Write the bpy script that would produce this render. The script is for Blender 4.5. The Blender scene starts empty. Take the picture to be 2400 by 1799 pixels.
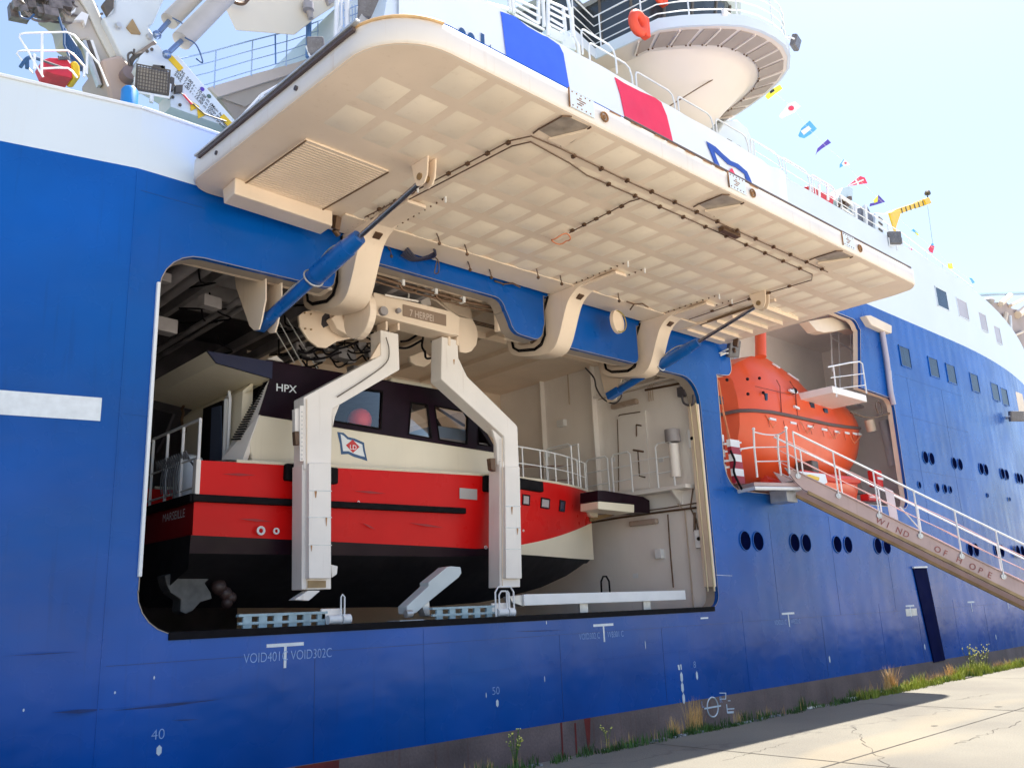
import bpy, math, random
from mathutils import Vector, Matrix
from mathutils.geometry import tessellate_polygon
random.seed(7)
PI = math.pi
scene = bpy.context.scene
COL = scene.collection

# ------------------------------------------------------------------ camera
# the person with the camera stands on the quay 12.5 m off the hull (plane y=0), eye 1.65 m up
FPX, CX, CY = 2050.0, 1200.0, 899.5
CAM = Vector((0.0, -12.5, 1.65))
_vx = Vector((3480 - CX, 1335 - CY, FPX)).normalized()
_h = Vector((2480 - CX, 1335 + 41.5 - CY, FPX))
_up = _vx.cross(_h).normalized()
if _up.y > 0: _up = -_up
_vy = _up.cross(_vx)
ROT = Matrix((_vx, _vy, _up))            # camera axes (x right, y down, z forward) -> world
cam_d = bpy.data.cameras.new('camera'); cam = bpy.data.objects.new('camera', cam_d); COL.objects.link(cam)
cam_d.sensor_width = 36.0; cam_d.lens = 36.0 * FPX / 2400.0
cam_d.clip_start = 0.1; cam_d.clip_end = 8000
m3 = ROT @ Matrix(((1, 0, 0), (0, -1, 0), (0, 0, -1)))
cam.matrix_world = Matrix.Translation(CAM) @ m3.to_4x4()
scene.camera = cam

# ------------------------------------------------------------------ light
SUN = Vector((3.56, 0.80, 8.3)).normalized()     # towards the sun: high, just behind the hull plane
world = bpy.data.worlds.new('World'); scene.world = world; world.use_nodes = True
wn = world.node_tree.nodes; wl = world.node_tree.links
sky = wn.new('ShaderNodeTexSky'); sky.sky_type = 'NISHITA'; sky.sun_disc = False
sky.sun_elevation = math.asin(SUN.z); sky.sun_rotation = math.atan2(SUN.x, SUN.y)
sky.air_density = 1.0; sky.dust_density = 1.3; sky.ozone_density = 1.2
wl.new(sky.outputs[0], wn['Background'].inputs[0]); wn['Background'].inputs[1].default_value = 0.095
sd = bpy.data.lights.new('sun', 'SUN'); sd.energy = 5.0; sd.angle = math.radians(0.5); sd.color = (1.0, 0.93, 0.82)
so = bpy.data.objects.new('sun', sd); COL.objects.link(so); so.location = (0, 0, 60)
so.rotation_euler = SUN.to_track_quat('Z', 'Y').to_euler()
scene.view_settings.view_transform = 'Standard'; scene.view_settings.look = 'None'
scene.view_settings.gamma = 1.0; scene.view_settings.exposure = 1.5
scene.view_settings.use_curve_mapping = False
scene.render.engine = 'CYCLES'
scene.cycles.max_bounces = 8; scene.cycles.diffuse_bounces = 5

# ------------------------------------------------------------------ places measured along lines of sight
def ray(u, v): return ROT @ Vector((u - CX, v - CY, FPX))
def Yp(u, v, y=0.0):
    r = ray(u, v); return CAM + r * ((y - CAM.y) / r.y)
def Xp(u, v, x):
    r = ray(u, v); return CAM + r * ((x - CAM.x) / r.x)
def Zp(u, v, z):
    r = ray(u, v); return CAM + r * ((z - CAM.z) / r.z)

# ------------------------------------------------------------------ materials
def lin(c):
    return tuple(((x / 255.0) / 12.92 if x / 255.0 <= 0.04045 else (((x / 255.0) + 0.055) / 1.055) ** 2.4) for x in c)
MATS = {}
def mat(name, col, rough=0.5, metal=0.0, var=0.08, scale=1.2, bump=0.0, bscale=20.0, streak=0.0, scol=(0.25, 0.11, 0.05),
        spec=0.5, trans=0.0, fine=0.0, wash=0.0, wcol=(0.3, 0.3, 0.3), coat=0.0, panel=0.0, frames=0.0):
    """painted / weathered surface: broad tone drift, optional fine grain, vertical run-off streaks, scuffs and plate waviness"""
    if name in MATS: return MATS[name]
    m = bpy.data.materials.new(name); m.use_nodes = True
    N = m.node_tree.nodes; L = m.node_tree.links; b = N['Principled BSDF']
    geo = N.new('ShaderNodeNewGeometry')
    def noise(s, detail=4, mapping=None):
        n = N.new('ShaderNodeTexNoise'); n.inputs['Scale'].default_value = s; n.inputs['Detail'].default_value = detail
        if mapping:
            mp = N.new('ShaderNodeMapping'); mp.inputs['Scale'].default_value = mapping
            L.new(geo.outputs['Position'], mp.inputs[0]); L.new(mp.outputs[0], n.inputs['Vector'])
        else: L.new(geo.outputs['Position'], n.inputs['Vector'])
        return n.outputs['Fac']
    def ramp(fac, a, bb, ca=(0, 0, 0), cb=(1, 1, 1)):
        r = N.new('ShaderNodeValToRGB'); r.color_ramp.elements[0].position = a; r.color_ramp.elements[1].position = bb
        r.color_ramp.elements[0].color = (*ca, 1); r.color_ramp.elements[1].color = (*cb, 1)
        L.new(fac, r.inputs[0]); return r.outputs[0]
    def mix(fac, a, bb, t='MIX'):
        x = N.new('ShaderNodeMixRGB'); x.blend_type = t
        for i, q in ((0, fac), (1, a), (2, bb)):
            if isinstance(q, (int, float)): x.inputs[i].default_value = q
            elif isinstance(q, tuple): x.inputs[i].default_value = (*q[:3], 1)
            else: L.new(q, x.inputs[i])
        return x.outputs[0]
    lo = tuple(max(0, c * (1 - var)) for c in col); hi = tuple(min(1, c * (1 + var)) for c in col)
    c = ramp(noise(scale), 0.3, 0.7, lo, hi)
    if fine: c = mix(fine, c, ramp(noise(scale * 25, 6), 0.25, 0.75, (0.35,) * 3, (1.0,) * 3), 'MULTIPLY')
    if wash:
        w = ramp(noise(scale * 0.8, 2.5, (.55, .55, 1.5)), 0.50, 0.78); c = mix(mix(1.0, w, (wash,) * 3, 'MULTIPLY'), c, wcol)
    if streak:
        s = ramp(noise(3.0, 5, (4.0, 4.0, 0.22)), 0.60, 0.78); c = mix(mix(1.0, s, (streak,) * 3, 'MULTIPLY'), c, scol)
    L.new(c, b.inputs['Base Color'])
    b.inputs['Metallic'].default_value = metal
    b.inputs['Specular IOR Level'].default_value = spec
    b.inputs['Coat Weight'].default_value = coat; b.inputs['Coat Roughness'].default_value = 0.15
    if trans: b.inputs['Transmission Weight'].default_value = trans
    rr = ramp(noise(scale * 2.3), 0.3, 0.7, (max(0.02, rough - 0.07),) * 3, (min(1, rough + 0.07),) * 3)
    L.new(rr, b.inputs['Roughness'])
    if bump or panel:
        h = None
        if bump: h = mix(1.0, noise(bscale, 6), (bump,) * 3, 'MULTIPLY')
        if panel:
            p = mix(1.0, noise(1.1, 2, (1, 1, 1.3)), (panel,) * 3, 'MULTIPLY'); h = mix(1.0, h, p, 'ADD') if h else p
        if frames:
            wv = N.new('ShaderNodeTexWave'); wv.bands_direction = 'X'; wv.inputs['Scale'].default_value = 0.45; wv.inputs['Distortion'].default_value = 0.6; wv.inputs['Detail'].default_value = 1.0; L.new(geo.outputs['Position'], wv.inputs['Vector'])
            wm_ = mix(1.0, wv.outputs['Fac'], ramp(noise(0.5), 0.35, 0.7), 'MULTIPLY'); h = mix(1.0, h, mix(1.0, wm_, (frames,) * 3, 'MULTIPLY'), 'ADD')
        bn = N.new('ShaderNodeBump'); bn.inputs['Strength'].default_value = 1.0; bn.inputs['Distance'].default_value = 0.02
        L.new(h, bn.inputs['Height']); L.new(bn.outputs[0], b.inputs['Normal'])
    MATS[name] = m; return m

M = {}
M['blue'] = mat('hull_blue_paint', (0.0002, 0.082, 0.385), 0.27, var=0.22, scale=0.35, panel=0.9, frames=0.35, wash=0.28, wcol=(0.001, 0.14, 0.46), streak=0.30, scol=(0.004, 0.035, 0.15), spec=0.32)
M['white'] = mat('hull_white_paint', (0.68, 0.755, 0.835), 0.4, var=0.03, scale=0.4, panel=0.6, streak=0.06, scol=(0.5, 0.4, 0.3))
M['boot'] = mat('boot_topping_paint', (0.23, 0.155, 0.135), 0.75, var=0.35, scale=0.9, fine=0.4, streak=0.7, scol=(0.16, 0.05, 0.03), bump=0.3)
M['boot_red'] = mat('rusty_red_patch', (0.26, 0.03, 0.02), 0.8, var=0.4, scale=2, fine=0.5)
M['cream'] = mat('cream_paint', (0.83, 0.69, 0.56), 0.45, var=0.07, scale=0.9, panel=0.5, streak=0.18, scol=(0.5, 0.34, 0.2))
M['creamd'] = mat('cream_paint_greyed', (0.80, 0.67, 0.54), 0.5, var=0.07, scale=0.9, panel=0.3)
M['lit_cell'] = mat('cream_lit_plate_field', (0.92, 0.81, 0.67), 0.42, var=0.09, scale=0.8, wash=0.35, wcol=(0.70, 0.55, 0.40), streak=0.15, scol=(0.5, 0.36, 0.24))  # paler cream puts the light on bulging door plates into the colour
M['bay'] = mat('bay_wall_paint', (0.87, 0.83, 0.80), 0.5, var=0.08, scale=0.5, streak=0.08, scol=(0.4, 0.3, 0.22), panel=0.25)
M['dark'] = mat('dark_fitting_and_bay_shade', (0.065, 0.058, 0.072), 0.7, var=0.4, scale=1.2)  # dark grey fittings; on aft bay walls and ceiling it paints unlit depth
M['duct'] = mat('grey_duct_metal', (0.34, 0.32, 0.34), 0.5, metal=0.0, var=0.25, scale=2)
M['black'] = mat('black_rubber', (0.008, 0.007, 0.009), 0.75, var=0.3, scale=4, spec=0.12)
M['pipe'] = mat('bronze_pipe', (0.13, 0.075, 0.045), 0.45, metal=0.4, var=0.2, scale=5)
M['steel'] = mat('chromed_rod', (0.30, 0.28, 0.32), 0.22, metal=0.9, var=0.1, scale=4)
M['galv'] = mat('galvanised_steel', (0.55, 0.56, 0.57), 0.4, metal=0.5, var=0.15, scale=6)
M['cylblue'] = mat('blue_cylinder_paint', (0.004, 0.10, 0.40), 0.32, var=0.15, scale=3, streak=0.1, scol=(0.02, 0.05, 0.15), coat=0.3)
M['legwhite'] = mat('davit_white_paint', (0.84, 0.80, 0.77), 0.42, var=0.06, scale=1.0, streak=0.28, scol=(0.45, 0.36, 0.30))
M['red'] = mat('boat_red_paint', (0.66, 0.008, 0.008), 0.32, var=0.08, scale=0.8, spec=0.16, panel=0.3)
M['boatcream'] = mat('boat_cream_paint', (0.82, 0.75, 0.60), 0.35, var=0.05, scale=0.8, streak=.12, scol=(.45, .36, .25))
M['navy'] = mat('boat_navy_paint', (0.020, 0.022, 0.060), 0.32, var=0.2, scale=1.5, spec=0.3)
M['maroon'] = mat('boat_dark_band_paint', (0.016, 0.006, 0.012), 0.35, var=0.25, scale=1.5, spec=0.14)
M['bottom'] = mat('black_antifouling', (0.008, 0.007, 0.009), 0.6, var=0.4, scale=1.5)
M['glass'] = mat('dark_window_glass', (0.012, 0.035, 0.075), 0.15, var=0.3, scale=2, spec=0.25)
M['bridgeglass'] = mat('bridge_window_glass', (0.055, 0.065, 0.08), 0.12, var=0.3, scale=0.6, spec=0.7)
M['palewin'] = mat('pale_window_blind', (0.42, 0.38, 0.40), 0.2, var=0.1, scale=1)
M['port'] = mat('porthole_glass', (0.002, 0.004, 0.028), 0.6, var=0.3, scale=3, spec=0.0)
M['orange'] = mat('lifeboat_orange', (0.80, 0.10, 0.025), 0.38, var=0.07, scale=0.8, panel=0.5, coat=0.15)
M['redbox'] = mat('signal_red_paint', (0.60, 0.02, 0.02), 0.4, var=0.12, scale=3)
M['yellow'] = mat('safety_yellow', (0.80, 0.52, 0.02), 0.4, var=0.1, scale=3)
M['rail'] = mat('white_rail_paint', (0.79, 0.81, 0.84), 0.35, var=0.04, scale=3)
M['grey'] = mat('grey_floodlight_glass', (0.13, 0.13, 0.15), 0.25, var=0.2, scale=8)
M['grate'] = mat('lamp_guard', (0.10, 0.085, 0.075), 0.5, var=0.2, scale=8)
M['textfaint'] = mat('lettering_pale_blue', (0.30, 0.46, 0.78), 0.5, var=0.2, scale=9)
M['textblue'] = mat('lettering_navy', (0.03, 0.09, 0.22), 0.4, var=0.05)
M['textdark'] = mat('lettering_black', (0.02, 0.02, 0.025), 0.5, var=0.05)
M['textwhite'] = mat('draught_mark_white', (0.78, 0.82, 0.86), 0.5, var=0.08, scale=9)
M['textred'] = mat('lettering_red', (0.55, 0.03, 0.03), 0.5, var=0.1)
M['texttan'] = mat('lettering_brown', (0.30, 0.08, 0.07), 0.5, var=0.2)
M['alu'] = mat('gangway_aluminium', (0.50, 0.37, 0.36), 0.5, metal=0.15, var=0.12, scale=1.5, streak=0.3, scol=(0.35, 0.24, 0.2))
M['wood'] = mat('ochre_edge', (0.36, 0.25, 0.13), 0.7, var=0.25, scale=3)
M['rust'] = mat('rusty_steel', (0.30, 0.15, 0.06), 0.8, var=0.5, scale=8, fine=0.4)
M['deck'] = mat('deck_green_paint', (0.10, 0.16, 0.14), 0.6, var=0.2, scale=2)
M['cloth'] = mat('banner_white_cloth', (0.80, 0.84, 0.88), 0.6, var=0.02, scale=1)
M['clothblue'] = mat('banner_blue_cloth', (0.045, 0.14, 0.80), 0.55, var=0.06, scale=1.5)
M['clothred'] = mat('banner_red_cloth', (0.82, 0.03, 0.10), 0.55, var=0.06, scale=1.5)
M['emblem'] = mat('banner_emblem_blue', (0.02, 0.08, 0.42), 0.55, var=0.06, scale=2)
M['canister'] = mat('raft_canister_grp', (0.62, 0.68, 0.74), 0.35, var=0.05, scale=2)
M['rope'] = mat('grey_rope', (0.12, 0.13, 0.15), 0.8, var=0.3, scale=14)
M['lightblue'] = mat('pale_blue_paint', (0.10, 0.42, 0.85), 0.6)
M['violet'] = mat('flag_violet_blue', (0.10, 0.05, 0.42), 0.6)

# ------------------------------------------------------------------ mesh helpers
ORG = {}
class MB:
    def __init__(s): s.v = []; s.f = []
    def add(s, vs, fs):
        n = len(s.v); s.v += [Vector(p) for p in vs]; s.f += [[i + n for i in f] for f in fs]; return s
    def box(s, lo, hi):
        x0, y0, z0 = lo; x1, y1, z1 = hi
        return s.add([(x0, y0, z0), (x1, y0, z0), (x1, y1, z0), (x0, y1, z0), (x0, y0, z1), (x1, y0, z1), (x1, y1, z1), (x0, y1, z1)],
                     [[0, 3, 2, 1], [4, 5, 6, 7], [0, 1, 5, 4], [1, 2, 6, 5], [2, 3, 7, 6], [3, 0, 4, 7]])
    def obox(s, c, a, b, d):
        c, a, b, d = map(Vector, (c, a, b, d)); vs = []
        for k in (-1, 1):
            for (i, j) in ((-1, -1), (1, -1), (1, 1), (-1, 1)): vs.append(c + a * i + b * j + d * k)
        return s.add(vs, [[0, 3, 2, 1], [4, 5, 6, 7], [0, 1, 5, 4], [1, 2, 6, 5], [2, 3, 7, 6], [3, 0, 4, 7]])
    def beam(s, p, q, w, h, up=(0, 0, 1)):
        p, q = Vector(p), Vector(q); d = (q - p); t = d.normalized(); u = Vector(up)
        side = t.cross(u)
        if side.length < 1e-4: side = t.cross(Vector((1, 0, 0)))
        side.normalize(); u2 = side.cross(t)
        return s.obox((p + q) / 2, d / 2, side * w / 2, u2 * h / 2)
    def tube(s, pts, r, n=8, closed=False):
        pts = [Vector(p) for p in pts]; k = len(pts); rings = []; prev = None
        for i, p in enumerate(pts):
            if closed: t = (pts[(i + 1) % k] - pts[i - 1])
            else: t = pts[min(i + 1, k - 1)] - pts[max(i - 1, 0)]
            t.normalize()
            if prev is None:
                a = t.cross(Vector((0, 0, 1)))
                if a.length < 0.05: a = t.cross(Vector((1, 0, 0)))
            else: a = prev - t * prev.dot(t)
            a.normalize(); prev = a; b = t.cross(a)
            rr = r[i] if isinstance(r, (list, tuple)) else r
            rings.append([p + (a * math.cos(2 * PI * j / n) + b * math.sin(2 * PI * j / n)) * rr for j in range(n)])
        vs = [q for rg in rings for q in rg]; fs = []
        for i in range(k if closed else k - 1):
            i2 = (i + 1) % k
            for j in range(n): fs.append([i * n + j, i * n + (j + 1) % n, i2 * n + (j + 1) % n, i2 * n + j])
        if not closed: fs += [list(range(n))[::-1], [(k - 1) * n + j for j in range(n)]]
        return s.add(vs, fs)
    def cone(s, p, q, r0, r1, n=16): return s.tube([p, q], [r0, r1], n)
    def prism(s, pts, ext):
        pts = [Vector(p) for p in pts]; e = Vector(ext); n = len(pts)
        tri = tessellate_polygon([pts])
        fs = [list(t) for t in tri] + [[i + n for i in t[::-1]] for t in tri]
        return s.add(pts + [p + e for p in pts], fs + [[i, (i + 1) % n, (i + 1) % n + n, i + n] for i in range(n)])
    def holed(s, loops, f3, ext):
        """flat plate with holes: loops of 2-D points, f3 maps them to space, ext is the thickness"""
        flat = [Vector((p[0], p[1], 0)) for lp in loops for p in lp]
        tri = tessellate_polygon([[Vector((p[0], p[1], 0)) for p in lp] for lp in loops])
        pts = [Vector(f3(p.x, p.y)) for p in flat]; n = len(pts); e = Vector(ext)
        fs = [list(t) for t in tri] + [[i + n for i in t[::-1]] for t in tri]
        o = 0
        for lp in loops:
            k = len(lp)
            for i in range(k): a, b = o + i, o + (i + 1) % k; fs.append([a, b, b + n, a + n])
            o += k
        return s.add(pts + [p + e for p in pts], fs)
    def grid(s, rows, close=False):
        n = len(rows[0]); vs = [p for r in rows for p in r]; fs = []
        for i in range(len(rows) - 1):
            for j in range(n if close else n - 1):
                j2 = (j + 1) % n; fs.append([i * n + j, i * n + j2, (i + 1) * n + j2, (i + 1) * n + j])
        return s.add(vs, fs)
    def ball(s, c, r, n=12, m=8, squash=(1, 1, 1)):
        c = Vector(c); rows = []
        for i in range(m + 1):
            a = -PI / 2 + PI * i / m
            rows.append([c + Vector((math.cos(a) * math.cos(2 * PI * j / n) * r * squash[0], math.cos(a) * math.sin(2 * PI * j / n) * r * squash[1], math.sin(a) * r * squash[2])) for j in range(n)])
        return s.grid(rows, True)

def raw(name, mb, m, origin, smooth=False, bevel=0.0):
    me = bpy.data.meshes.new(name); o3 = Vector(origin)
    me.from_pydata([tuple(v - o3) for v in mb.v], [], mb.f); me.validate(); 
    import bmesh
    bm = bmesh.new(); bm.from_mesh(me); bmesh.ops.recalc_face_normals(bm, faces=bm.faces); bm.to_mesh(me); bm.free()
    me.materials.append(M[m] if isinstance(m, str) else m)
    if smooth:
        me.polygons.foreach_set('use_smooth', [True] * len(me.polygons))
    o = bpy.data.objects.new(name, me); COL.objects.link(o)
    if smooth:
        try:
            me.set_sharp_from_angle(angle=math.radians(38))
        except Exception: pass
    if bevel:
        b = o.modifiers.new('bevel', 'BEVEL'); b.width = bevel; b.segments = 2; b.limit_method = 'ANGLE'; b.angle_limit = math.radians(35); b.harden_normals = False
    return o
def part(name, mb, m, parent, smooth=False, bevel=0.0, label=None, kind=None):
    og = ORG[parent.name]; o = raw(name, mb, m, og, smooth, bevel); o.parent = parent; ORG[o.name] = og
    if label: o['label'] = label
    if kind: o['kind'] = kind
    return o
def thing(name, label, cat, loc=(0, 0, 0), group=None):
    o = bpy.data.objects.new(name, None); COL.objects.link(o); o.location = loc; o.empty_display_size = 0.2
    o['label'] = label; o['category'] = cat
    if group: o['group'] = group
    ORG[o.name] = Vector(loc); return o
def single(name, mb, m, label, cat, group=None, smooth=False, bevel=0.0, kind=None):
    xs = [v.x for v in mb.v]; ys = [v.y for v in mb.v]; zs = [v.z for v in mb.v]
    og = Vector(((min(xs) + max(xs)) / 2, (min(ys) + max(ys)) / 2, min(zs)))
    o = raw(name, mb, m, og, smooth, bevel); o.location = og; ORG[o.name] = og
    o['label'] = label; o['category'] = cat
    if group: o['group'] = group
    if kind: o['kind'] = kind
    return o
def struct(name, mb, m, smooth=False):
    o = raw(name, mb, m, (0, 0, 0), smooth); o['kind'] = 'structure'; ORG[o.name] = Vector((0, 0, 0)); return o
def text(s, org, xd, ud, size, m, name, parent, thick=0.004, sx=1.0, bold=0.0, label=None):
    cu = bpy.data.curves.new('t', 'FONT'); cu.body = s; cu.size = 1.0; cu.extrude = 0.0; cu.offset = bold
    to = bpy.data.objects.new('t', cu); COL.objects.link(to)
    dg = bpy.context.evaluated_depsgraph_get(); me0 = to.evaluated_get(dg).to_mesh()
    xd, ud = Vector(xd).normalized(), Vector(ud).normalized(); n = xd.cross(ud); mb = MB()
    mb.add([Vector(org) + xd * v.co.x * size * sx + ud * v.co.y * size for v in me0.vertices], [list(p.vertices) for p in me0.polygons])
    to.to_mesh_clear(); bpy.data.objects.remove(to); bpy.data.curves.remove(cu)
    return part(name, mb, m, parent, label=label)
def copy_tree(o, loc, label=None, rz=0.0, group=None):
    c = o.copy(); COL.objects.link(c); c.location = loc; c.rotation_euler = (0, 0, rz)
    if label: c['label'] = label
    if group: c['group'] = group
    for ch in list(o.children):
        k = ch.copy(); COL.objects.link(k); k.parent = c
        for g in list(ch.children):
            q = g.copy(); COL.objects.link(q); q.parent = k
    return c
def arc(cx, cy, r, a0, a1, n=6):
    return [(cx + r * math.cos(math.radians(a0 + (a1 - a0) * i / n)), cy + r * math.sin(math.radians(a0 + (a1 - a0) * i / n))) for i in range(n + 1)]
def curve_pts(pts, n=6):
    """Catmull-Rom through the points"""
    P = [Vector(p) for p in pts]; P = [P[0] * 2 - P[1]] + P + [P[-1] * 2 - P[-2]]; out = []
    for i in range(1, len(P) - 2):
        for k in range(n):
            t = k / n; a, b, c, d = P[i - 1], P[i], P[i + 1], P[i + 2]
            out.append(0.5 * ((2 * b) + (c - a) * t + (2 * a - 5 * b + 4 * c - d) * t * t + (3 * b - a - 3 * c + d) * t ** 3))
    out.append(P[-2]); return out
def railing(parent, top, h=1.05, levels=(1.0, 0.66, 0.33), step=1.5, r=0.022, m='rail', closed=False, down=(0, 0, -1), posts=True, label=None):
    """rails as one part, every post its own sub-part; top = polyline of the hand rail"""
    top = [Vector(p) for p in top]; dn = Vector(down)
    mb = MB()
    for lv in levels: mb.tube([p + dn * h * (1 - lv) for p in top], r if lv == 1.0 else r * 0.72, 6)
    ro = part('railing', mb, m, parent, smooth=True, label=label)
    L = [0]
    for i in range(1, len(top)): L.append(L[-1] + (top[i] - top[i - 1]).length)
    n = max(1, round(L[-1] / step))
    if not posts: return ro
    base = None
    for k in range(n + 1):
        d = L[-1] * k / n; i = 1
        while i < len(L) - 1 and L[i] < d: i += 1
        t = (d - L[i - 1]) / max(1e-6, L[i] - L[i - 1]); p = top[i - 1].lerp(top[i], t)
        if base is None:
            base = (part('post', MB().tube([p + Vector((0, 0, 0.01)), p + dn * h], r, 6), m, ro, smooth=True), p)
        else:
            c = base[0].copy(); COL.objects.link(c); c.parent = ro; c.location = p - base[1]
    return ro
# ================================================================== GROUND AND WATER
QY = -4.95                                # quay edge
wm = mat('harbour_water', (0.010, 0.030, 0.035), 0.08, var=0.3, scale=0.3, bump=1.5, bscale=1.5, spec=0.6)
struct('water', MB().box((-900, QY + 0.02, -2.6), (1500, 2500, -2.5)), wm)
qm = bpy.data.materials.new('quay_concrete'); qm.use_nodes = True; M['quay'] = qm
N = qm.node_tree.nodes; L = qm.node_tree.links; b = N['Principled BSDF']; geo = N.new('ShaderNodeNewGeometry')
def qn(s, d, mp=(1, 1, 1)):
    n = N.new('ShaderNodeTexNoise'); n.inputs['Scale'].default_value = s; n.inputs['Detail'].default_value = d
    q = N.new('ShaderNodeMapping'); q.inputs['Scale'].default_value = mp; L.new(geo.outputs['Position'], q.inputs[0]); L.new(q.outputs[0], n.inputs['Vector']); return n.outputs['Fac']
def qr(f, a, c0, bb, c1):
    r = N.new('ShaderNodeValToRGB'); r.color_ramp.elements[0].position = a; r.color_ramp.elements[1].position = bb
    r.color_ramp.elements[0].color = (*c0, 1); r.color_ramp.elements[1].color = (*c1, 1); L.new(f, r.inputs[0]); return r.outputs[0]
def qx(t, f, a, c):
    x = N.new('ShaderNodeMixRGB'); x.blend_type = t
    if isinstance(f, float): x.inputs[0].default_value = f
    else: L.new(f, x.inputs[0])
    for i, q in ((1, a), (2, c)):
        if isinstance(q, tuple): x.inputs[i].default_value = (*q, 1)
        else: L.new(q, x.inputs[i])
    return x.outputs[0]
c = qr(qn(0.5, 6), 0.35, (0.140, 0.130, 0.110), 0.68, (0.190, 0.178, 0.145))
c = qx('MULTIPLY', 0.45, c, qr(qn(60, 4), 0.3, (0.45, 0.45, 0.45), 0.62, (1, 1, 1)))
c = qx('MIX', qr(qn(0.22, 3, (0.5, 1.6, 1)), 0.60, (0, 0, 0), 0.66, (0.45, 0.45, 0.45)), c, (0.24, 0.20, 0.135))
v = N.new('ShaderNodeTexVoronoi'); v.feature = 'DISTANCE_TO_EDGE'; v.inputs['Scale'].default_value = 0.11; v.inputs['Randomness'].default_value = 1.0
nz = N.new('ShaderNodeTexNoise'); nz.inputs['Scale'].default_value = 1.7; nz.inputs['Detail'].default_value = 5; L.new(geo.outputs['Position'], nz.inputs['Vector'])
ad = N.new('ShaderNodeMixRGB'); ad.blend_type = 'ADD'; ad.inputs[0].default_value = 0.9; L.new(geo.outputs['Position'], ad.inputs[1]); L.new(nz.outputs['Color'], ad.inputs[2]); L.new(ad.outputs[0], v.inputs['Vector'])
c = qx('MIX', qr(v.outputs['Distance'], 0.0, (0.55, 0.55, 0.55), 0.0022, (0, 0, 0)), c, (0.06, 0.055, 0.05))
L.new(c, b.inputs['Base Color']); b.inputs['Roughness'].default_value = 0.9
bn = N.new('ShaderNodeBump'); bn.inputs['Distance'].default_value = 0.01; bn.inputs['Strength'].default_value = 0.6; L.new(qn(45, 8), bn.inputs['Height']); L.new(bn.outputs[0], b.inputs['Normal'])
struct('quay', MB().box((-400, -600, -6.0), (900, QY, 0.0)), qm)
struct('bounce_yard', MB().box((-400, -600, 0.0), (900, -10.2, 0.004)), mat('pale_bounce_concrete', (0.54, 0.49, 0.40), 0.9, var=0.1, scale=0.4, fine=0.3))  # unseen yard behind the camera, added to bounce sun under the door
# soft ochre patches lie in the quay colour as plain noise

# slab joints, cracks, stains and grit on the quay
random.seed(3)
jm = mat('joint_dirt', (0.055, 0.048, 0.04), 0.95, var=0.4, scale=6)
g = MB()
for xx in (9.0, 14.0, 19.0, 24.0, 29.0, 34.0): g.add([(xx, QY - .02, .003), (xx + .02, QY - .02, .003), (xx + .03, -10.2, .003), (xx, -10.2, .003)], [[0, 1, 2, 3]])
g.add([(2, -7.6, .0032), (40, -7.64, .0032), (40, -7.62, .0032), (2, -7.575, .0032)], [[0, 1, 2, 3]]); struct('quay_joint', g, jm)
def crack(p, q, n, amp, w):
    g = MB(); P_ = [Vector(p).lerp(Vector(q), i / n) + Vector(((random.random() - .5) * amp, (random.random() - .5) * amp, 0)) for i in range(n + 1)]; d = (Vector(q) - Vector(p)).normalized(); s_ = Vector((-d.y, d.x, 0)) * w
    L_ = [[a + s_ * (.3 + random.random()) + Vector((0, 0, .0036)), a - s_ * (.3 + random.random()) + Vector((0, 0, .0036))] for a in P_]; g.grid(L_); struct('quay_crack', g, jm)
crack(Zp(2240, 1742, 0), Zp(2400, 1690, 0), 26, .10, .005); crack(Zp(1990, 1700, 0), Zp(2080, 1799, 0), 20, .12, .004); crack(Zp(2230, 1640, 0), Zp(2330, 1625, 0), 16, .12, .006); crack(Zp(1700, 1780, 0), Zp(1850, 1740, 0), 18, .1, .004)
sm2 = mat('quay_stain', (0.085, 0.078, 0.065), 0.9, var=0.3, scale=5, fine=.4)
for (u, v_, r) in ((2190, 1700, .05), (2340, 1655, .06)):
    p = Zp(u, v_, 0.0); g = MB(); P_ = [(p.x + math.cos(a * PI / 9) * r * (.7 + .6 * random.random()), p.y + math.sin(a * PI / 9) * r * (.5 + .5 * random.random()), .0034) for a in range(18)]; g.add(P_, [list(range(18))]); struct('quay_stain', g, sm2)

# ================================================================== SHIP
ship = thing('ship', 'large blue and white offshore ship moored along the quay, boat bay open', 'ship', (12, 0, 0))
def hull_y(x):
    if x < 4.14: return 0.22 * (4.14 - x)
    if x > 36: return 0.0075 * (x - 36) ** 2
    return 0.0
BH = [(4.56, 2.1)] + arc(5.15, 2.12, 0.60, 180, 270) + [(17.75, 1.53)] + arc(17.85, 1.85, 0.32, 270, 360) + [(18.18, 6.45)] + arc(17.55, 6.52, 0.62, 0, 90)
BH += [(16.60, 7.15), (16.60, 8.18), (16.10, 8.18)] + [(15.86, 8.1), (15.86, 7.55)] + arc(15.66, 7.35, 0.20, 0, -90, 4)[0:] 
BH += [(13.42, 7.15), (13.42, 8.18), (12.74, 8.18), (12.74, 7.55)] + arc(12.40, 7.45, 0.30, 0, -90, 4)
BH += [(12.0, 7.17)] + arc(12.02, 7.47, 0.30, 270, 190, 4) + [(11.62, 7.62)] + arc(11.34, 7.60, 0.26, 5, 90, 4) + [(8.4, 7.88), (7.62, 7.88), (7.60, 7.45)] + arc(7.40, 7.35, 0.18, 0, -90, 4)
BH += [(5.40, 7.16)] + arc(5.22, 6.52, 0.64, 90, 180)
LR = [(18.98, 5.0)] + arc(19.65, 5.05, 0.66, 180, 270) + [(29.0, 4.39)] + arc(29.15, 4.80, 0.42, 270, 360) + [(29.6, 7.7)] + arc(29.3, 7.85, 0.3, 0, 90, 4) + [(27.28, 8.22), (27.85, 10.3)] + arc(27.4, 10.2, 0.4, 20, 90, 4)
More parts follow.
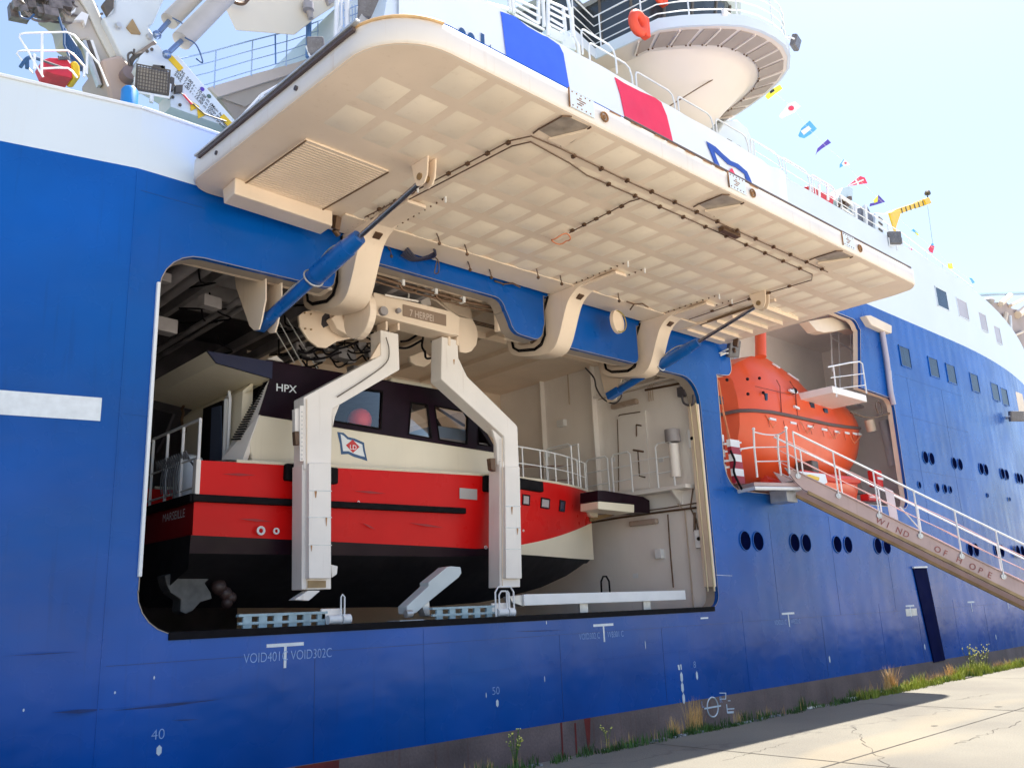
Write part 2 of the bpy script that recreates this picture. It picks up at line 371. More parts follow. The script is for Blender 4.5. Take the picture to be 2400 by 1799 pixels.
LR += [(20.3, 10.6), (19.75, 10.2), (19.78, 7.75)] + arc(19.50, 7.72, 0.28, 0, -85, 4) + [(19.06, 7.40)]
band = [(4.14, 8.35), (8.0, 8.36), (22.0, 11.4), (36.0, 11.4)]
mb = MB()
def slab(x0, x1, loops):
    mb.holed(loops, lambda a, c_: (a, 0.0, c_), (0, 0.09, 0))
mb.holed([[(4.14, -0.45), (36.0, -0.45)] + band[::-1], BH, LR], lambda a, c_: (a, 0.0, c_), (0, 0.09, 0))
part('blue_plating', mb, 'blue', ship)
mb = MB()
xs = [4.14, 2, 0, -6, -14, -22]
mb.grid([[(x, hull_y(x), -0.45), (x, hull_y(x), 8.35)] for x in xs]); part('blue_plating', mb, 'blue', ship)
xs = [36 + i * 1.3 for i in range(31)]
mb = MB(); mb.grid([[(x, hull_y(x) + (0.16 * (x - 36) * 0.1) * (1 - k), -0.45 + 11.85 * k) for k in (0, .25, .5, .75, 1)] for x in xs]); part('blue_plating', mb, 'blue', ship, smooth=True)
mb = MB(); mb.grid([[(x, hull_y(x) + 0.016 * max(0, x - 36), -3.4), (x, hull_y(x) + 0.016 * max(0, x - 36), -0.45)] for x in [-22, -14, -6, 0, 2, 4.14, 8, 14, 20, 28, 36] + xs[1:]]); part('boot_topping', mb, 'boot', ship)
# white upper strakes
mb = MB(); mb.grid([[(x, hull_y(x), 8.35), (x, hull_y(x), 9.35)] for x in [8.6, 4.14, 2, 0, -6, -14, -22]]); part('white_bulwark', mb, 'white', ship)
mb = MB()
for a, b_ in ((8.6, 4.14), (4.14, 2), (2, 0), (0, -14)): mb.beam((a, hull_y(a) + 0.03, 9.37), (b_, hull_y(b_) + 0.03, 9.37), 0.14, 0.05)
part('bulwark_cap', mb, 'rail', ship, bevel=0.01)
top = lambda x: 14.92 - 0.018 * max(0, x - 18)
mb = MB(); mb.holed([[(8.0, 8.36), (22.0, 11.4), (36.0, 11.4), (36.0, top(36)), (8.92, 14.92), (8.15, 10.3)]], lambda a, c_: (a, 0.0, c_), (0, 0.09, 0)); part('white_plating', mb, 'white', ship)
mb = MB(); mb.grid([[(x, hull_y(x), 11.4), (x, hull_y(x), top(x) - 0.012 * max(0, x - 38) ** 1.3)] for x in xs]); part('white_plating', mb, 'white', ship, smooth=True)
# sloping aft face of the deckhouse, upper deck, main deck
mb = MB(); mb.prism([(8.15, 0.09, 9.0), (8.92, 0.09, 14.92), (9.0, 0.09, 14.92), (9.0, 0.09, 9.0)], (0, 8.0, 0)); part('deckhouse_end', mb, 'white', ship)
mb = MB(); mb.prism([(9, .3, 8.45), (4.1, .3, 8.45), (-22, 6.0, 8.45), (-22, 16, 8.45), (9, 16, 8.45)], (0, 0, .15)); part('main_deck', mb, 'deck', ship)
mb = MB(); mb.add([(8.95, 0.05, 14.88), (36, 0.05, 14.58), (50, 1.6, 14.1), (62, 8, 13.8), (62, 16, 13.8), (8.95, 16, 14.88)], [[0, 1, 2, 3, 4, 5]]); part('upper_deck', mb, 'deck', ship)
mb = MB(); mb.box((-22, 15.9, -3), (60, 16, 8.5)); part('far_side_plating', mb, 'blue', ship)
# coaming ring round the bay opening, seal along the sill
def ring(loop, w, proud, depth, nm, m):
    n = len(loop); pv = [Vector((p[0], p[1])) for p in loop]; cen = sum(pv, Vector((0, 0))) / n
    r = MB(); rows = []
    for i in range(n):
        t = (pv[(i + 1) % n] - pv[i - 1]).normalized(); nn = Vector((t.y, -t.x)); q = pv[i] + nn * w
        rows.append([(pv[i].x, -proud, pv[i].y), (q.x, -proud, q.y), (q.x, 0.0, q.y), (pv[i].x, depth, pv[i].y)])
    rows.append(rows[0]); r.grid(rows); part(nm, r, m, ship, smooth=True)
ring(BH, 0.012, 0.010, 0.34, 'bay_coaming', mat('coaming_edge', (.34, .29, .25), .5))
ring(LR, 0.012, 0.010, 0.25, 'recess_coaming', 'cream')
part('jamb_lining', MB().box((18.10, 0.02, 2.0), (18.17, 0.34, 6.5)), 'cream', ship, bevel=.02)
part('sill_seal', MB().box((5.0, -0.03, 1.44), (17.95, 0.30, 1.548)), 'black', ship, bevel=0.01)
part('jamb_guard', MB().box((4.525, -0.05, 2.3), (4.575, 0.05, 6.6)), 'rail', ship, bevel=0.01)
mb = MB(); mb.tube([(18.02, 0.02, 6.5), (18.06, 0.02, 5.5), (18.06, 0.02, 1.9)], 0.024, 8); mb.tube([(17.98, 0.16, 6.5), (18.0, 0.16, 5.5), (18.0, 0.16, 1.9)], 0.016, 8)
part('door_seal', mb, mat('ochre_seal', (0.66, 0.56, 0.36), 0.6), ship, smooth=True)
# weld seams and scuffs on the plating
mb = MB()
for x in (4.14,): mb.box((x - .012, -0.008, -0.4), (x + .012, 0.0, 8.3))
for (x0, x1, z) in ((4.2, 4.56, 4.55), (18.3, 19.0, 6.35), (18.4, 60 - 24, 1.72), (19.5, 36, 3.9), (4.2, 36, 0.62)): mb.box((x0, -0.006, z), (x1, 0.0, z + .012))
for x in (9.4, 19.1, 26.4, 31.9): mb.box((x - .006, -0.005, -0.4), (x + .006, 0, 1.4))
part('weld_seam', mb, 'blue', ship)
mb = MB()
for x, z0, z1 in ((12.62, -.45, -1.2), (13.0, -.5, -1.25), (13.35, -.45, -1.1)):
    mb.add([(x - .02 - (.07 if x > 13.2 else 0), -0.004, z0), (x + .03 + (.07 if x > 13.2 else 0), -0.004, z0), (x + .02, -0.004, z1), (x - .015, -0.004, z1)], [[0, 1, 2, 3]])
mb.add([(7.0, -0.004, -.46), (7.75, -0.004, -.46), (7.7, -0.004, -1.6), (6.6, -0.004, -1.6)], [[0, 1, 2, 3]])
part('rust_run', mb, 'boot_red', ship)
# dark fender strake leaning on the plating further forward
mb = MB(); q = [Yp(2141, 1331, -0.04), Yp(2172, 1330, -0.04), Yp(2216, 1546, -0.04), Yp(2190, 1552, -0.04)]
mb.prism(q, (0, 0.035, 0)); part('rubber_fender', mb, mat('fender_navy_rubber', (0.001, 0.004, 0.05), 0.7, var=0.2, spec=0.03), ship, bevel=0.01)
mb = MB(); mb.beam(Yp(2140, 1329, -.06), Yp(2172, 1328, -.06), .06, .05); part('fender_bracket', mb, 'rail', ship)

# portholes: recessed glass inside a raised rim
def porthole(x, z, r=0.235, y=0.0):
    g = MB(); g.cone((x, y - 0.012, z), (x, y + 0.0, z), r, r, 20)
    o = part('porthole', g, 'port', ship, smooth=False)
    t = MB(); t.tube([(x + math.cos(a * PI / 10) * (r + .012), y - 0.012, z + math.sin(a * PI / 10) * (r + .012)) for a in range(20)], 0.016, 5, closed=True)
    part('rim', t, 'blue', o, smooth=True)
for u0, u1, v_ in ((1746, 1776, 1266), (1862, 1889, 1272), (1962, 1987, 1277), (2057, 2078, 1280), (2146, 2160, 1285), (2273, 2287, 1287), (2336, 2347, 1289), (2385, 2396, 1291)):
    for u in (u0, u1): p = Yp(u, v_); porthole(p.x, 3.12)
for x in (31.52, 32.05, 34.05, 34.6, 36.7, 37.2, 39.2, 39.75, 41.5, 42.0): porthole(x, 6.28, 0.21, hull_y(x) - 0.0)
for x, r in ((30.65, .11), (32.13, .15), (32.8, .15), (33.28, .12), (36.9, .07), (39.55, .07)): porthole(x, 5.25, r, hull_y(x))
# rectangular windows
def window(x, z, w, h, m='glass', lean=0.0):
    y = hull_y(x); g = MB(); g.box((x - w / 2, y - 0.014, z - h / 2), (x + w / 2, y + 0.02, z + h / 2)); o = part('window', g, m, ship, bevel=0.004)
    f = MB(); t = .03
    f.box((x - w / 2 - t, y - .03, z - h / 2 - t), (x - w / 2, y, z + h / 2 + t)); f.box((x + w / 2, y - .03, z - h / 2 - t), (x + w / 2 + t, y, z + h / 2 + t))
    f.box((x - w / 2 - t, y - .028, z + h / 2), (x + w / 2 + t, y, z + h / 2 + t)); f.box((x - w / 2 - t, y - .028, z - h / 2 - t), (x + w / 2 + t, y, z - h / 2))
    part('frame', f, 'blue' if z < 11 else 'white', o)
for x in (31.15, 33.62, 35.26, 37.7, 40.3, 41.7): window(x, 9.9, 0.80, 0.72)
for u, v_, in ((2207, 700), (2257, 724), (2309, 752), (2352, 780)):
    p = Yp(u, v_); window(p.x, p.z, 1.05, 0.78, 'palewin' if u != 2207 else 'glass')

# ------------------------------------------------------------------ boat bay
part('bay_floor', MB().box((4.3, 0.09, 1.36), (18.3, 7.9, 1.46)), 'dark', ship)
part('bay_back_wall', MB().box((4.2, 7.6, 1.4), (18.4, 7.7, 8.6)), 'creamd', ship)
part('bay_forward_wall', MB().box((18.3, 0.10, 1.4), (18.4, 7.7, 8.6)), 'bay', ship)
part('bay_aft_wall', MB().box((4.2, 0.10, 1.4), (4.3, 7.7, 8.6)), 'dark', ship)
part('bay_ceiling', MB().box((10.4, 0.50, 8.32), (18.4, 7.7, 8.42)), 'cream', ship)
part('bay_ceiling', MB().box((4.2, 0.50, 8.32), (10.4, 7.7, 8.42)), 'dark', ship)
part('bay_back_shade_sheet', MB().box((4.3, 7.5, 1.4), (9.6, 7.6, 8.3)), 'dark', ship)  # dark sheet over the back wall, painting in its unlit end
mb = MB(); mb.box((4.5, 0.34, 7.28), (7.5, 0.46, 8.32)); mb.box((13.45, 0.34, 7.28), (15.75, 0.46, 8.32)); mb.box((16.7, 0.34, 7.28), (18.3, 0.46, 8.32)); mb.box((8.5, 0.34, 7.98), (11.6, 0.44, 8.32))
mb.box((11.7, 0.34, 7.3), (12.6, 0.46, 8.32)); part('header_girder', mb, 'cream', ship, bevel=0.01)
mb = MB(); mb.box((4.6, 0.08, 7.19), (7.58, 0.50, 7.24)); mb.box((13.45, 0.08, 7.19), (15.6, 0.50, 7.24)); mb.box((16.65, 0.08, 7.19), (17.6, 0.50, 7.24)); mb.box((8.3, 0.08, 7.90), (11.4, 0.50, 7.95)); mb.box((12.0, .08, 7.19), (12.4, .5, 7.24))
part('header_flange', mb, 'cream', ship, bevel=0.008)
# vertical web frames and a lower recess on the forward wall
mb = MB()
for y in (3.55, 5.6): part('wall_stiffener', MB().box((18.12, y, 4.5), (18.3, y + .05, 8.32)), 'bay', ship, bevel=0.01)
part('wall_stiffener', MB().box((18.16, 0.5, 7.35), (18.3, 3.6, 7.42)), 'bay', ship, bevel=0.01)
# deck beams, ducts and pipes under the dark end of the ceiling
for y0 in (1.4, 2.2, 3.0, 3.8, 4.6):
    part('ceiling_beam', MB().box((4.3, y0, 8.0), (10.4, y0 + .07, 8.32)), 'duct', ship)
for i, x in enumerate((5.2, 6.4, 8.6, 9.3, 10.0)):
    part('ceiling_beam', MB().box((x, 0.6, 7.78), (x + .12, 7.5, 8.0)), 'duct', ship)
for k, (x, z, r) in enumerate(((5.5, 7.55, .16), (5.95, 7.68, .10), (6.9, 7.5, .06), (7.15, 7.52, .05), (9.1, 7.3, .09), (9.45, 7.38, .05))):
    part('duct', MB().tube([(x, 0.7, z), (x, 7.4, z)], r, 12), 'duct', ship, smooth=True)
mb = MB()
for x, y, z, s in ((5.0, 1.0, 7.55, .16), (5.6, 1.1, 7.62, .12), (5.15, 1.5, 7.3, .13), (6.3, 2.2, 7.3, .18), (4.9, 2.4, 7.0, .2), (5.7, 2.8, 6.9, .22), (9.3, 2.5, 6.9, .2), (9.9, 2.9, 6.7, .18)):
    part('junction_box', MB().obox((x, y, z), (s, .03, 0), (-.02, s * .6, 0), (0, 0, s * .6)), 'duct', ship, bevel=0.01)
mb = MB()
for k in range(16):
    x = 4.8 + random.random() * 5.2; y = 1.2 + random.random() * 3; z = 7.0 + random.random() * .9
    mb.tube(curve_pts([(x, y, z), (x + .2, y + .3, z - .25 * random.random()), (x + .5, y + .4, z - .1), (x + .8 * random.random(), y + 1.4, z + .1)], 4), .018, 5)
part('cable', mb, 'black', ship, smooth=True)
# pipe run, junction boxes, lamp, small platform on the forward wall
W = lambda u, v_, x=18.24: Xp(u, v_, x)
mb = MB()
mb.tube([W(1631, 1189), W(1560, 1198), W(1450, 1213), W(1385, 1224)], .028, 6); mb.tube([W(1633, 1178), W(1560, 1190), W(1450, 1204), W(1390, 1213)], .016, 5)
mb.tube([W(1565, 1205), W(1570, 1280), W(1578, 1376)], .018, 6)
mb.tube([W(1625, 1140), W(1622, 1160), W(1618, 1190), W(1631, 1215), W(1636, 1240), W(1634, 1285)], .018, 6)
mb.tube([W(1628, 1200), W(1628, 1245)], .03, 6)
part('pipe_run', mb, 'pipe', ship, smooth=True)
mb = MB(); mb.tube([W(1450, 975), W(1452, 972), W(1500, 965)], .015, 5); mb.tube([W(1447, 982), W(1449, 1050), W(1450, 1150)], .012, 5); mb.tube([W(1491, 995), W(1503, 997)], .02, 5); mb.tube([W(1491, 995), W(1492, 1022)], .016, 5)
mb.tube([W(1484, 1054), W(1508, 1058)], .025, 5); mb.tube([W(1495, 1055), W(1499, 1115), W(1512, 1118)], .018, 5); mb.tube([W(1512, 914), W(1570, 903), W(1618, 893)], .03, 6)
part('door_handle', mb, 'pipe', part('bay_door', MB().prism([W(1448, 976, 18.26), W(1512, 962, 18.26), W(1522, 1142, 18.26), W(1452, 1150, 18.26)], (.03, 0, 0)), 'bay', ship), smooth=True)
for (u, v_, a, bb) in ((1629, 1028, .13, .24), (1645, 1262, .13, .22)):
    p = W(u, v_); bx = part('switch_box', MB().box((p.x - .12, p.y - a, p.z - bb), (p.x + .05, p.y + a, p.z + bb)), 'rail', ship, bevel=.012)
    part('knob', MB().cone((p.x - .13, p.y, p.z), (p.x - .16, p.y, p.z), .05, .04, 12), 'black', bx)
for (u, v_) in ((1510, 1224), (1465, 947)):
    p = W(u, v_); part('strip_lamp', MB().box((p.x - .1, p.y - .45, p.z - .07), (p.x + .05, p.y + .45, p.z + .07)), mat('lamp_diffuser', (.42, .33, .27), .3), ship, bevel=.03)
p = W(1225, 876, 18.1); part('strip_lamp', MB().box((p.x - .1, p.y - .9, p.z - .05), (p.x + .05, p.y + .9, p.z + .05)), 'pipe', ship, bevel=.03)
p = W(1610, 1040, 18.1); mb = MB(); mb.tube([(18.0, p.y + .35, p.z + .1), (18.0, p.y + .35, p.z + .42)], .2, 16); part('alarm_bell', mb, 'duct', ship, smooth=True)
mb = MB(); mb.tube([(18.0, p.y + .35, p.z - .8), (18.0, p.y + .35, p.z + .05)], .13, 16); part('extinguisher', mb, 'bay', ship, smooth=True)
# small grating platform and its rails on the forward wall
pf = part('platform', MB().box((17.88, 0.45, 4.42), (18.3, 3.9, 4.52)), 'bay', ship, bevel=.01)
for _y in (.9, 2.6): part('bracket', MB().prism([(18.3, _y, 4.42), (17.9, _y, 4.42), (18.3, _y, 4.05)], (0, .04, 0)), 'bay', pf)
mb = MB(); mb.prism([(18.3, .9, 4.42), (17.9, .9, 4.42), (18.3, .9, 4.05)], (0, .04, 0)); mb.prism([(18.3, 2.6, 4.42), (17.9, 2.6, 4.42), (18.3, 2.6, 4.05)], (0, .04, 0))
mb = MB()
def hoop(a, b_, z0, z1, x, n=2, r=.024):
    mb.tube([(x, a, z0), (x, a, z1 - .08), (x, a + .08 * (1 if b_ > a else -1), z1), (x, b_ - .08 * (1 if b_ > a else -1), z1), (x, b_, z1 - .08), (x, b_, z0)], r, 6)
    for k in range(1, n + 1): mb.tube([(x, a, z0 + (z1 - z0) * k / (n + 1)), (x, b_, z0 + (z1 - z0) * k / (n + 1))], r * .7, 6)
hoop(.78, 1.30, 4.5, 5.65, 17.9); part('guard_rail', mb, 'rail', pf, smooth=True)
mb = MB(); hoop(2.15, 2.8, 4.5, 5.6, 17.9, 2); hoop(2.95, 3.75, 4.5, 5.6, 17.9, 2); mb.tube([(17.9, 1.3, 5.3), (17.9, 2.15, 5.3)], .012, 5); mb.tube([(17.9, 1.3, 4.95), (17.9, 2.15, 4.95)], .012, 5)
part('guard_rail', mb, 'rail', pf, smooth=True)

# ------------------------------------------------------------------ lifeboat recess
mb = MB(); mb.box((18.6, 3.4, 4.2), (31.8, 3.5, 11.2)); part('recess_back_wall', mb, 'bay', ship)
part('recess_floor', MB().box((18.6, 0.09, 4.22), (31.8, 3.5, 4.34)), 'bay', ship)
part('recess_ceiling', MB().box((18.6, 0.09, 11.0), (31.8, 3.5, 11.1)), 'bay', ship)
part('recess_forward_wall', MB().box((31.7, 0.09, 4.2), (31.8, 3.5, 11.2)), 'bay', ship)
part('recess_aft_wall', MB().box((18.7, 0.09, 4.2), (18.8, 3.5, 11.2)), 'bay', ship)
part('recess_partition', MB().box((24.9, 2.9, 8.2), (25.05, 3.4, 11)), 'bay', ship, bevel=.02); part('recess_shelf', MB().box((28.4, 1.9, 8.44), (31.5, 3.4, 8.54)), 'bay', ship, bevel=.02)
# the two curved lifeboat davit heads
mb = MB(); q = [Yp(u, v_, .5) for u, v_ in ((1895, 752), (1950, 742), (1990, 760), (2012, 772), (2006, 780), (1985, 770), (1960, 776), (1932, 779), (1915, 775))]
mb.prism(q, (0, .35, 0)); part('davit_head', mb, 'creamd', ship, bevel=.02)
q = [Yp(u, v_, .1) for u, v_ in ((2008, 745), (2020, 744), (2070, 768), (2070, 786), (2060, 784), (2022, 767))]
part('davit_head', MB().prism(q, (0, -.32, 0)), 'creamd', ship, bevel=.03)
mb = MB(); mb.tube([Yp(2068, 778, -.1), Yp(2078, 840, -.1), Yp(2088, 920, -.1), Yp(2094, 948, -.1)], .09, 10); part('davit_post', mb, mat('lilac_grey_paint', (.52, .47, .55), .5), ship, smooth=True)
mb = MB(); mb.tube([Yp(2064, 780, .2), Yp(2074, 860, .2), Yp(2084, 945, .2)], .03, 6)
for k in range(5):
    u = 2025 + k * 10; mb.cone(Yp(u, 893 + k * 2.6, .3), Yp(u + 4, 903 + k * 2.6, .3), .0, .14, 8)
part('hose_rack', mb, 'deck', ship)
# landing with rails at the far end of the recess
_a, _b = Yp(1956, 946, -.14), Yp(2030, 926, -.14)
lg = part('landing', MB().box((_a.x, -.14, _b.z - .22), (_b.x, 1.9, _b.z)), 'bay', ship, bevel=.01)
mb = MB()
for u, v0, v1 in ((1948, 785, 870), (1966, 782, 915), (1994, 782, 905)): mb.tube([Yp(u, v0, 1.4), Yp(u + 3, v1, 1.4)], .028, 6)
mb.tube([Yp(1946, 783, 1.4), Yp(2012, 779, 1.4)], .03, 6); mb.tube([Yp(1950, 792, 1.4), Yp(2012, 830, 1.4)], .02, 6)
part('ladder_frame', mb, 'rail', lg, smooth=True)
mb = MB(); mb.tube([Yp(1940, 860, -.12), Yp(1990, 850, -.12), Yp(2014, 847, -.12), Yp(2021, 852, -.12), Yp(2031, 922, -.12)], .026, 6)
for dv in (25, 52): mb.tube([Yp(1944 + dv * .1, 860 + dv * 1.0, -.12), Yp(2021 + dv * .14, 850 + dv, -.12)], .016, 6)
mb.tube([Yp(1953, 858, -.12), Yp(1961, 930, -.12)], .026, 6); mb.tube([Yp(2084, 872, -.05), Yp(2087, 868, -.05), Yp(2093, 940, -.05)], .03, 6)
part('guard_rail', mb, 'rail', lg, smooth=True)
mb = MB(); mb.tube(curve_pts([Yp(1995, 967, .2), Yp(2040, 978, .2), Yp(2097, 965, .2)], 5), .03, 6); mb.tube([Yp(2060, 955, -.02) + Vector((.22 * math.cos(a * PI / 8), 0, .22 * math.sin(a * PI / 8))) for a in range(16)], .02, 5, closed=True)
part('hose', mb, 'pipe', lg, smooth=True)
mb = MB(); mb.tube([Yp(2037, 983, 1.0), Yp(2044, 1010, 1.0)], .17, 12); part('recess_lamp', mb, 'cream', ship, smooth=True)
mb = MB(); mb.tube([Yp(2070, 985, 1.2), Yp(2082, 1040, 1.2), Yp(2092, 1090, 1.2)], .16, 12); part('vent_pipe', mb, 'rail', ship, smooth=True)
part('control_box', MB().box((27.6, .9, 4.9), (28.3, 1.1, 5.3)), 'grate', ship, bevel=.02)
part('orange_drum', MB().tube([Yp(1782, 760, .8), Yp(1783, 836, .8)], .17, 16), 'orange', ship, smooth=True)

# ------------------------------------------------------------------ painted marks on the plating
def mk(name, quads, m='textwhite', y=-0.006):
    mb = MB()
    for q in quads: mb.add([Yp(u, v_, y) for u, v_ in q], [list(range(len(q)))])
    part(name, mb, m, ship)
part('white_mark', MB().add([(-3, hull_y(-3) - .008, 4.42), (3.9, hull_y(3.9) - .008, 4.42), (3.9, hull_y(3.9) - .008, 4.75), (-3, hull_y(-3) - .008, 4.75)], [[0, 1, 2, 3]]), 'textwhite', ship)
def tee(x, w=.62, h=.36, z=1.31, m='textwhite'):
    mb = MB(); mb.add([(x - w / 2, -.006, z - .05), (x + w / 2, -.006, z - .05), (x + w / 2, -.006, z), (x - w / 2, -.006, z)], [[0, 1, 2, 3]])
    mb.add([(x - .022, -.0055, z - h), (x + .022, -.0055, z - h), (x + .022, -.0055, z - .05), (x - .022, -.0055, z - .05)], [[0, 1, 2, 3]]); part('frame_mark', mb, m, ship)
for x in (6.79, 14.0, 21.21, 28.5, 33.45, 37.0): tee(x)
part('paint_patch', MB().box((28.15, -.005, .98), (28.95, -.002, 1.2)), 'galv', ship)
TX = lambda s, x, z, size, m='textfaint', b_=-0.012, sx=1.0: text(s, (x, -.006, z), (1, 0, 0), (0, 0, 1), size, m, 'lettering', ship, sx=sx, bold=b_)
TX('VOID401C', 6.12, 1.06, .20, sx=.78); TX('VOID302C', 6.88, 1.06, .20, sx=.78)
TX('VOID302 C', 13.25, 1.03, .17, sx=.75); TX('WB301 C', 14.10, 1.03, .17, sx=.75)
TX('VOID201C', 20.5, 1.02, .17, sx=.75); TX('WB201C', 21.3, 1.02, .17, sx=.75)
TX('40', 4.84, .17, .19); TX('50', 10.90, .20, .19); 
def drop(x, z, w=.045, h=.13):
    mb = MB(); mb.add([(x, -.006, z - h / 2), (x + w / 2, -.006, z - h / 4), (x + w / 2, -.006, z + h / 4), (x, -.006, z + h / 2), (x - w / 2, -.006, z + h / 4), (x - w / 2, -.006, z - h / 4)], [[0, 1, 2, 3, 4, 5]]); part('draught_mark', mb, 'textwhite', ship)
drop(4.96, .03, .07, .14); drop(11.02, .05, .06, .14)
for u, v_ in ((1633, 1582), (1944, 1544), (2167, 1515), (2334, 1492)): p = Yp(u, v_); drop(p.x, p.z, .07, .2)
for u, v_ in ((1597, 1586), (1599, 1610), (1602, 1636)): p = Yp(u, v_); drop(p.x, p.z, .09, .24)
for u, v_, h in ((1512, 1510, .2), (1139, 1628, .1), (361, 1587, .05), (55, 1663, .04), (269, 1622, .04), (1276, 1590, .12), (1280, 1458, .08)): p = Yp(u, v_); drop(p.x, p.z, .02, h)
mk('draught_mark', [((1588, 1557), (1592, 1557), (1594, 1569), (1590, 1569)), ((1594, 1556), (1597, 1556), (1598, 1568), (1596, 1569)), ((1642, 1446), (1660, 1445), (1660, 1449), (1642, 1450)), ((1678, 1346), (1716, 1348), (1716, 1349), (1678, 1347))])
p = Yp(1625, 1564); TX('8', p.x, p.z, .2)
# load line disc with its letters and bars
p = Yp(1670, 1656); mb = MB(); mb.tube([(p.x + .21 * math.cos(a * PI / 12), -.004, p.z + .21 * math.sin(a * PI / 12)) for a in range(24)], .018, 4, closed=True); mb.box((p.x - .32, -.008, p.z - .018), (p.x + .32, -.004, p.z + .018)); part('load_line_disc', mb, 'textwhite', ship)
TX('L', p.x - .42, p.z + .03, .2); TX('R', p.x + .28, p.z + .06, .2)
mk('load_line_bars', [((1700, 1622), (1702, 1622), (1702, 1638), (1700, 1638)), ((1686, 1622), (1700, 1622), (1700, 1624), (1686, 1624)), ((1702, 1649), (1704, 1649), (1706, 1670), (1704, 1670)), ((1704, 1659), (1721, 1658), (1721, 1661), (1704, 1662)), ((1705, 1666), (1720, 1665), (1720, 1670), (1705, 1671)), ((1706, 1640), (1712, 1640), (1712, 1642), (1706, 1642)), ((1687, 1636), (1702, 1636), (1702, 1638), (1687, 1638))])

# plate seams, frame ghosts and dull scuffs over the side
mb = MB()
for z, x0, x1 in ((1.15, 4.2, 36), (4.35, 18.4, 19.0), (8.0, 4.2, 5.2), (7.65, 30, 36), (9.1, 30, 36), (5.75, 30, 36)): mb.box((x0, -0.004, z), (x1, 0.0, z + .009))
for x in (7.3, 12.7, 15.9, 22.9, 29.0, 34.6): mb.box((x - .005, -0.004, -0.4), (x + .005, 0, 1.15))
for x in (20.8, 24.0, 27.5): mb.box((x - .005, -0.004, 1.16), (x + .005, 0, 3.9))
for x in (31.0, 34.0): mb.box((x - .005, -0.004, 3.9), (x + .005, 0, 9.1))
part('weld_seam', mb, mat('seam_blue', (0.001, 0.05, 0.24), .4), ship)
mb = MB()
for (u0, v0, u1, v1, w) in ((262, 1667, 520, 1637, 5), (120, 1672, 250, 1660, 6), (0, 1538, 190, 1526, 2), (400, 1688, 470, 1684, 2), (1200, 1480, 1330, 1475, 2)):
    mb = MB(); mb.add([Yp(u0, v0 - w / 2, -.003) if u0 > 340 else Yp(u0, v0 - w / 2, .02 if u0 < 100 else -.003), Yp((u0 + u1) / 2, (v0 + v1) / 2 - w * .8, -.003), Yp(u1, v1, -.003), Yp((u0 + u1) / 2, (v0 + v1) / 2 + w * .8, -.003)], [[0, 1, 2, 3]]); part('scuff', mb, mat('scuff_dull_blue', (0.001, 0.035, 0.19), .5, var=.4, scale=3), ship)
random.seed(11)
# extra pipes, trays, labels and fittings on the bay walls
W2 = lambda y, z, x=18.24: Vector((x, y, z))
mb = MB()
for dy in (0, .07, .14): mb.tube([W2(1.2 + dy, 8.25), W2(1.2 + dy, 7.5), W2(1.5 + dy, 7.3), W2(1.5 + dy, 6.9)], .012, 5)
mb.tube([W2(.6, 7.3, 18.2), W2(3.4, 7.3, 18.2)], .014, 5)
mb.tube([W2(4.55, 8.3), W2(4.55, 7.4)], .02, 6); mb.tube([W2(.8, 1.5), W2(.8, 3.9), W2(1.0, 4.1)], .018, 6)
part('pipe_run', mb, mat('bay_pipe_beige', (.52, .42, .34), .5), ship, smooth=True)
for (y, z, h, w) in ((4.9, 6.9, .10, .14), (1.7, 2.9, .12, .1), (5.6, 6.1, .10, .08)):
    part('fitting_box', MB().box((18.16, y - w, z - h), (18.3, y + w, z + h)), 'creamd' if w > .14 else 'rail', ship, bevel=.012)
for (y, z) in ((2.2, 5.95), (3.1, 5.55), (1.45, 5.3), (2.6, 2.4)):
    part('notice', MB().box((18.285, y - .08, z - .06), (18.3, y + .08, z + .06)), 'redbox' if z > 5.9 else 'rail', ship)
mb = MB()
for k in range(5):
    x = 11.2 + 1.25 * k; mb.box((x, .6, 8.2), (x + .05, 7.4, 8.32))
mb.box((10.6, 3.0, 8.16), (18.2, 3.06, 8.32)); part('ceiling_stiffener', mb, 'cream', ship)
mb = MB()
for k in range(3): mb.tube([(10.8, 2.0 + .08 * k, 8.12), (14.2, 2.0 + .08 * k, 8.12), (14.6, 2.3 + .08 * k, 8.12), (18.1, 2.3 + .08 * k, 8.12)], .016, 5)
part('ceiling_cable', mb, 'pipe', ship, smooth=True)
# ================================================================== SIDE DOOR (swung up to the horizontal)
door = thing('side_door', 'huge cream plated door swung up level over the boat bay of the ship', 'ship door', (12.2, -2.6, 8.25))
ZU = 8.25
DL = arc(5.27, -0.44, 0.42, 90, 180, 7) + arc(5.95, -4.40, 0.93, 180, 270, 10) + arc(18.9, -4.85, 0.50, 270, 330, 5) + [(19.40, -4.7), (19.42, -0.2), (19.2, -0.03)]
# plate underside, deep rim, and the skin on top
mb = MB(); rim_o = DL
def inset(lp, d):
    n = len(lp); pv = [Vector(p) for p in lp]; out = []
    for i in range(n):
        t = (pv[(i + 1) % n] - pv[i - 1]).normalized(); out.append(pv[i] + Vector((-t.y, t.x)) * d)
    return [(p.x, p.y) for p in out]
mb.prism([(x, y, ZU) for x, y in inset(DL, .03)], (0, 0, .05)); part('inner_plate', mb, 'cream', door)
n = len(DL); rows = []
prof = [(.06, ZU - .002), (.02, ZU + .012), (0.0, ZU + .04), (0.0, ZU + .33), (.02, ZU + .36)]
for i in range(n + 1):
    ins = [inset(DL, d)[i % n] for d, _ in prof]; rows.append([(p[0], p[1], z) for p, (_, z) in zip(ins, prof)])
part('rim', MB().grid(rows), mat('door_rim_paint', (.74, .70, .67), .42, var=.05, streak=.25, scol=(.5, .32, .2)), door, smooth=True)
mb = MB(); mb.prism([(x, y, ZU + .36) for x, y in inset(DL, .02)], (0, 0, .02)); part('outer_plate', mb, 'blue', door)
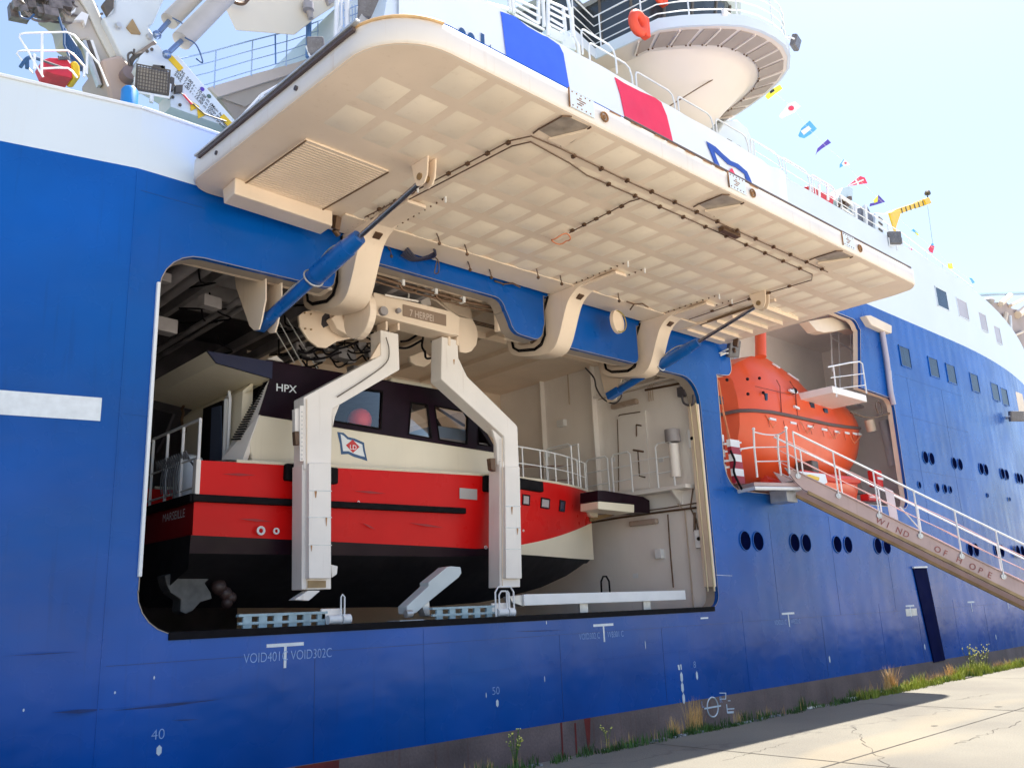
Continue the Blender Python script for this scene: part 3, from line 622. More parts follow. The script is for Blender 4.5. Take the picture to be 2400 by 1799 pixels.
# rubber seal strip on the short edge and narrow one on the long edge
o0 = [(5.02, -.35), (5.02, -2.4), (5.02, -4.45)]
part('edge_seal', MB().beam((4.842, -.55, ZU + .292), (5.003, -4.62, ZU + .292), .05, .055), mat('seal_brown', (.09, .065, .065), .6), door, bevel=.005)
part('edge_flange', MB().beam((4.832, -.45, ZU + .345), (4.995, -4.72, ZU + .345), .07, .035), 'galv', door, bevel=.01)
part('edge_flange', MB().box((9.2, -5.36, ZU + .34), (18.9, -5.32, ZU + .37)), mat('flange_brown', (.10, .075, .08), .6), door, bevel=.008)
# plate fields between the stiffeners: slightly pillowed
def field(name, x, y, w, h, m='lit_cell', parent=door, sag=.021):
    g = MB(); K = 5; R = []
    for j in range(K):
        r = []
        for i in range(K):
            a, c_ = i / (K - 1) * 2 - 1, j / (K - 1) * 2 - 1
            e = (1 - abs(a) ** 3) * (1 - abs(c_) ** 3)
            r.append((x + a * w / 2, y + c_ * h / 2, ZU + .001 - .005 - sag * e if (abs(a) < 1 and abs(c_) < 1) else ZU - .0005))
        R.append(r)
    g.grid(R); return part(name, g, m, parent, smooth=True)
proto = None
for j in range(7):
    y = -4.88 + 0.807 * j
    for i in range(22):
        x = 5.80 + 0.62 * i
        if x > 19.0 or y > -.35: continue
        if j == 0 and (x < 5.9 or x > 18.6 or any(abs(x - q) < .45 for q in (8.3, 12.1, 16.05))): continue
        if 5.2 < x < 7.35 and y > -2.75: continue
        if j >= 5 and x > 16.5: continue
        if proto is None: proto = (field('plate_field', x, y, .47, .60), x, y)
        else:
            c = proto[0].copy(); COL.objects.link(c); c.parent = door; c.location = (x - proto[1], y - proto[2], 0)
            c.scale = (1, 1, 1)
mb = MB()   # raised belt where the hinge girder runs
part('hinge_girder', MB().box((7.3, -.78, ZU - .035), (19.2, -.10, ZU - .001)), 'creamd', door, bevel=.02)
# louvred panel near the corner, its frame, and the long trunk beside it
q = [(5.49, -.66), (5.58, -2.48), (7.02, -2.44), (6.90, -.68)]
lp = part('louvre_panel', MB().prism([(x, y, ZU - .03) for x, y in q], (0, 0, .028)), 'creamd', door)
mb = MB()
for a, b_ in ((0, 1), (3, 0), (2, 3)): mb.beam((q[a][0], q[a][1], ZU - .038), (q[b_][0], q[b_][1], ZU - .038), .022, .012)
part('panel_gap', mb, mat('shadow_gap_brown', (.17, .10, .05), .7), lp)
pr = None
for k in range(26):
    t = (k + .7) / 27; a = Vector((q[0][0], q[0][1], 0)).lerp(Vector((q[1][0], q[1][1], 0)), t); b2 = Vector((q[3][0], q[3][1], 0)).lerp(Vector((q[2][0], q[2][1], 0)), t)
    a.z = b2.z = ZU - .036; mb = MB(); mb.beam(a + Vector((.03, 0, 0)), b2 - Vector((.03, 0, 0)), .030, .010)
    part('louvre', mb, 'cream', lp)
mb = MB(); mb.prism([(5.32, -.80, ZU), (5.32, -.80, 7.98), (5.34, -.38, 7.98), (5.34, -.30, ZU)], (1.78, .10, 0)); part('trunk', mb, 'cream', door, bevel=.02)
mb = MB(); mb.prism([(4.98 + .12, -.78, ZU), (5.05, -.4, ZU), (5.08, -.40, 8.12), (5.30, -.40, 7.98), (5.30, -.78, 7.98)], (.05, 0, 0)); 
mb = MB(); mb.obox((7.22, -.62, 8.10), (.06, .02, 0), (0, .07, .03), (0, -.03, .11)); mb.cone((7.22, -.55, 8.0), (7.33, -.5, 7.95), .05, .05, 10); part('latch_motor', mb, 'pipe', door, bevel=.01)
mb = MB(); mb.obox((19.15, -.62, 8.14), (.06, .02, 0), (0, .07, .03), (0, -.03, .11)); mb.cone((19.2, -.5, 8.0), (19.3, -.45, 7.95), .05, .05, 10); part('latch_motor', mb, 'pipe', door, bevel=.01)
# stepped corner stiffening on the far short edge
mb = MB()
for k in range(6): mb.box((17.3 + k * .02, -.45 - k * .42, ZU - .10), (18.9, -.43 - k * .42, ZU))
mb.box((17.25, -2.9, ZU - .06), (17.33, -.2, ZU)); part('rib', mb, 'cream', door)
part('rib_panel', MB().box((17.35, -2.6, ZU - .022), (18.85, -.3, ZU - .002)), 'lit_cell', door, bevel=.01)
mb = MB(); mb.beam((17.15, -2.75, ZU - .05), (17.28, -.85, ZU - .05), .03, .05); part('rib_edge', mb, mat('shadow_gap_brown', (.17, .10, .05), .7), door)
# recessed handling slots, the access plates and eyes along the outer rim
for i, (x0, x1) in enumerate(((8.02, 8.58), (11.85, 12.45), (15.75, 16.35))):
    s = part('slot', MB().prism([(x0, -4.72, ZU - .006), (x0 + .02, -5.22, ZU - .006), (x1 - .08, -5.24, ZU - .006), (x1, -4.66, ZU - .006)], (0, 0, .006)), mat('slot_shade', (.34, .29, .25), .35, var=.25, scale=5), door)
    mb = MB(); mb.tube([(x0 - .02, -4.62, ZU - .02), (x0 - .04, -4.75, ZU - .02), (x0 - .02, -5.2, ZU - .02), (x0 + .1, -5.27, ZU - .015)], .013, 5); mb.tube([(x1 - .02, -4.62, ZU - .02), (x1 + .02, -4.8, ZU - .02), (x1 - .06, -5.26, ZU - .02)], .013, 5); part('slot_edge', mb, 'pipe', s, smooth=True)
    mb = MB(); mb.prism([(x0 + .25, -4.66, ZU - .01), (x1 - .04, -5.22, ZU - .01), (x1, -4.66, ZU - .01)], (0, 0, -.04)); part('slot_flap', mb, 'creamd', s)
    ap = part('access_plate', MB().box((x0 - .02, -5.365, ZU + .06), (x0 + .48, -5.345, ZU + .33)), 'white', door, bevel=.004)
    mb = MB(); mb.box((x0 - .035, -5.37, ZU + .05), (x0 - .02, -5.35, ZU + .35))
    for k in range(5): mb.ball((x0 + .03 + .09 * k, -5.366, ZU + .09), .012, 6, 4)
    for k in range(5): mb.ball((x0 + .03 + .09 * k, -5.366, ZU + .30), .012, 6, 4)
    for k in range(4): mb.box((x0 + .12 + .05 * (k % 2), -5.369, ZU + .14 + .035 * k), (x0 + .22 + .04 * (k % 3), -5.364, ZU + .155 + .035 * k))
    part('bolt', mb, 'rust', ap)
    mb = MB(); mb.tube([(x0 + .70 + .07 * math.cos(a * PI / 7), -5.36, ZU + .17 + .07 * math.sin(a * PI / 7)) for a in range(14)], .016, 6, closed=True); mb.cone((x0 + .70, -5.362, ZU + .17), (x0 + .70, -5.35, ZU + .17), .035, .035, 10); part('lashing_eye', mb, 'rust', door, smooth=True)
for (x, y) in ((4.872, -1.1), (4.955, -3.3)):
    mb = MB(); mb.cone((x - .012, y, ZU + .13), (x + .05, y, ZU + .13), .035, .035, 10); part('drain_hole', mb, 'dark', door)
mb = MB()
for k in range(9):
    x = 8.7 + k * .45 + random.random() * .3; mb.add([(x, -5.356, ZU + .30), (x + .25, -5.356, ZU + .305), (x + .28, -5.356, ZU + .33), (x + .02, -5.356, ZU + .335)], [[0, 1, 2, 3]])
part('rust_line', mb, 'rust', door)
mb = MB(); mb.tube([(x, y, ZU + .345) for x, y in arc(5.95, -4.42, .925, 185, 262, 10)], .022, 6); part('rim_bead', mb, mat('ochre_rim', (.55, .36, .18), .6, var=.3, scale=4), door, smooth=True)
# hydraulic pipes with clips
zp = ZU - .045
mb = MB(); run1 = [(7.60, -.9, zp), (7.64, -1.4, zp), (7.85, -4.3, zp), (8.0, -4.58, zp), (8.6, -4.60, zp), (10.2, -4.55, zp), (16.6, -4.55, zp)]
run2 = [(7.72, -.9, zp), (7.76, -1.4, zp), (7.97, -4.2, zp), (8.1, -4.46, zp), (9.0, -4.38, zp), (9.5, -4.28, zp), (12.0, -4.30, zp), (16.45, -4.28, zp), (16.75, -4.1, zp), (16.68, -2.9, zp), (16.75, -.9, zp)]
for r_, w in ((run1, .011), (run2, .011)): mb.tube(r_, w, 6)
mb.tube([(run2[6][0] - 1.2, -4.28, zp), (10.75, -4.1, zp), (10.85, -2.6, zp)], .011, 5)
hp = part('hydraulic_pipe', mb, 'pipe', door, smooth=True)
cp = None
pts = [(7.62 + .035 * k, -1.3 - .42 * k) for k in range(8)] + [(8.9 + .62 * k, -4.56) for k in range(13)] + [(10.0 + .66 * k, -4.29) for k in range(10)] + [(10.78 + .01 * k, -3.9 + .3 * k) for k in range(5)] + [(16.7, -3.6 + .5 * k) for k in range(5)]
for i, (x, y) in enumerate(pts):
    if cp is None: cp = (part('pipe_clip', MB().box((x - .022, y - .035, ZU - .068), (x + .022, y + .035, ZU - .02)), 'pipe', hp), x, y)
    else: c = cp[0].copy(); COL.objects.link(c); c.parent = hp; c.location = (x - cp[1], y - cp[2], 0)
mb = MB(); mb.box((12.9, -4.5, ZU - .10), (13.45, -4.38, ZU - .02)); part('valve_block', mb, 'pipe', door, bevel=.01)
mb = MB(); mb.tube([(10.83 + .14 * math.cos(a * PI / 8), -2.4 + .2 * math.sin(a * PI / 8), ZU - .10 - .03 * math.sin(a)) for a in range(16)], .013, 5, closed=True); part('rope_loop', mb, mat('orange_rope', (.7, .25, .12), .7), door, smooth=True)
# small hooks, cleats and bundles hanging near the hinge line
for i, (u, v_, k) in enumerate(((1028, 570, 0), (1093, 595, 0), (1022, 615, 1), (975, 600, 2), (1100, 632, 0), (1150, 650, 0), (1260, 650, 0), (1315, 665, 0), (1185, 675, 3), (1450, 705, 0), (1490, 722, 3), (915, 600, 0))):
    p = Zp(u, v_, 8.1); mb = MB()
    if k == 0: mb.tube([(p.x - .12, p.y - .1, ZU - .03), (p.x, p.y, ZU - .05), (p.x + .02, p.y, p.z + .02)], .012, 5); mb.ball((p.x + .02, p.y, p.z), .035, 8, 6)
    elif k == 1: mb.tube(curve_pts([(p.x - .1, p.y, ZU - .02), (p.x + .05, p.y, ZU - .1), (p.x + .1, p.y + .05, ZU - .3), (p.x, p.y + .05, ZU - .34), (p.x + .02, p.y, ZU - .12)], 5), .012, 5)
    elif k == 2:
        for j in range(5): mb.tube(curve_pts([(p.x - .2, p.y + .05 * j, ZU - .03 - .02 * j), (p.x + .05, p.y + .04 * j, ZU - .18), (p.x + .28, p.y - .2, ZU - .08 - .02 * j), (p.x + .22, p.y - .25, ZU - .02)], 4), .02, 5)
    else: mb.tube([(p.x - .3, p.y, ZU - .06), (p.x - .05, p.y, ZU - .07), (p.x + .1, p.y - .12, ZU - .06), (p.x + .3, p.y - .12, ZU - .1)], .018, 5); mb.tube([(p.x - .05, p.y, ZU - .07), (p.x + .05, p.y + .2, ZU - .12)], .018, 5)
    part('hook' if k in (0, 3) else 'hose_bundle', mb, 'navy' if k == 2 else 'pipe', door, smooth=True)
# round cap plate hanging from the girder
c0 = Yp(1448, 754, -.45); ax = (CAM - c0); ax.z *= .2; ax.normalize()
mb = MB(); mb.cone(c0 + Vector((-.02, .06, 0)), c0 + Vector((.0, -.03, 0)), .27, .27, 28); rc = part('round_cap', mb, 'cream', door, bevel=.01)
mb = MB(); mb.tube([(c0.x + .245 * math.cos(a * PI / 14), c0.y - .035, c0.z + .245 * math.sin(a * PI / 14)) for a in range(28)], .015, 5, closed=True); part('gasket', mb, mat('olive_gasket', (.3, .24, .06), .6), rc, smooth=True)
# ---- goose-neck hinge arms
def arm(x0, x1, full=False):
    cv = curve_pts([Vector(q + (0,)) for q in ((-1.45, 8.24), (-1.05, 8.185), (-.78, 8.09), (-.60, 7.94), (-.48, 7.72), (-.37, 7.46), (-.25, 7.20), (-.12, 7.03), (.08, 6.955), (.34, 6.965), (.75, 7.04), (1.12, 7.15), (1.31, 7.30), (1.36, 7.5))], 4)
    out = [(q.x, q.y) for q in cv] + [(1.36, 8.1),
           (1.06, 8.1), (1.06, 7.5), (1.02, 7.40), (.92, 7.33), (.60, 7.27), (.40, 7.31), (.29, 7.41), (.25, 7.55), (.24, 7.8), (.22, 8.24)]
    g = MB(); g.prism([(x0, y, z) for y, z in out], (x1 - x0, 0, 0)); a = part('hinge_arm', g, 'cream', door, smooth=True, bevel=.016)
    g = MB(); g.box((x0 + .05, -1.9, ZU - .10), (x1 - .05, -.9, ZU - .036)); part('foot_plate', g, 'cream', a, bevel=.01)
    g = MB()
    for k in range(14): g.ball((x0 - .06, -2.2 + .16 * k, ZU - .02), .018, 6, 4); g.ball((x1 + .06, -2.2 + .16 * k, ZU - .02), .018, 6, 4)
    part('bolt', g, 'pipe', a, kind='stuff')
    g = MB()
    for dy in (.0, .035): g.tube([(x0 - .03, -.05 + dy, ZU - .05), (x0 - .03, .10 + dy, 7.9), (x0 - .03, .10 + dy, 7.36), (x0 - .03, .22 + dy, 7.16 + dy), (x0 - .03, .45, 7.10 + dy), (x0 - .03, .95, 7.19 + dy), (x0 - .03, 1.14 - dy, 7.32), (x0 - .03, 1.2 - dy, 7.6)], .016, 6)
    part('hose', g, 'black', a, smooth=True)
    g = MB(); g.obox(((x0 + x1) / 2 + .02, -.70, 8.075), (.07, 0, 0), (0, .06, -.03), (0, .03, .05)); part('drain_cut', g, 'pipe', a)
    g = MB(); g.tube([(x0 - .04, -2.3, ZU - .12), (x0 - .04, -2.3, ZU)], .018, 5); g.tube([(x1 + .04, -2.3, ZU - .12), (x1 + .04, -2.3, ZU)], .018, 5); part('pin', g, 'rail', a)
    return a
arm(7.72, 8.20); arm(12.88, 13.32); arm(16.0, 16.42)
# bearing cheeks of the aft arm, set deep in the bay
mb = MB()
def disc(x, y, z, r, t, a0=0, a1=360, squash=1.0):
    return [(x, y + math.cos(math.radians(a0 + (a1 - a0) * k / 24)) * r, z + math.sin(math.radians(a0 + (a1 - a0) * k / 24)) * r * squash) for k in range(25 if a1 - a0 < 360 else 24)]
mb = MB(); mb.prism(disc(8.22, .30, 6.92, .44, .1), (.14, 0, 0)); part('hinge_cheek', mb, 'cream', door, bevel=.015)
# ---- hydraulic cylinders
def cyl(f, t, fr, rb):
    u = f.lerp(t, fr); x = t.x; top = (t.y, t.z); d = (t - f).normalized()
    g = MB(); g.cone(f + d * .25, u, rb, rb, 20); c = part('cylinder_barrel', g, 'cylblue', door, smooth=True)
    g = MB(); g.cone(u - d * .75, u + d * .0, rb * 1.55, rb * 1.5, 18); g.cone(u - d * .02, u + d * .28, rb * 1.42, rb * 1.15, 18); g.cone(u - d * .95, u - d * .75, rb * 1.05, rb * 1.55, 18); part('cylinder_head', g, 'cylblue', c, smooth=True)
    g = MB(); g.cone(u, t, .042, .042, 14); part('piston_rod', g, 'steel', c, smooth=True)
    g = MB(); g.obox(f + d * .1, (.10, 0, 0), d * .18, d.cross(Vector((1, 0, 0))) * .09); g.ball(f + d * .25, rb * .9, 12, 8); part('foot_eye', g, 'cylblue', c, bevel=.02)
    g = MB(); n2 = d.cross(Vector((1, 0, 0)))
    if n2.z < 0: n2 = -n2
    side = Vector((-1, 0, 0))
    for s_ in (.10, .14): g.tube(curve_pts([f + d * .3 + n2 * s_, f + d * .9 + n2 * (s_ + .05), u - d * 1.1 + n2 * (rb + .05), u - d * .8 + n2 * (rb * 1.7), u - d * .3 + n2 * (rb * 1.9) + side * .06, u + n2 * rb], 5), .014, 6)
    for k in range(5): g.ball(f + d * (.45 + .4 * k) + n2 * (rb + .03), .035, 8, 6)
    part('oil_line', g, 'galv', c, smooth=True)
    g = MB(); g.tube([u - d * .85 + (n2 * math.cos(a * PI / 9) + Vector((1, 0, 0)) * math.sin(a * PI / 9)) * rb * 1.62 for a in range(18)], .016, 5, closed=True); part('clamp_ring', g, 'galv', c, smooth=True)
    g = MB()
    for sx in (-.085, .06):
        pr_ = [(x + sx, top[0] - .20, ZU), (x + sx, top[0] - .17, top[1] - .02), (x + sx, top[0] - .10, top[1] - .13), (x + sx, top[0], top[1] - .15), (x + sx, top[0] + .10, top[1] - .11), (x + sx, top[0] + .14, top[1]), (x + sx, top[0] + .22, ZU)]
        g.prism(pr_, (.028, 0, 0))
    cl = part('clevis', g, 'cream', door, bevel=.01)
    g = MB(); g.cone((x - .11, top[0], top[1]), (x + .12, top[0], top[1]), .055, .055, 14); part('clevis_pin', g, mat('worn_bronze', (.30, .20, .10), .4, metal=.3), cl, smooth=True)
    return c
XL = 7.30; XF = 6.55
tL = Xp(995, 418, XL); fL = Xp(612, 762, XF); cyl(fL, tL, .56, .105)
XR = 16.65; XG = 16.3
tR = Xp(1783, 712, XR); fR = Xp(1432, 926, XG); cyl(fR, tR, .55, .088)
# cylinder bracket inside the bay (white plate) belongs to the ship
f = Xp(606, 765, XF)
for k, du in ((-.16, 0), (.13, 0)):
    mb = MB(); mb.prism([Xp(u, v_, XF - .16) + Vector((k + .16, 0, 0)) for u, v_ in ((545, 605), (622, 625), (622, 700), (612, 752), (606, 772), (594, 774), (584, 764), (552, 672))], (.03, 0, 0)); part('cylinder_bracket', mb, 'cream', ship, bevel=.01)
f = Xp(1425, 930, XG); mb = MB(); mb.prism([(XG + .12, .48, 8.3), (XG + .12, f.y + .5, 8.3), (XG + .12, f.y + .14, f.z - .1), (XG + .12, f.y - .14, f.z - .1)], (.03, 0, 0)); part('cylinder_bracket', mb, 'cream', ship, bevel=.01)
mb = MB(); fw = W(1425, 935, 16.9); mb.tube(curve_pts([W(1372, 862, 17.2), W(1392, 885, 17.2), W(1398, 910, 17.1), W(1415, 935, 17.0), W(1440, 945, 16.9), W(1456, 930, 16.9), W(1452, 915, 16.9)], 5), .022, 6)
mb.tube(curve_pts([W(1598, 928, 18), W(1604, 945, 18), W(1622, 948, 18), W(1625, 925, 18)], 5), .03, 6); mb.obox(W(1600, 918, 18.1), (.08, 0, 0), (0, .12, 0), (0, 0, .12)); part('hose', mb, 'dark', ship, smooth=True)
# ================================================================== RED WORK BOAT IN THE BAY
boat = thing('work_boat', 'red and cream crew boat with black bottom hanging inside the open bay', 'boat', (11.5, 3.3, 1.9))
YC = 3.3
def bw(x): return 1.8 if x < 11.5 else 1.8 * max(0.0, 1 - ((x - 11.5) / 5.98) ** 2.2)
def sheer(x): return 4.26 + (0.0305 * (x - 5.9) if x < 13 else 0.0305 * 7.1 + 0.028 * (x - 13))
def zred(x): return (3.04 - 0.019 * (x - 5.9)) if x < 12 else 2.92 + 0.89 * ((x - 12) / 5.47) ** 1.5
def zblk(x): return 2.75 if x < 11.5 else 2.75 + .10 * min(1, (x - 11.5) / 2)
def zkeel(x):
    P = [(5.9, 1.95), (9, 1.86), (12, 1.80), (13.6, 1.86), (14.4, 1.96), (15.5, 2.17), (16.5, 2.47), (17.2, 2.80), (17.5, 3.2)]
    for (a, za), (b_, zb) in zip(P, P[1:]):
        if x <= b_: return za + (zb - za) * (x - a) / (b_ - a)
    return P[-1][1]
def fl(x, k):      # narrowing of the lower water lines towards the stem
    t = max(0, (x - 11.0) / 6.48); return 1 - k * t ** 1.5
XS = [5.9, 6.6, 8, 9.5, 11, 12, 12.8, 13.5, 14.2, 14.9, 15.5, 16.0, 16.4, 16.8, 17.1, 17.3, 17.42, 17.48]
def pt(x, f, z, s): return (x, YC - s * max(0.012, bw(x) * f), z)
def strip(fa, za, fb, zb, xs=XS, sides=(1, -1)):
    g = MB()
    for s in sides: g.grid([[pt(x, fa(x), za(x), s), pt(x, (fa(x) + fb(x)) / 2, (za(x) + zb(x)) / 2, s), pt(x, fb(x), zb(x), s)] for x in xs])
    return g
one = lambda x: 1.0
low = lambda x: .97 * fl(x, .35); lo2 = lambda x: .95 * fl(x, .55)
part('topsides', strip(one, sheer, low, zred, [x for x in XS]), 'red', boat, smooth=True)
for sd_ in (1, -1):
    part('boot_stripe', strip(low, zred, lo2, zblk, [x for x in XS if x <= 12.8], (sd_,)), 'maroon', boat, smooth=True)
part('bow_flash', strip(low, zred, lo2, zblk, [x for x in XS if x >= 12.8]), 'boatcream', boat, smooth=True)
g = MB()
for s in (1, -1): g.grid([[pt(x, lo2(x), zblk(x), s), pt(x, .85 * lo2(x), (zblk(x) * .8 + zkeel(x) * .2) if x < 16.9 else zkeel(x), s), (x, YC, min(zkeel(x), zblk(x)))] for x in XS])
part('bottom', g, 'bottom', boat, smooth=True)
g = MB(); x = 5.9; g.add([(x, YC - 1.8, 3.04), (x, YC - 1.8, 3.66), (x, YC + 1.8, 3.66), (x, YC + 1.8, 3.04)], [[0, 1, 2, 3]]); part('transom', g, mat('transom_dark_red', (.26, .006, .010), .35), boat)
g = MB(); g.add([(x, YC - 1.74, 3.05), (x, YC + 1.74, 3.05), (x, YC + 1.7, 2.5), (x, YC, 1.95), (x, YC - 1.7, 2.5)], [[0, 1, 2, 3, 4]]); part('transom_bottom', g, 'bottom', boat)
text('MARSEILLE', (5.885, YC - .55, 3.36), (0, -1, 0), (0, 0, 1), .20, 'textwhite', 'lettering', boat)
# black rubbing strake along the side and round the transom
g = MB(); g.beam((5.84, YC - 1.84, 3.63), (11.6, YC - 1.84, 3.67), .10, .12); g.beam((5.86, YC - 1.86, 3.63), (5.86, YC + 1.86, 3.63), .12, .14); part('rubbing_strake', g, 'black', boat, bevel=.02)
g = MB()
for xx, (dz0, dz1) in ((8.02, (0, .30)), (12.28, (0, .34)), (13.6, (0, .24))):
    w = {8.02: .53, 12.28: .12, 13.6: .62}[xx]; y = YC - bw(xx) - .06
    g = MB(); g.obox((xx, YC - bw(xx + w * .3) - .03, sheer(xx) - dz1 / 2), (w, .0, 0) if xx < 13 else (w, .14, 0), (0, .08, 0), (0, 0, dz1 / 2)); part('fender_pad', g, 'black', boat, bevel=.03)
g = MB()
for sx in (1, -1): g.tube([pt(x_, 1.0, sheer(x_) + .02, sx) for x_ in XS[1:]], .03, 6)
part('gunwale_cap', g, 'boatcream', boat, smooth=True)
g = MB(); g.grid([[pt(x_, .99, sheer(x_) - .06, 1), pt(x_, .99, sheer(x_) - .06, -1)] for x_ in XS if x_ > 7.0]); part('deck', g, 'boatcream', boat)
g = MB(); g.box((5.9, YC - 1.75, 3.6), (7.3, YC + 1.75, 3.66)); part('aft_deck', g, 'duct', boat)
g = MB(); g.box((5.9, YC - 1.82, 3.7), (5.98, YC - 1.68, 4.28)); part('bulwark_end', g, 'legwhite', boat, bevel=.01)
# skin fittings, exhausts, portlights, side lettering strip
for u, v_, r in ((611, 1243, .06), (647, 1244, .045), (1226, 1243, .02), (1138, 1282, .03), (840, 1176, .02)):
    p = Yp(u, v_, 1.48); g = MB(); g.tube([(p.x + r * math.cos(a * PI / 7), 1.47, p.z + r * math.sin(a * PI / 7)) for a in range(14)], r * .35, 6, closed=True); part('skin_fitting', g, 'rail', boat, smooth=True)
def sidebox(u0, v0, u1, v1, m, nm, fr=True):
    a, c_ = Yp(u0, v0, 1.6), Yp(u1, v1, 1.6); xm = (a.x + c_.x) / 2
    yv = YC - bw(xm) * (.985); a, c_ = Yp(u0, v0, yv), Yp(u1, v1, yv); x0, x1 = a.x, c_.x; z0, z1 = c_.z, a.z
    f = lambda xx, zz: (xx, YC - bw(xx) * (1 - (1 - low(xx)) * (sheer(xx) - zz) / (sheer(xx) - zred(xx))) - .012, zz)
    g = MB(); g.add([f(x0, z0), f(x1, z0), f(x1, z1), f(x0, z1)], [[0, 1, 2, 3]]); o = part(nm, g, m, boat)
    if fr: g = MB(); g.tube([f(x0, z0), f(x1, z0), f(x1, z1), f(x0, z1)], .022, 5, closed=True); part('frame', g, 'maroon', o, smooth=True)
sidebox(1075, 1143, 1118, 1171, mat('vent_plate_grey', (.40, .38, .38), .35), 'vent_plate', False)
sidebox(1226, 1159, 1246, 1182, 'palewin', 'portlight'); sidebox(1272, 1166, 1300, 1189, 'palewin', 'portlight'); sidebox(1324, 1170, 1344, 1195, 'glass', 'portlight')
# stem casting and folding bow gangway
g = MB(); g.prism([Yp(u, v_, 3.05) for u, v_ in ((1378, 1155), (1384, 1148), (1401, 1150), (1402, 1212), (1384, 1208), (1372, 1190))], (0, .5, 0)); st = part('stem_head', g, 'boatcream', boat, bevel=.02)
for v_ in (1160, 1174): p = Yp(1392, v_, 3.04); g = MB(); g.cone(p, p + Vector((0, -.03, 0)), .05, .05, 12); part('bolt_boss', g, 'galv', st, smooth=True)
g = MB(); g.prism([Yp(u, v_, 1.78) for u, v_ in ((1401, 1148), (1420, 1149), (1508, 1163), (1523, 1172), (1524, 1202), (1489, 1199), (1487, 1180), (1401, 1172))], (0, .6, 0)); part('bow_ramp', g, 'maroon', boat, bevel=.02)
g = MB(); g.prism([Yp(u, v_, 1.72) for u, v_ in ((1402, 1174), (1487, 1182), (1487, 1201), (1402, 1192))], (0, .6, 0)); part('ramp_cylinder', g, 'boatcream', boat, bevel=.02)
g = MB(); g.prism([Yp(u, v_, 3.2) for u, v_ in ((1382, 1204), (1402, 1206), (1470, 1199), (1430, 1210), (1385, 1222))], (0, .3, 0)); part('ramp_bracket', g, 'wood', boat, bevel=.01)
# ---- superstructure
g = MB(); g.prism([(7.10, 1.88, sheer(7.1)), (12.95, 1.88, sheer(12.9)), (12.93, 1.88, 5.08), (7.19, 1.88, 5.25), (7.02, 1.88, 4.75)], (0, 2.84, 0)); part('cabin_trunk', g, 'boatcream', boat, bevel=.02)
def px2(lst, y=1.86): return [(Yp(u, v_, y).x, Yp(u, v_, y).z) for u, v_ in lst]
M['winband'] = mat('window_band_paint', (0.014, 0.005, 0.012), 0.4, var=0.3, scale=2, spec=0.12)
outer = px2([(607, 971), (783, 1000), (1163, 1060)]) + [(12.25, 6.0), (11.95, 6.30), (8.6, 6.26), (7.37, 6.28), (7.37, 5.97)]
holes = [px2([(785, 905), (896, 917), (892, 1005), (783, 987)]), px2([(963, 942), (1001, 948), (1011, 1027), (957, 1017)]), px2([(1018, 951), (1096, 966), (1094, 1041), (1029, 1030)]), px2([(1121, 1003), (1150, 1046), (1121, 1041)])]
for nm, y, dy in (('window_band', 1.86, .05), ('window_band', 4.70, .05)):
    g = MB(); g.holed([outer] + (holes if y < 2 else []), lambda a, c_, y=y: (a, y, c_), (0, dy, 0)); part(nm, g, 'winband', boat)
cg = bpy.data.materials.new('cabin_glass'); cg.use_nodes = True; M['cabinglass'] = cg
n_, l_ = cg.node_tree.nodes, cg.node_tree.links; n_.remove(n_['Principled BSDF'])
tr = n_.new('ShaderNodeBsdfTransparent'); tr.inputs[0].default_value = (.86, .84, .84, 1); gl = n_.new('ShaderNodeBsdfGlossy'); gl.inputs['Roughness'].default_value = .03
fr_ = n_.new('ShaderNodeFresnel'); fr_.inputs[0].default_value = 1.55; mx = n_.new('ShaderNodeMixShader'); l_.new(fr_.outputs[0], mx.inputs[0]); l_.new(tr.outputs[0], mx.inputs[1]); l_.new(gl.outputs[0], mx.inputs[2]); l_.new(mx.outputs[0], n_['Material Output'].inputs[0])
for h in holes:
    g = MB(); g.add([(a, 1.885, c_) for a, c_ in h], [[0, 1, 2, 3]]); w_ = part('side_window', g, 'cabinglass', boat)
    g = MB(); g.tube([(a, 1.85, c_) for a, c_ in h], .022, 5, closed=True); part('frame', g, 'black', w_, smooth=True)
g = MB(); g.box((7.3, 1.9, 6.24), (12.0, 4.72, 6.32)); part('wheelhouse_roof', g, 'maroon', boat, bevel=.03)
g = MB(); g.prism([(12.93, 1.9, 5.06), (12.25, 1.9, 6.02), (12.30, 1.9, 6.02), (12.98, 1.9, 5.06)], (0, .35, 0)); g.prism([(12.93, 3.2, 5.06), (12.25, 3.2, 6.02), (12.30, 3.2, 6.02), (12.98, 3.2, 5.06)], (0, .16, 0)); g.prism([(12.93, 4.4, 5.06), (12.25, 4.4, 6.02), (12.30, 4.4, 6.02), (12.98, 4.4, 5.06)], (0, .34, 0)); part('windscreen_post', g, 'maroon', boat)
g = MB(); g.add([(12.94, 2.2, 5.06), (12.27, 2.2, 6.02), (12.27, 4.4, 6.02), (12.94, 4.4, 5.06)], [[0, 1, 2, 3]]); part('windscreen', g, 'cabinglass', boat)
g = MB(); g.box((7.45, 1.95, 5.22), (12.8, 4.65, 5.27)); part('cabin_floor', g, 'duct', boat)
g = MB(); g.ball(Yp(843, 985, 2.25), .25, 16, 12); part('buoy', g, mat('fluorescent_red', (.85, .03, .01), .5), boat, smooth=True)
g = MB(); g.box((10.4, 2.3, 5.27), (10.75, 2.8, 5.95)); part('helm_seat', g, 'bay', boat, bevel=.06)
g = MB(); g.box((11.4, 2.2, 5.27), (12.4, 3.4, 5.6)); part('console', g, mat('console_pale_blue', (.30, .42, .60), .4), boat, bevel=.04)
g = MB(); g.tube([(10.9, 2.0, 6.1), (12.1, 2.0, 5.62)], .03, 6); part('wiper_arm', g, 'pipe', boat)
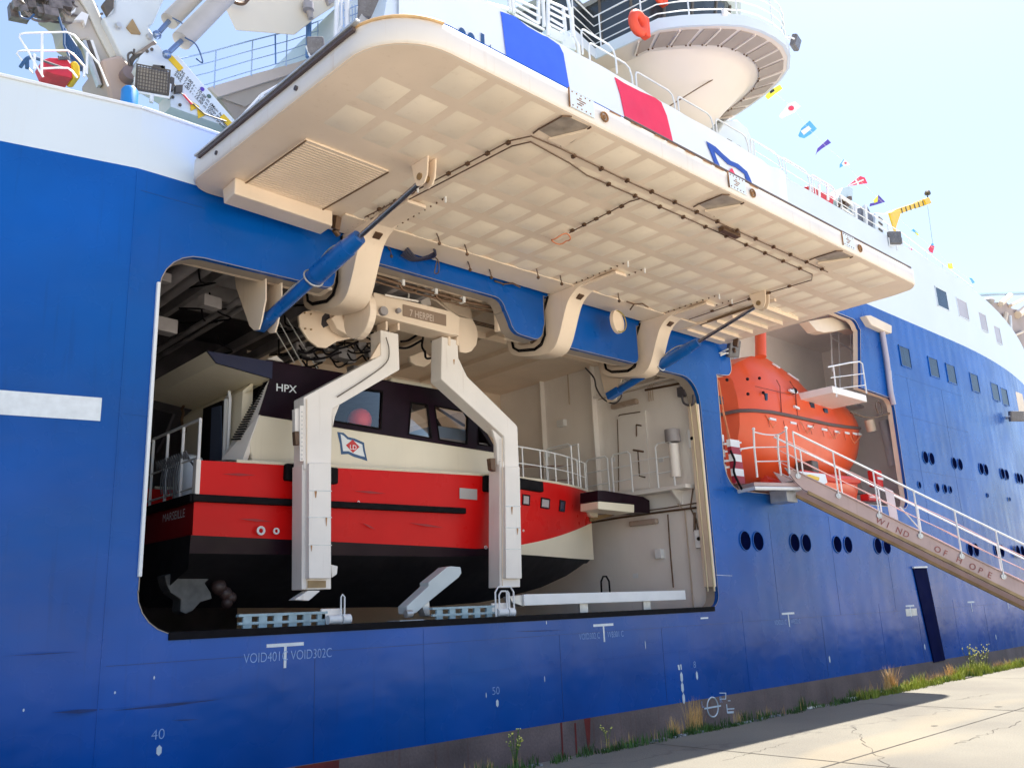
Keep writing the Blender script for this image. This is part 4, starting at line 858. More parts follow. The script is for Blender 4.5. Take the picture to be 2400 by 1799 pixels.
# roof gear: hatch, aerials, small horn
g = MB(); g.box((10.3, 2.2, 6.32), (11.4, 3.0, 6.50)); part('roof_hatch', g, 'boatcream', boat, bevel=.05)
g = MB(); g.box((11.75, 2.0, 6.32), (11.85, 2.1, 6.45)); g.box((12.0, 2.0, 6.28), (12.06, 2.1, 6.40)); part('nav_light', g, 'black', boat, bevel=.01)
for (u0, v0, u1, v1) in ((655, 755, 712, 862), (640, 765, 690, 850), (672, 745, 745, 866)):
    g = MB(); g.tube([Yp(u1, v1, 2.6), Yp(u0, v0, 2.4)], .012, 5); part('aerial', g, 'rail', boat)
g = MB(); g.prism([Yp(u, v_, 2.2) for u, v_ in ((626, 841), (648, 833), (665, 848))], (0, .06, 0)); part('radar_bracket', g, 'bay', boat)
# aft end: slanted louvred frame, dark panel, lettering, overhanging roof
A = [Yp(520, 1076, 2.35), Yp(568, 1078, 1.87), Yp(607, 972, 1.87), Yp(633, 887, 1.87), Yp(627, 892, 2.15), Yp(546, 1030, 2.35)]
g = MB(); g.add(A + [p + Vector((.12, .06, 0)) for p in A], [[0, 1, 2, 5], [5, 2, 3, 4], [6, 7, 8, 11], [11, 8, 9, 10], [0, 5, 11, 6], [5, 4, 10, 11], [1, 2, 8, 7], [2, 3, 9, 8]]); sf = part('slanted_frame', g, 'legwhite', boat)
g = MB()
for k in range(24):
    t = k / 23.0; L0 = Yp(546, 1030, 2.30).lerp(Yp(620, 900, 2.2), t); R0 = Yp(566, 1029, 2.02).lerp(Yp(630, 896, 1.95), t)
    g = MB(); g.beam(L0 + Vector((-.03, -.02, 0)), R0 + Vector((-.03, -.02, 0)), .03, .024); part('louvre', g, 'black', sf)
text('HPX', Yp(646, 915, 1.85), (1, 0, .03), (0, 0, 1), .20, 'textwhite', 'lettering', boat, sx=1.1, bold=.012)
g = MB(); g.prism([(7.05, 2.4, 3.7), (7.1, 2.4, 5.8), (7.3, 2.4, 6.0), (7.3, 2.4, 3.7)], (0, 2.7, 0)); part('aft_bulkhead', g, 'boatcream', boat)
q = [Xp(u, v_, 7.02) for u, v_ in ((476, 957), (520, 938), (524, 1078), (470, 1080))]; g = MB(); g.prism(q, (.06, 0, 0)); dr = part('cabin_door', g, 'black', boat)
q = [Xp(u, v_, 7.0) for u, v_ in ((496, 955), (517, 950), (519, 1078), (491, 1080))]; g = MB(); g.prism(q, (.03, 0, 0)); part('door_pane', g, mat('blue_grey_glass', (.09, .12, .20), .15), dr)
g = MB(); g.tube([Xp(u, v_, 6.95) for u, v_ in ((524, 1080), (529, 935), (537, 918), (539, 935), (533, 1070))], .03, 6); g.beam(Xp(531, 935, 6.97), Xp(527, 1080, 6.97), .08, .05); part('door_frame', g, 'rail', dr, smooth=True)
# roof overhang: cream soffit with navy top
S1 = [Yp(505, 851, 1.80), Yp(632, 888, 1.86), Yp(476, 820, 1.80)]
g = MB(); P_ = [Vector((6.15, 1.85, 6.27)), Vector((6.32, 1.85, 6.08)), Vector((7.40, 1.85, 5.95)), Vector((7.40, 1.85, 6.28))]
g.add([p for p in P_] + [p + Vector((0, 2.9, 0)) for p in P_], [[0, 1, 2, 3], [4, 5, 6, 7], [0, 3, 7, 4]]); part('roof_overhang', g, 'navy', boat)
g = MB(); g.add([(6.14, 1.87, 6.26), (6.32, 1.87, 6.07), (7.42, 1.87, 5.94), (7.1, 2.4, 5.74), (7.1, 5.0, 5.74), (7.42, 5.0, 5.94), (6.32, 5.0, 6.07), (6.14, 5.0, 6.26)], [[0, 1, 6, 7], [1, 2, 5, 6], [2, 3, 4, 5]]); part('soffit', g, mat('soffit_cream', (.80, .75, .62), .4), boat)
g = MB(); g.prism([Xp(u, v_, 6.6) for u, v_ in ((360, 958), (405, 970), (385, 1020), (365, 1060))], (.05, 0, 0)); part('dark_panel', g, 'dark', boat)
p = Xp(430, 962, 6.9); g = MB(); g.tube(curve_pts([p + Vector((0, 0, .1)), p + Vector((0, .08, .05)), p + Vector((0, 0, -.05)), p + Vector((0, .06, -.2)), p + Vector((0, -.05, -.38))], 5), .03, 6); g.ball(p + Vector((0, -.06, -.42)), .07, 8, 6); part('hanging_lamp', g, 'pipe', boat, smooth=True)
# aft rail on the transom, ropes, canister
rt = [(5.98, YC - 1.75 + .05, 4.98), (5.98, YC - .6, 4.98), (5.98, YC + 1.7, 4.98)]
railing(boat, rt, 1.3, (1.0, .5, .12), .62, .026)
g = MB(); g.tube([(6.05, 1.6, 4.0 + .02), (6.05, 2.2, 4.42), (6.0, 3.2, 4.45)], .02, 5)
for k in range(9): y = 2.3 + .09 * k; g.tube(curve_pts([(5.96, y, 4.42), (5.93, y + .03, 4.1), (5.95, y + .02, 3.78 + .1 * random.random())], 3), .012, 5)
for k in range(14): y = 2.0 + .1 * k; g.tube([(5.98, y, 4.38), (5.94, y + .04, 4.5), (5.98, y + .08, 4.38)], .014, 5)
part('coiled_rope', g, 'rope', boat, smooth=True)
cp_ = Xp(441, 1150, 6.4); g = MB(); g.tube([(6.4, cp_.y, 3.66), (6.4, cp_.y, 3.8), (6.4, cp_.y, 4.45), (6.4, cp_.y, 4.56), (6.4, cp_.y, 4.62)], [.22, .26, .26, .21, .08], 18); part('gas_canister', g, 'canister', boat, smooth=True)
# bow rails
def gun(x, s, dz, k=.93): return (x, YC - s * bw(x) * k, sheer(x) + dz)
railing(boat, [gun(x_, 1, .76) for x_ in (12.9, 13.8, 14.6, 15.4, 16.1, 16.7, 17.1)], .76, (1.0, .5), .75, .018)
railing(boat, [gun(x_, -1, .76) for x_ in (12.9, 13.8, 14.6, 15.4, 16.1, 16.7, 17.1)], .76, (1.0, .5), .75, .018, m=mat('rail_brown', (.22, .13, .11), .5))
g = MB(); g.tube([(15.9, 2.4, 4.6), (15.9, 2.4, 5.6), (15.9, 2.5, 5.66), (15.9, 3.2, 5.66), (15.9, 3.3, 5.6), (15.9, 3.3, 4.6)], .022, 6); g.tube([(16.5, 2.7, 4.6), (16.5, 2.7, 5.75), (16.55, 3.9, 5.75), (16.55, 3.9, 4.6)], .022, 6); g.tube([(16.5, 2.7, 5.25), (16.55, 3.9, 5.25)], .016, 5)
part('boarding_hoop', g, 'rail', boat, smooth=True)
# water-jet bucket and stern gear under the transom
g = MB(); q = [Yp(u, v_, 2.3) for u, v_ in ((386, 1348), (412, 1340), (440, 1346), (482, 1346), (494, 1352), (480, 1366), (494, 1388), (497, 1402), (470, 1410), (452, 1430), (436, 1438), (422, 1432), (424, 1404), (400, 1388), (392, 1372))]; g.prism(q, (0, .35, 0)); jb = part('jet_bucket', g, mat('cast_grey_green', (.10, .10, .10), .6, var=.3, scale=5), boat, bevel=.04)
g = MB(); c_ = Yp(455, 1340, 2.45); g.ball(c_, .42, 16, 8, (1, .6, .22)); part('jet_nozzle', g, mat('cast_brown', (.05, .028, .026), .5, var=.3, scale=5), jb, smooth=True)
g = MB()
for u, v_, r in ((512, 1375, .14), (528, 1390, .12), (540, 1400, .11), (532, 1412, .10)): g.ball(Yp(u, v_, 2.4), r, 10, 8)
part('jet_linkage', g, mat('cast_brown', (.16, .10, .10)), jb, smooth=True)
# house flag painted on the cabin side
def flagpts(lst, y=1.874): return [Yp(u, v_, y) for u, v_ in lst]
R5 = lambda a, b_: (700 + a / 3.015, 950 + b_ / 3.015)
ob = [R5(*q) for q in ((272, 186), (318, 192), (350, 222), (395, 232), (462, 262), (470, 320), (486, 392), (440, 376), (390, 362), (350, 342), (300, 345), (292, 270))]
ib = [R5(*q) for q in ((296, 200), (318, 212), (345, 238), (395, 250), (450, 275), (456, 320), (468, 362), (440, 356), (392, 340), (352, 322), (314, 322), (306, 265))]
g = MB(); n = len(ob); g.add(flagpts(ob) + flagpts(ib), [[i, (i + 1) % n, (i + 1) % n + n, i + n] for i in range(n)]); fo = part('house_flag', g, 'textblue', boat)
g = MB(); g.add(flagpts(ib, 1.876), [list(t) for t in tessellate_polygon([flagpts(ib)])]); part('flag_field', g, 'cloth', fo)
g = MB(); q = flagpts([R5(*q) for q in ((334, 280), (382, 240), (430, 292), (384, 334))], 1.871); g.add(q, [[0, 1, 2, 3]]); part('diamond', g, 'textred', fo)
p = Yp(*R5(360, 308), 1.868); text('LD', p, (1, 0, .02), (0, 0, 1), .13, 'textwhite', 'lettering', fo, bold=.01)

# ================================================================== BOAT DAVIT
dv = thing('boat_davit', 'cream twin legged launching davit clasping the red boat', 'davit', (10, 1.1, 7.2))
yf = .92
def leg(lst_front, nm='davit_leg', d=.36):
    g = MB(); g.prism([Yp(u, v_, yf) for u, v_ in lst_front], (0, d, 0)); return part(nm, g, 'legwhite', dv, bevel=.018)
L1 = leg([(892, 772), (934, 782), (937, 866), (779, 958), (776, 1100), (724, 1100), (712, 1100), (712, 930), (893, 832)])
g = MB(); g.prism([Yp(u, v_, yf + .02) for u, v_ in ((868, 842), (893, 798), (893, 834))], (0, .05, 0)); part('gusset', g, 'cream', L1)
g = MB(); g.prism([Yp(u, v_, yf + .03) for u, v_ in ((708, 1088), (774, 1088), (776, 1380), (707, 1381))], (0, .34, 0)); part('lower_box', g, 'legwhite', L1, bevel=.012)
g = MB(); g.prism([Yp(u, v_, yf - .10) for u, v_ in ((724, 1085), (776, 1085), (776, 1355), (724, 1355))], (0, .14, 0)); part('sleeve', g, 'legwhite', L1, bevel=.012)
for v_ in (1148, 1210, 1275): g = MB(); g.prism([Yp(u, w, yf - .106) for u, w in ((722, v_), (778, v_ + 1), (778, v_ + 3), (722, v_ + 2))], (0, .012, 0)); part('sleeve_joint', g, 'galv', L1)
g = MB(); g.prism([Yp(u, v_, yf + .01) for u, v_ in ((722, 1360), (764, 1360), (764, 1376), (722, 1377))], (0, .03, 0)); part('wear_pad', g, 'wood', L1)
g = MB(); g.prism([Yp(u, v_, yf + .02) for u, v_ in ((776, 1322), (792, 1326), (790, 1345), (778, 1353))], (0, .2, 0)); part('hook_lug', g, 'legwhite', L1, bevel=.01)
g = MB(); g.prism([Yp(u, v_, yf + .06) for u, v_ in ((689, 1405), (722, 1383), (752, 1383), (724, 1407))], (0, .2, 0)); part('keel_pad', g, 'legwhite', L1, bevel=.01)
g = MB(); g.prism([Yp(u, v_, yf + .05) for u, v_ in ((691, 958), (706, 953), (711, 1035), (692, 1040))], (0, .1, 0)); g.prism([Yp(u, v_, yf) for u, v_ in ((703, 950), (712, 950), (712, 1080), (703, 1080))], (0, .05, 0)); part('guide_plate', g, 'legwhite', L1, bevel=.006)
g = MB(); g.prism([Yp(u, v_, yf + .02) for u, v_ in ((691, 1010), (701, 1010), (702, 1042), (693, 1042))], (0, .1, 0)); part('rubber_stop', g, 'pipe', L1, bevel=.01)
g = MB(); g.prism([Yp(u, v_, yf + .2) for u, v_ in ((778, 958), (797, 945), (785, 975), (780, 1000))], (0, .04, 0)); part('bracket_plate', g, 'legwhite', L1)
L2 = leg([(1036, 788), (1073, 797), (1075, 840), (1095, 882), (1210, 995), (1213, 1000), (1217, 1100), (1184, 1100), (1182, 1022), (1157, 1000), (1034, 888)])
g = MB(); g.prism([Yp(u, v_, yf + .03) for u, v_ in ((1171, 1080), (1215, 1080), (1219, 1375), (1171, 1376))], (0, .34, 0)); part('lower_box', g, 'legwhite', L2, bevel=.012)
g = MB(); g.prism([Yp(u, v_, yf - .08) for u, v_ in ((1184, 1093), (1218, 1093), (1223, 1355), (1186, 1355))], (0, .12, 0)); part('sleeve', g, 'legwhite', L2, bevel=.012)
for v_ in (1185, 1235, 1285): g = MB(); g.prism([Yp(u, w, yf - .086) for u, w in ((1184, v_), (1221, v_), (1221, v_ + 2), (1184, v_ + 2))], (0, .012, 0)); part('sleeve_joint', g, 'galv', L2)
g = MB(); g.prism([Yp(u, v_, yf + .06) for u, v_ in ((1154, 1006), (1162, 1012), (1180, 1030), (1181, 1088), (1166, 1088), (1164, 1040))], (0, .06, 0)); part('guide_plate', g, 'legwhite', L2, bevel=.006)
g = MB(); g.prism([Yp(u, v_, yf + .04) for u, v_ in ((1149, 1073), (1161, 1073), (1162, 1104), (1152, 1100))], (0, .12, 0)); part('rubber_stop', g, 'pipe', L2, bevel=.01)
# head: cross beam with name plate, lobed cheek plates, curved yoke above
g = MB(); g.prism([Yp(u, v_, .78) for u, v_ in ((876, 684), (1056, 729), (1078, 742), (1076, 786), (1060, 784), (882, 738), (875, 730))], (0, .5, 0)); bm_ = part('cross_beam', g, 'cream', dv, bevel=.03)
q = [Yp(u, v_, .775) for u, v_ in ((944, 713), (1045, 738), (1045, 764), (944, 740))]; g = MB(); g.prism(q, (0, -.012, 0)); pl = part('name_plate', g, mat('plate_taupe', (.28, .20, .15), .5), bm_)
g = MB(); g.prism([Yp(u, v_, .77) for u, v_ in ((946, 716), (1043, 740), (1043, 762), (946, 738))], (0, -.006, 0)); part('plate_field', g, mat('plate_pink_taupe', (.42, .31, .26), .5), pl)
xd = (Yp(1045, 763, .75) - Yp(944, 739, .75)); text('7 HERPEI', Yp(960, 740, .757), xd, (0, 0, 1), .20, mat('plate_letters', (.60, .50, .44), .5), 'lettering', pl, sx=.78, bold=.01)
for i, (u0, lst) in enumerate(((0, [(1076, 742), (1108, 748), (1117, 765), (1121, 785), (1117, 808), (1105, 823), (1092, 827), (1078, 824), (1074, 786)]), )):
    g = MB(); g.prism([Yp(u, v_, 1.0) for u, v_ in lst], (0, .06, 0)); part('cheek_plate', g, 'cream', dv, bevel=.012)
g = MB(); g.prism([Yp(u, v_, 1.35) for u, v_ in ((700, 740), (712, 730), (760, 722), (812, 722), (850, 735), (852, 780), (835, 790), (790, 800), (765, 815), (745, 813), (722, 795), (703, 765))], (0, .06, 0)); ck = part('cheek_plate', g, 'cream', dv, bevel=.012)
g = MB(); g.prism([Yp(u, v_, 1.345) for u, v_ in ((755, 742), (763, 733), (772, 736), (775, 752), (780, 758), (758, 768), (753, 760))], (0, .01, 0)); part('cutout', g, 'dark', ck)
for u, v_ in ((714, 733), (728, 736), (715, 770), (729, 772)): g = MB(); p = Yp(u, v_, 1.34); g.cone(p, p + Vector((0, -.02, 0)), .018, .018, 8); part('bolt', g, 'wood', ck)
g = MB(); g.prism([Yp(u, v_, 1.1) for u, v_ in ((776, 745), (806, 725), (830, 735), (868, 770), (845, 785), (815, 785), (790, 770))], (0, .2, 0)); part('cheek_plate', g, 'cream', dv, bevel=.02)
g = MB(); g.prism([Yp(u, v_, 1.0) for u, v_ in ((806, 724), (850, 720), (868, 768), (866, 775), (848, 776), (826, 762), (812, 745))], (0, .08, 0)); part('cheek_plate', g, 'cream', dv, bevel=.02)
arcpx = [(893, 680), (905, 674), (925, 671), (960, 681), (1000, 694), (1025, 706), (1045, 722), (1056, 731)]
g = MB(); A0 = [Yp(u, v_, 1.3) for u, v_ in arcpx]; g.grid([[p, p + Vector((0, .05, 0)), p + Vector((0, .9, .02))] for p in A0]); g.tube(A0, .03, 6); part('yoke', g, 'cream', dv, smooth=True)
g = MB(); g.prism([Yp(u, v_, 1.35) for u, v_ in ((1030, 700), (1075, 700), (1100, 712), (1108, 735), (1110, 750), (1085, 742), (1056, 730), (1045, 715))], (0, .5, 0)); part('yoke_arm', g, 'cream', dv, bevel=.04)
g = MB(); g.tube([Yp(902, 691, .7), Yp(980, 706, .7)], .02, 6); g.tube([Yp(958, 682, .9), Yp(957, 700, .9)], .02, 6); part('grab_bar', g, 'legwhite', bm_, smooth=True)
g = MB(); g.prism([Yp(u, v_, 1.2) for u, v_ in ((985, 705), (993, 697), (1008, 697), (1012, 715), (990, 716))], (0, .2, 0)); part('winch_cover', g, 'bay', dv, bevel=.02)
for k, (v0, v1) in enumerate(((692, 703), (708, 714), (722, 731), (735, 745))):
    g = MB(); g.box((8.55, .95, 7.68 - .13 * k), (8.98, 1.35, 7.74 - .13 * k)); part('end_bracket', g, 'bay' if k % 2 else 'pipe', dv, bevel=.01)
for (ua, ub, v0) in ((906, 934, 752), (1053, 1073, 788)):
    for u in (ua, ub): g = MB(); g.prism([Yp(u - 2, v0, .9), Yp(u + 3, v0 + 1, .9), Yp(u + 3, v0 + 22, .9), Yp(u - 2, v0 + 20, .9)], (0, .3, 0)); part('lug', g, 'cream', dv, bevel=.006)
g = MB(); g.prism([Yp(u, v_, 2.2) for u, v_ in ((961, 834), (993, 822), (1013, 838), (1010, 850), (995, 860), (975, 856), (963, 848))], (0, .1, 0)); part('fall_block', g, 'cream', dv, bevel=.02)
g = MB()
for (a, b_) in (((940, 800), (990, 775)), ((936, 815), (992, 795)), ((995, 775), (996, 825)), ((996, 822), (1015, 838)), ((890, 770), (868, 795)), ((700, 822), (760, 812)), ((770, 812), (840, 800)), ((705, 838), (800, 825)), ((1012, 800), (1040, 790))):
    A1, B1 = Yp(*a, 1.6), Yp(*b_, 1.6); g.tube(curve_pts([A1, (A1 + B1) / 2 + Vector((0, .1, -.06)), B1], 4), .025, 6)
for k in range(22):
    u = 690 + random.random() * 190; v_ = 800 + random.random() * 45; A1 = Yp(u, v_, 2.0 + random.random()); g.tube(curve_pts([A1, A1 + Vector((.2, .1, .1 * random.random() - .1)), A1 + Vector((.4 + .2 * random.random(), .2, .1))], 4), .02, 5)
part('hose_bundle', g, 'black', dv, smooth=True)
g = MB()
for k in range(9): u = 700 + k * 24; p = Yp(u, 812 + (k % 3) * 14, 2.6); g.obox(p, (.10, 0, .02), (0, .1, 0), (0, 0, .08 + .03 * (k % 2)))
part('valve_block', g, 'duct', dv, bevel=.02)
g = MB()
for u, v_ in ((945, 662), (1022, 682), (1087, 702)): p = Yp(u, v_, .38); g.box((p.x - .03, .36, p.z - .06), (p.x + .03, .5, p.z + .06))
part('pipe_clip', g, 'rail', ship)
g = MB(); A1 = [Yp(u, v_, .42) for u, v_ in ((872, 645), (945, 668), (1022, 688), (1085, 706), (1160, 722))]; g.tube(A1, .035, 6); g.tube([p + Vector((0, .02, -.09)) for p in A1], .022, 6)
for u, v_ in ((935, 662), (1018, 684)): p = Yp(u, v_, .42); g.tube(curve_pts([p, p + Vector((.1, 0, -.12)), p + Vector((.35, 0, -.12)), p + Vector((.42, 0, -.02))], 4), .028, 6)
part('pipe_run', g, 'pipe', ship, smooth=True)

# ================================================================== CRADLE AND ROLLERS ON THE BAY FLOOR
cr = thing('boat_cradle', 'white tilted cradle arm with ribbed rails beneath the red boat', 'cradle', (9, .9, 1.46))
g = MB(); g.prism([Yp(u, v_, .75) for u, v_ in ((953, 1420), (1005, 1372), (1004, 1364), (1048, 1328), (1058, 1326), (1080, 1328), (1082, 1342), (1076, 1352), (1012, 1404), (975, 1436), (955, 1438))], (0, .28, 0)); part('cradle_arm', g, mat('cradle_white_paint', (.55, .62, .66), .5), cr, bevel=.015)
g = MB(); g.prism([Yp(u, v_, .8) for u, v_ in ((988, 1418), (1006, 1400), (1008, 1443), (998, 1443))], (0, .2, 0)); part('strut', g, 'galv', cr, bevel=.01)
g = MB(); g.cone(Yp(950, 1438, .7), Yp(965, 1437, .7), .07, .07, 12); g.box((9.4, .7, 1.46), (9.95, 1.1, 1.56)); part('hinge', g, 'galv', cr, bevel=.01)
rp = mat('rail_pale_blue', (.32, .45, .52), .5, var=.2, scale=5)
def ladder_rail(u0, u1, v0, v1, n, y=.55):
    a, c_ = Yp(u0, v0, y), Yp(u1, v1, y); g = MB(); h = .12
    g.box((a.x, y, 1.60), (c_.x, y + .05, 1.62 + .02)); g.box((a.x, y, 1.60 + h), (c_.x, y + .1, 1.64 + h)); o = part('slide_rail', g, rp, cr)
    for k in range(n): x = a.x + (c_.x - a.x) * (k + .5) / n; g = MB(); g.box((x - .05, y + .01, 1.46), (x + .09, y + .06, 1.60 + h)); part('rib', g, rp, o)
ladder_rail(560, 768, 1440, 1430, 6); ladder_rail(1014, 1160, 1440, 1432, 5)
def roller(x, y):
    g = MB(); g.cone((x - .22, y, 1.62), (x + .02, y, 1.62), .075, .075, 14); g.cone((x + .05, y, 1.62), (x + .2, y, 1.62), .085, .085, 14); o = part('roller', g, 'rail', cr, smooth=True)
    g = MB(); g.box((x - .3, y + .06, 1.62), (x + .1, y + .1, 1.80)); part('roller_bracket', g, 'legwhite', o, bevel=.01)
    g = MB(); g.tube([(x + .02, y - .02, 1.5), (x + .02, y - .02, 1.98), (x + .05, y - .02, 2.02), (x + .09, y - .02, 1.98), (x + .09, y - .02, 1.5)], .014, 6); part('guide_loop', g, 'rail', o, smooth=True)
p1 = Yp(795, 1435, .5); roller(p1.x, .5); p2 = Yp(1185, 1425, .5); roller(p2.x, .5)
g = MB(); x = p2.x; g.tube([(x - .3, .45, 1.5), (x - .3, .45, 2.0), (x - .22, .45, 2.1), (x + .1, .45, 2.1), (x + .18, .45, 2.0), (x + .18, .45, 1.5)], .018, 6); g.tube([(x - .16, .5, 1.5), (x - .16, .5, 1.95), (x - .1, .5, 2.02), (x + .02, .5, 2.02), (x + .08, .5, 1.95), (x + .08, .5, 1.5)], .018, 6); part('guard_hoop', g, 'rail', cr, smooth=True)
g = MB(); a, c_ = Yp(1228, 1392, .5), Yp(1608, 1404, .5); g.box((a.x, .5, 1.73), (c_.x, .56, 1.95)); sb = part('sill_beam', g, 'rail', cr, bevel=.012)
g = MB(); g.prism([Yp(1195, 1397, .6), Yp(1228, 1393, .55), Yp(1228, 1420, .55), Yp(1200, 1410, .6)], (0, .2, 0)); part('beam_end', g, 'galv', sb)
for u in (1378, 1525): p = Yp(u, 1420, .6); g = MB(); g.box((p.x - .25, .6, 1.46), (p.x, .65, 1.73)); part('beam_foot', g, 'galv', sb)
g = MB(); p = Yp(1420, 1390, 2.6); g.tube([p + Vector((-.16, 0, 0)), p + Vector((-.15, 0, .3)), p + Vector((-.06, 0, .42)), p + Vector((.06, 0, .42)), p + Vector((.15, 0, .3)), p + Vector((.16, 0, 0))], .025, 6); part('hose_loop', g, 'black', cr, smooth=True)

# bolts, run stains, hoses on the davit legs
random.seed(9)
for L_, u0, v0, v1 in ((L1, 708, 965, 1075), (L2, 1172, 1030, 1080)):
    g = MB()
    for k in range(12): g.ball(Yp(u0, v0 + (v1 - v0) * k / 11, yf - .01), .012, 6, 4); 
    part('bolt', g, 'galv', L_, kind='stuff')
for L_, (ua, va, ub, vb) in ((L1, (719, 935, 719, 1380)), (L2, (1177, 1025, 1178, 1374))):
    g = MB(); g.tube([Yp(ua, va, yf - .02), Yp(ub, vb, yf - .0)], .010, 5); part('grease_line', g, 'creamd', L_, smooth=True)
g = MB(); g.tube(curve_pts([Yp(905, 790, .85), Yp(912, 820, .88), Yp(905, 850, .88), Yp(860, 885, .88), Yp(790, 930, .88)], 4), .012, 5); part('hose', g, 'grate', L1, smooth=True)
rm_ = mat('rust_weep', (.42, .22, .10), .8, var=.3, scale=20)
for (u, v_, w, h, L_) in ((740, 1150, 3, 16, L1), (765, 1212, 2, 20, L1), (730, 1277, 2, 14, L1), (1200, 1187, 2, 18, L2), (1213, 1237, 2, 15, L2), (724, 1090, 2, 20, L1), (1064, 842, 2, 12, L2)):
    g = MB(); yy = yf - .108 if L_ is L1 else yf - .088
    if v_ < 1095: yy = yf - .004
    g.add([Yp(u - w, v_, yy), Yp(u + w, v_, yy), Yp(u + w * .3, v_ + h, yy), Yp(u - w * .2, v_ + h, yy)], [[0, 1, 2, 3]]); part('rust_weep', g, rm_, L_)
# scuffs and draught figures on the boat side
g = MB()
for (u0, v0, u1, v1, w) in ((520, 1110, 600, 1113, 2), (830, 1150, 905, 1156, 2), (560, 1215, 640, 1222, 2), (960, 1225, 1040, 1236, 2), (850, 1225, 880, 1240, 1.5)):
    a_, b_ = Yp(u0, v0, 1.488), Yp(u1, v1, 1.488); g = MB(); g.add([a_, (a_ + b_) / 2 + Vector((0, 0, .012 * w)), b_, (a_ + b_) / 2 - Vector((0, 0, .012 * w))], [[0, 1, 2, 3]]); part('scuff', g, mat('scuff_dark_red', (.35, .006, .008), .5), boat)
for x in (7.0, 9.6, 10.6, 11.4): g = MB(); g.cone((x, 1.455, 3.66), (x, 1.44, 3.66), .022, .022, 8); part('strake_bolt', g, 'galv', boat)
# ================================================================== ENCLOSED LIFEBOAT IN THE FORWARD RECESS
lb = thing('lifeboat', 'orange enclosed lifeboat hanging in the recess behind the gangway', 'lifeboat', (26, 2.1, 5.0))
LY = 2.15
ST = [  # x, half beam, keel z, shoulder z, top z, top half width
    (21.05, .80, 5.75, 7.95, 8.25, .45), (21.35, 1.05, 5.35, 8.15, 8.55, .62), (21.9, 1.22, 5.12, 8.30, 8.86, .78), (22.6, 1.26, 5.02, 8.38, 8.92, .80), (23.3, 1.27, 4.98, 8.22, 8.74, .78),
    (24.1, 1.27, 4.98, 8.00, 8.50, .74), (24.55, 1.26, 4.98, 7.78, 8.30, .70), (24.9, 1.25, 5.0, 7.70, 8.12, .70), (25.7, 1.2, 5.05, 7.72, 8.12, .68), (26.5, 1.06, 5.2, 7.66, 8.02, .6), (27.1, .85, 5.45, 7.55, 7.86, .48), (27.6, .60, 5.8, 7.38, 7.62, .32), (27.95, .34, 6.3, 7.20, 7.35, .16), (28.12, .06, 6.9, 7.10, 7.14, .04)]
STR = []
for (x, w, zk, zs, zt, wt) in ST:
    xn = 22.1 + (x - 21.05) * 1.216; lf = .5 * (max(0, xn - 26) / 4.7) ** 2
    STR.append((xn, w, zk + lf * 1.5, zs + lf + .04, zt + lf + .10, wt))
ST = STR; GZ = 7.06
def gz(x): return GZ + .5 * (max(0, x - 26) / 4.7) ** 2
hull_r, can_r = [], []
for x, w, zk, zs, zt, wt in ST:
    G_ = gz(x); H = [(0, zk), (w * .45, zk + .12), (w * .78, zk + (G_ - zk) * .32), (w * .95, zk + (G_ - zk) * .65), (w, G_)]
    K = [(w, G_), (w * .97, G_ + (zs - G_) * .5), (w * .86, zs), (wt, zt - .06 * min(1, zt - zs)), (wt * .5, zt), (0, zt + .02)]
    hull_r.append([(x, LY - a, z) for a, z in H[::-1]] + [(x, LY + a, z) for a, z in H[1:]]); can_r.append([(x, LY - a, z) for a, z in K] + [(x, LY + a, z) for a, z in K[::-1][1:]])
g = MB().grid(hull_r); g.add(hull_r[0], [list(range(len(hull_r[0])))]); part('hull', g, 'orange', lb, smooth=True)
g = MB().grid(can_r); g.add(can_r[0], [list(range(len(can_r[0])))]); part('canopy', g, 'orange', lb, smooth=True)
g = MB(); g.tube([(x, LY - w - .03, gz(x)) for x, w, *_ in ST[::-1]] + [(22.03, LY - .6, GZ), (22.03, LY + .6, GZ)] + [(x, LY + w + .03, gz(x)) for x, w, *_ in ST], .055, 8); part('fender_band', g, mat('fender_taupe', (.12, .09, .09), .55), lb, smooth=True)
def lbn(x):
    for (a, b_) in zip(ST, ST[1:]):
        if a[0] <= x <= b_[0]: t = (x - a[0]) / (b_[0] - a[0]); return [p + (q - p) * t for p, q in zip(a, b_)]
g0 = None
for x in (23.2, 24.3, 25.3, 26.2, 27.1, 27.9, 28.7, 29.5):
    s_ = lbn(x); z = gz(x) - .20; g = MB(); g.box((x - .17, LY - s_[1] - .012, z - .035), (x + .17, LY - s_[1] * .97 + .01, z + .035)); part('reflective_tape', g, 'rail', lb)
for x, dz, l in ((24.2, -.08, .2), (25.2, -.06, .3), (28.2, -.05, .25)):
    s_ = lbn(x); g = MB(); y = LY - (s_[1] * .86 + s_[5]) / 2; g.beam((x - l, y - .03, (lbn(x - l)[3] + lbn(x - l)[4]) / 2 + .06), (x + l, y - .03, (lbn(x + l)[3] + lbn(x + l)[4]) / 2 + .06), .05, .03); part('grab_rail', g, 'rail', lb)
for (u, v_) in ((1850, 914), (1861, 952), (1857, 914)): 
    p = Yp(u, v_, LY - 1.28); g = MB(); g.beam(p, p + Vector((.28, 0, -.04)), .07, .07); part('hinge', g, 'rail', lb)
g = MB(); g.tube([Yp(u, v_, LY - 1.26) for u, v_ in ((1820, 890), (1828, 905), (1832, 968))], .014, 5); g.tube([Yp(u, v_, LY - 1.26) for u, v_ in ((1851, 893), (1864, 912), (1869, 975))], .018, 5); g.tube([Yp(u, v_, LY - 1.26) for u, v_ in ((1770, 905), (1825, 918), (1858, 925))], .010, 5); part('side_hatch', g, mat('dark_orange_gap', (.25, .03, .01), .5), lb, smooth=True)
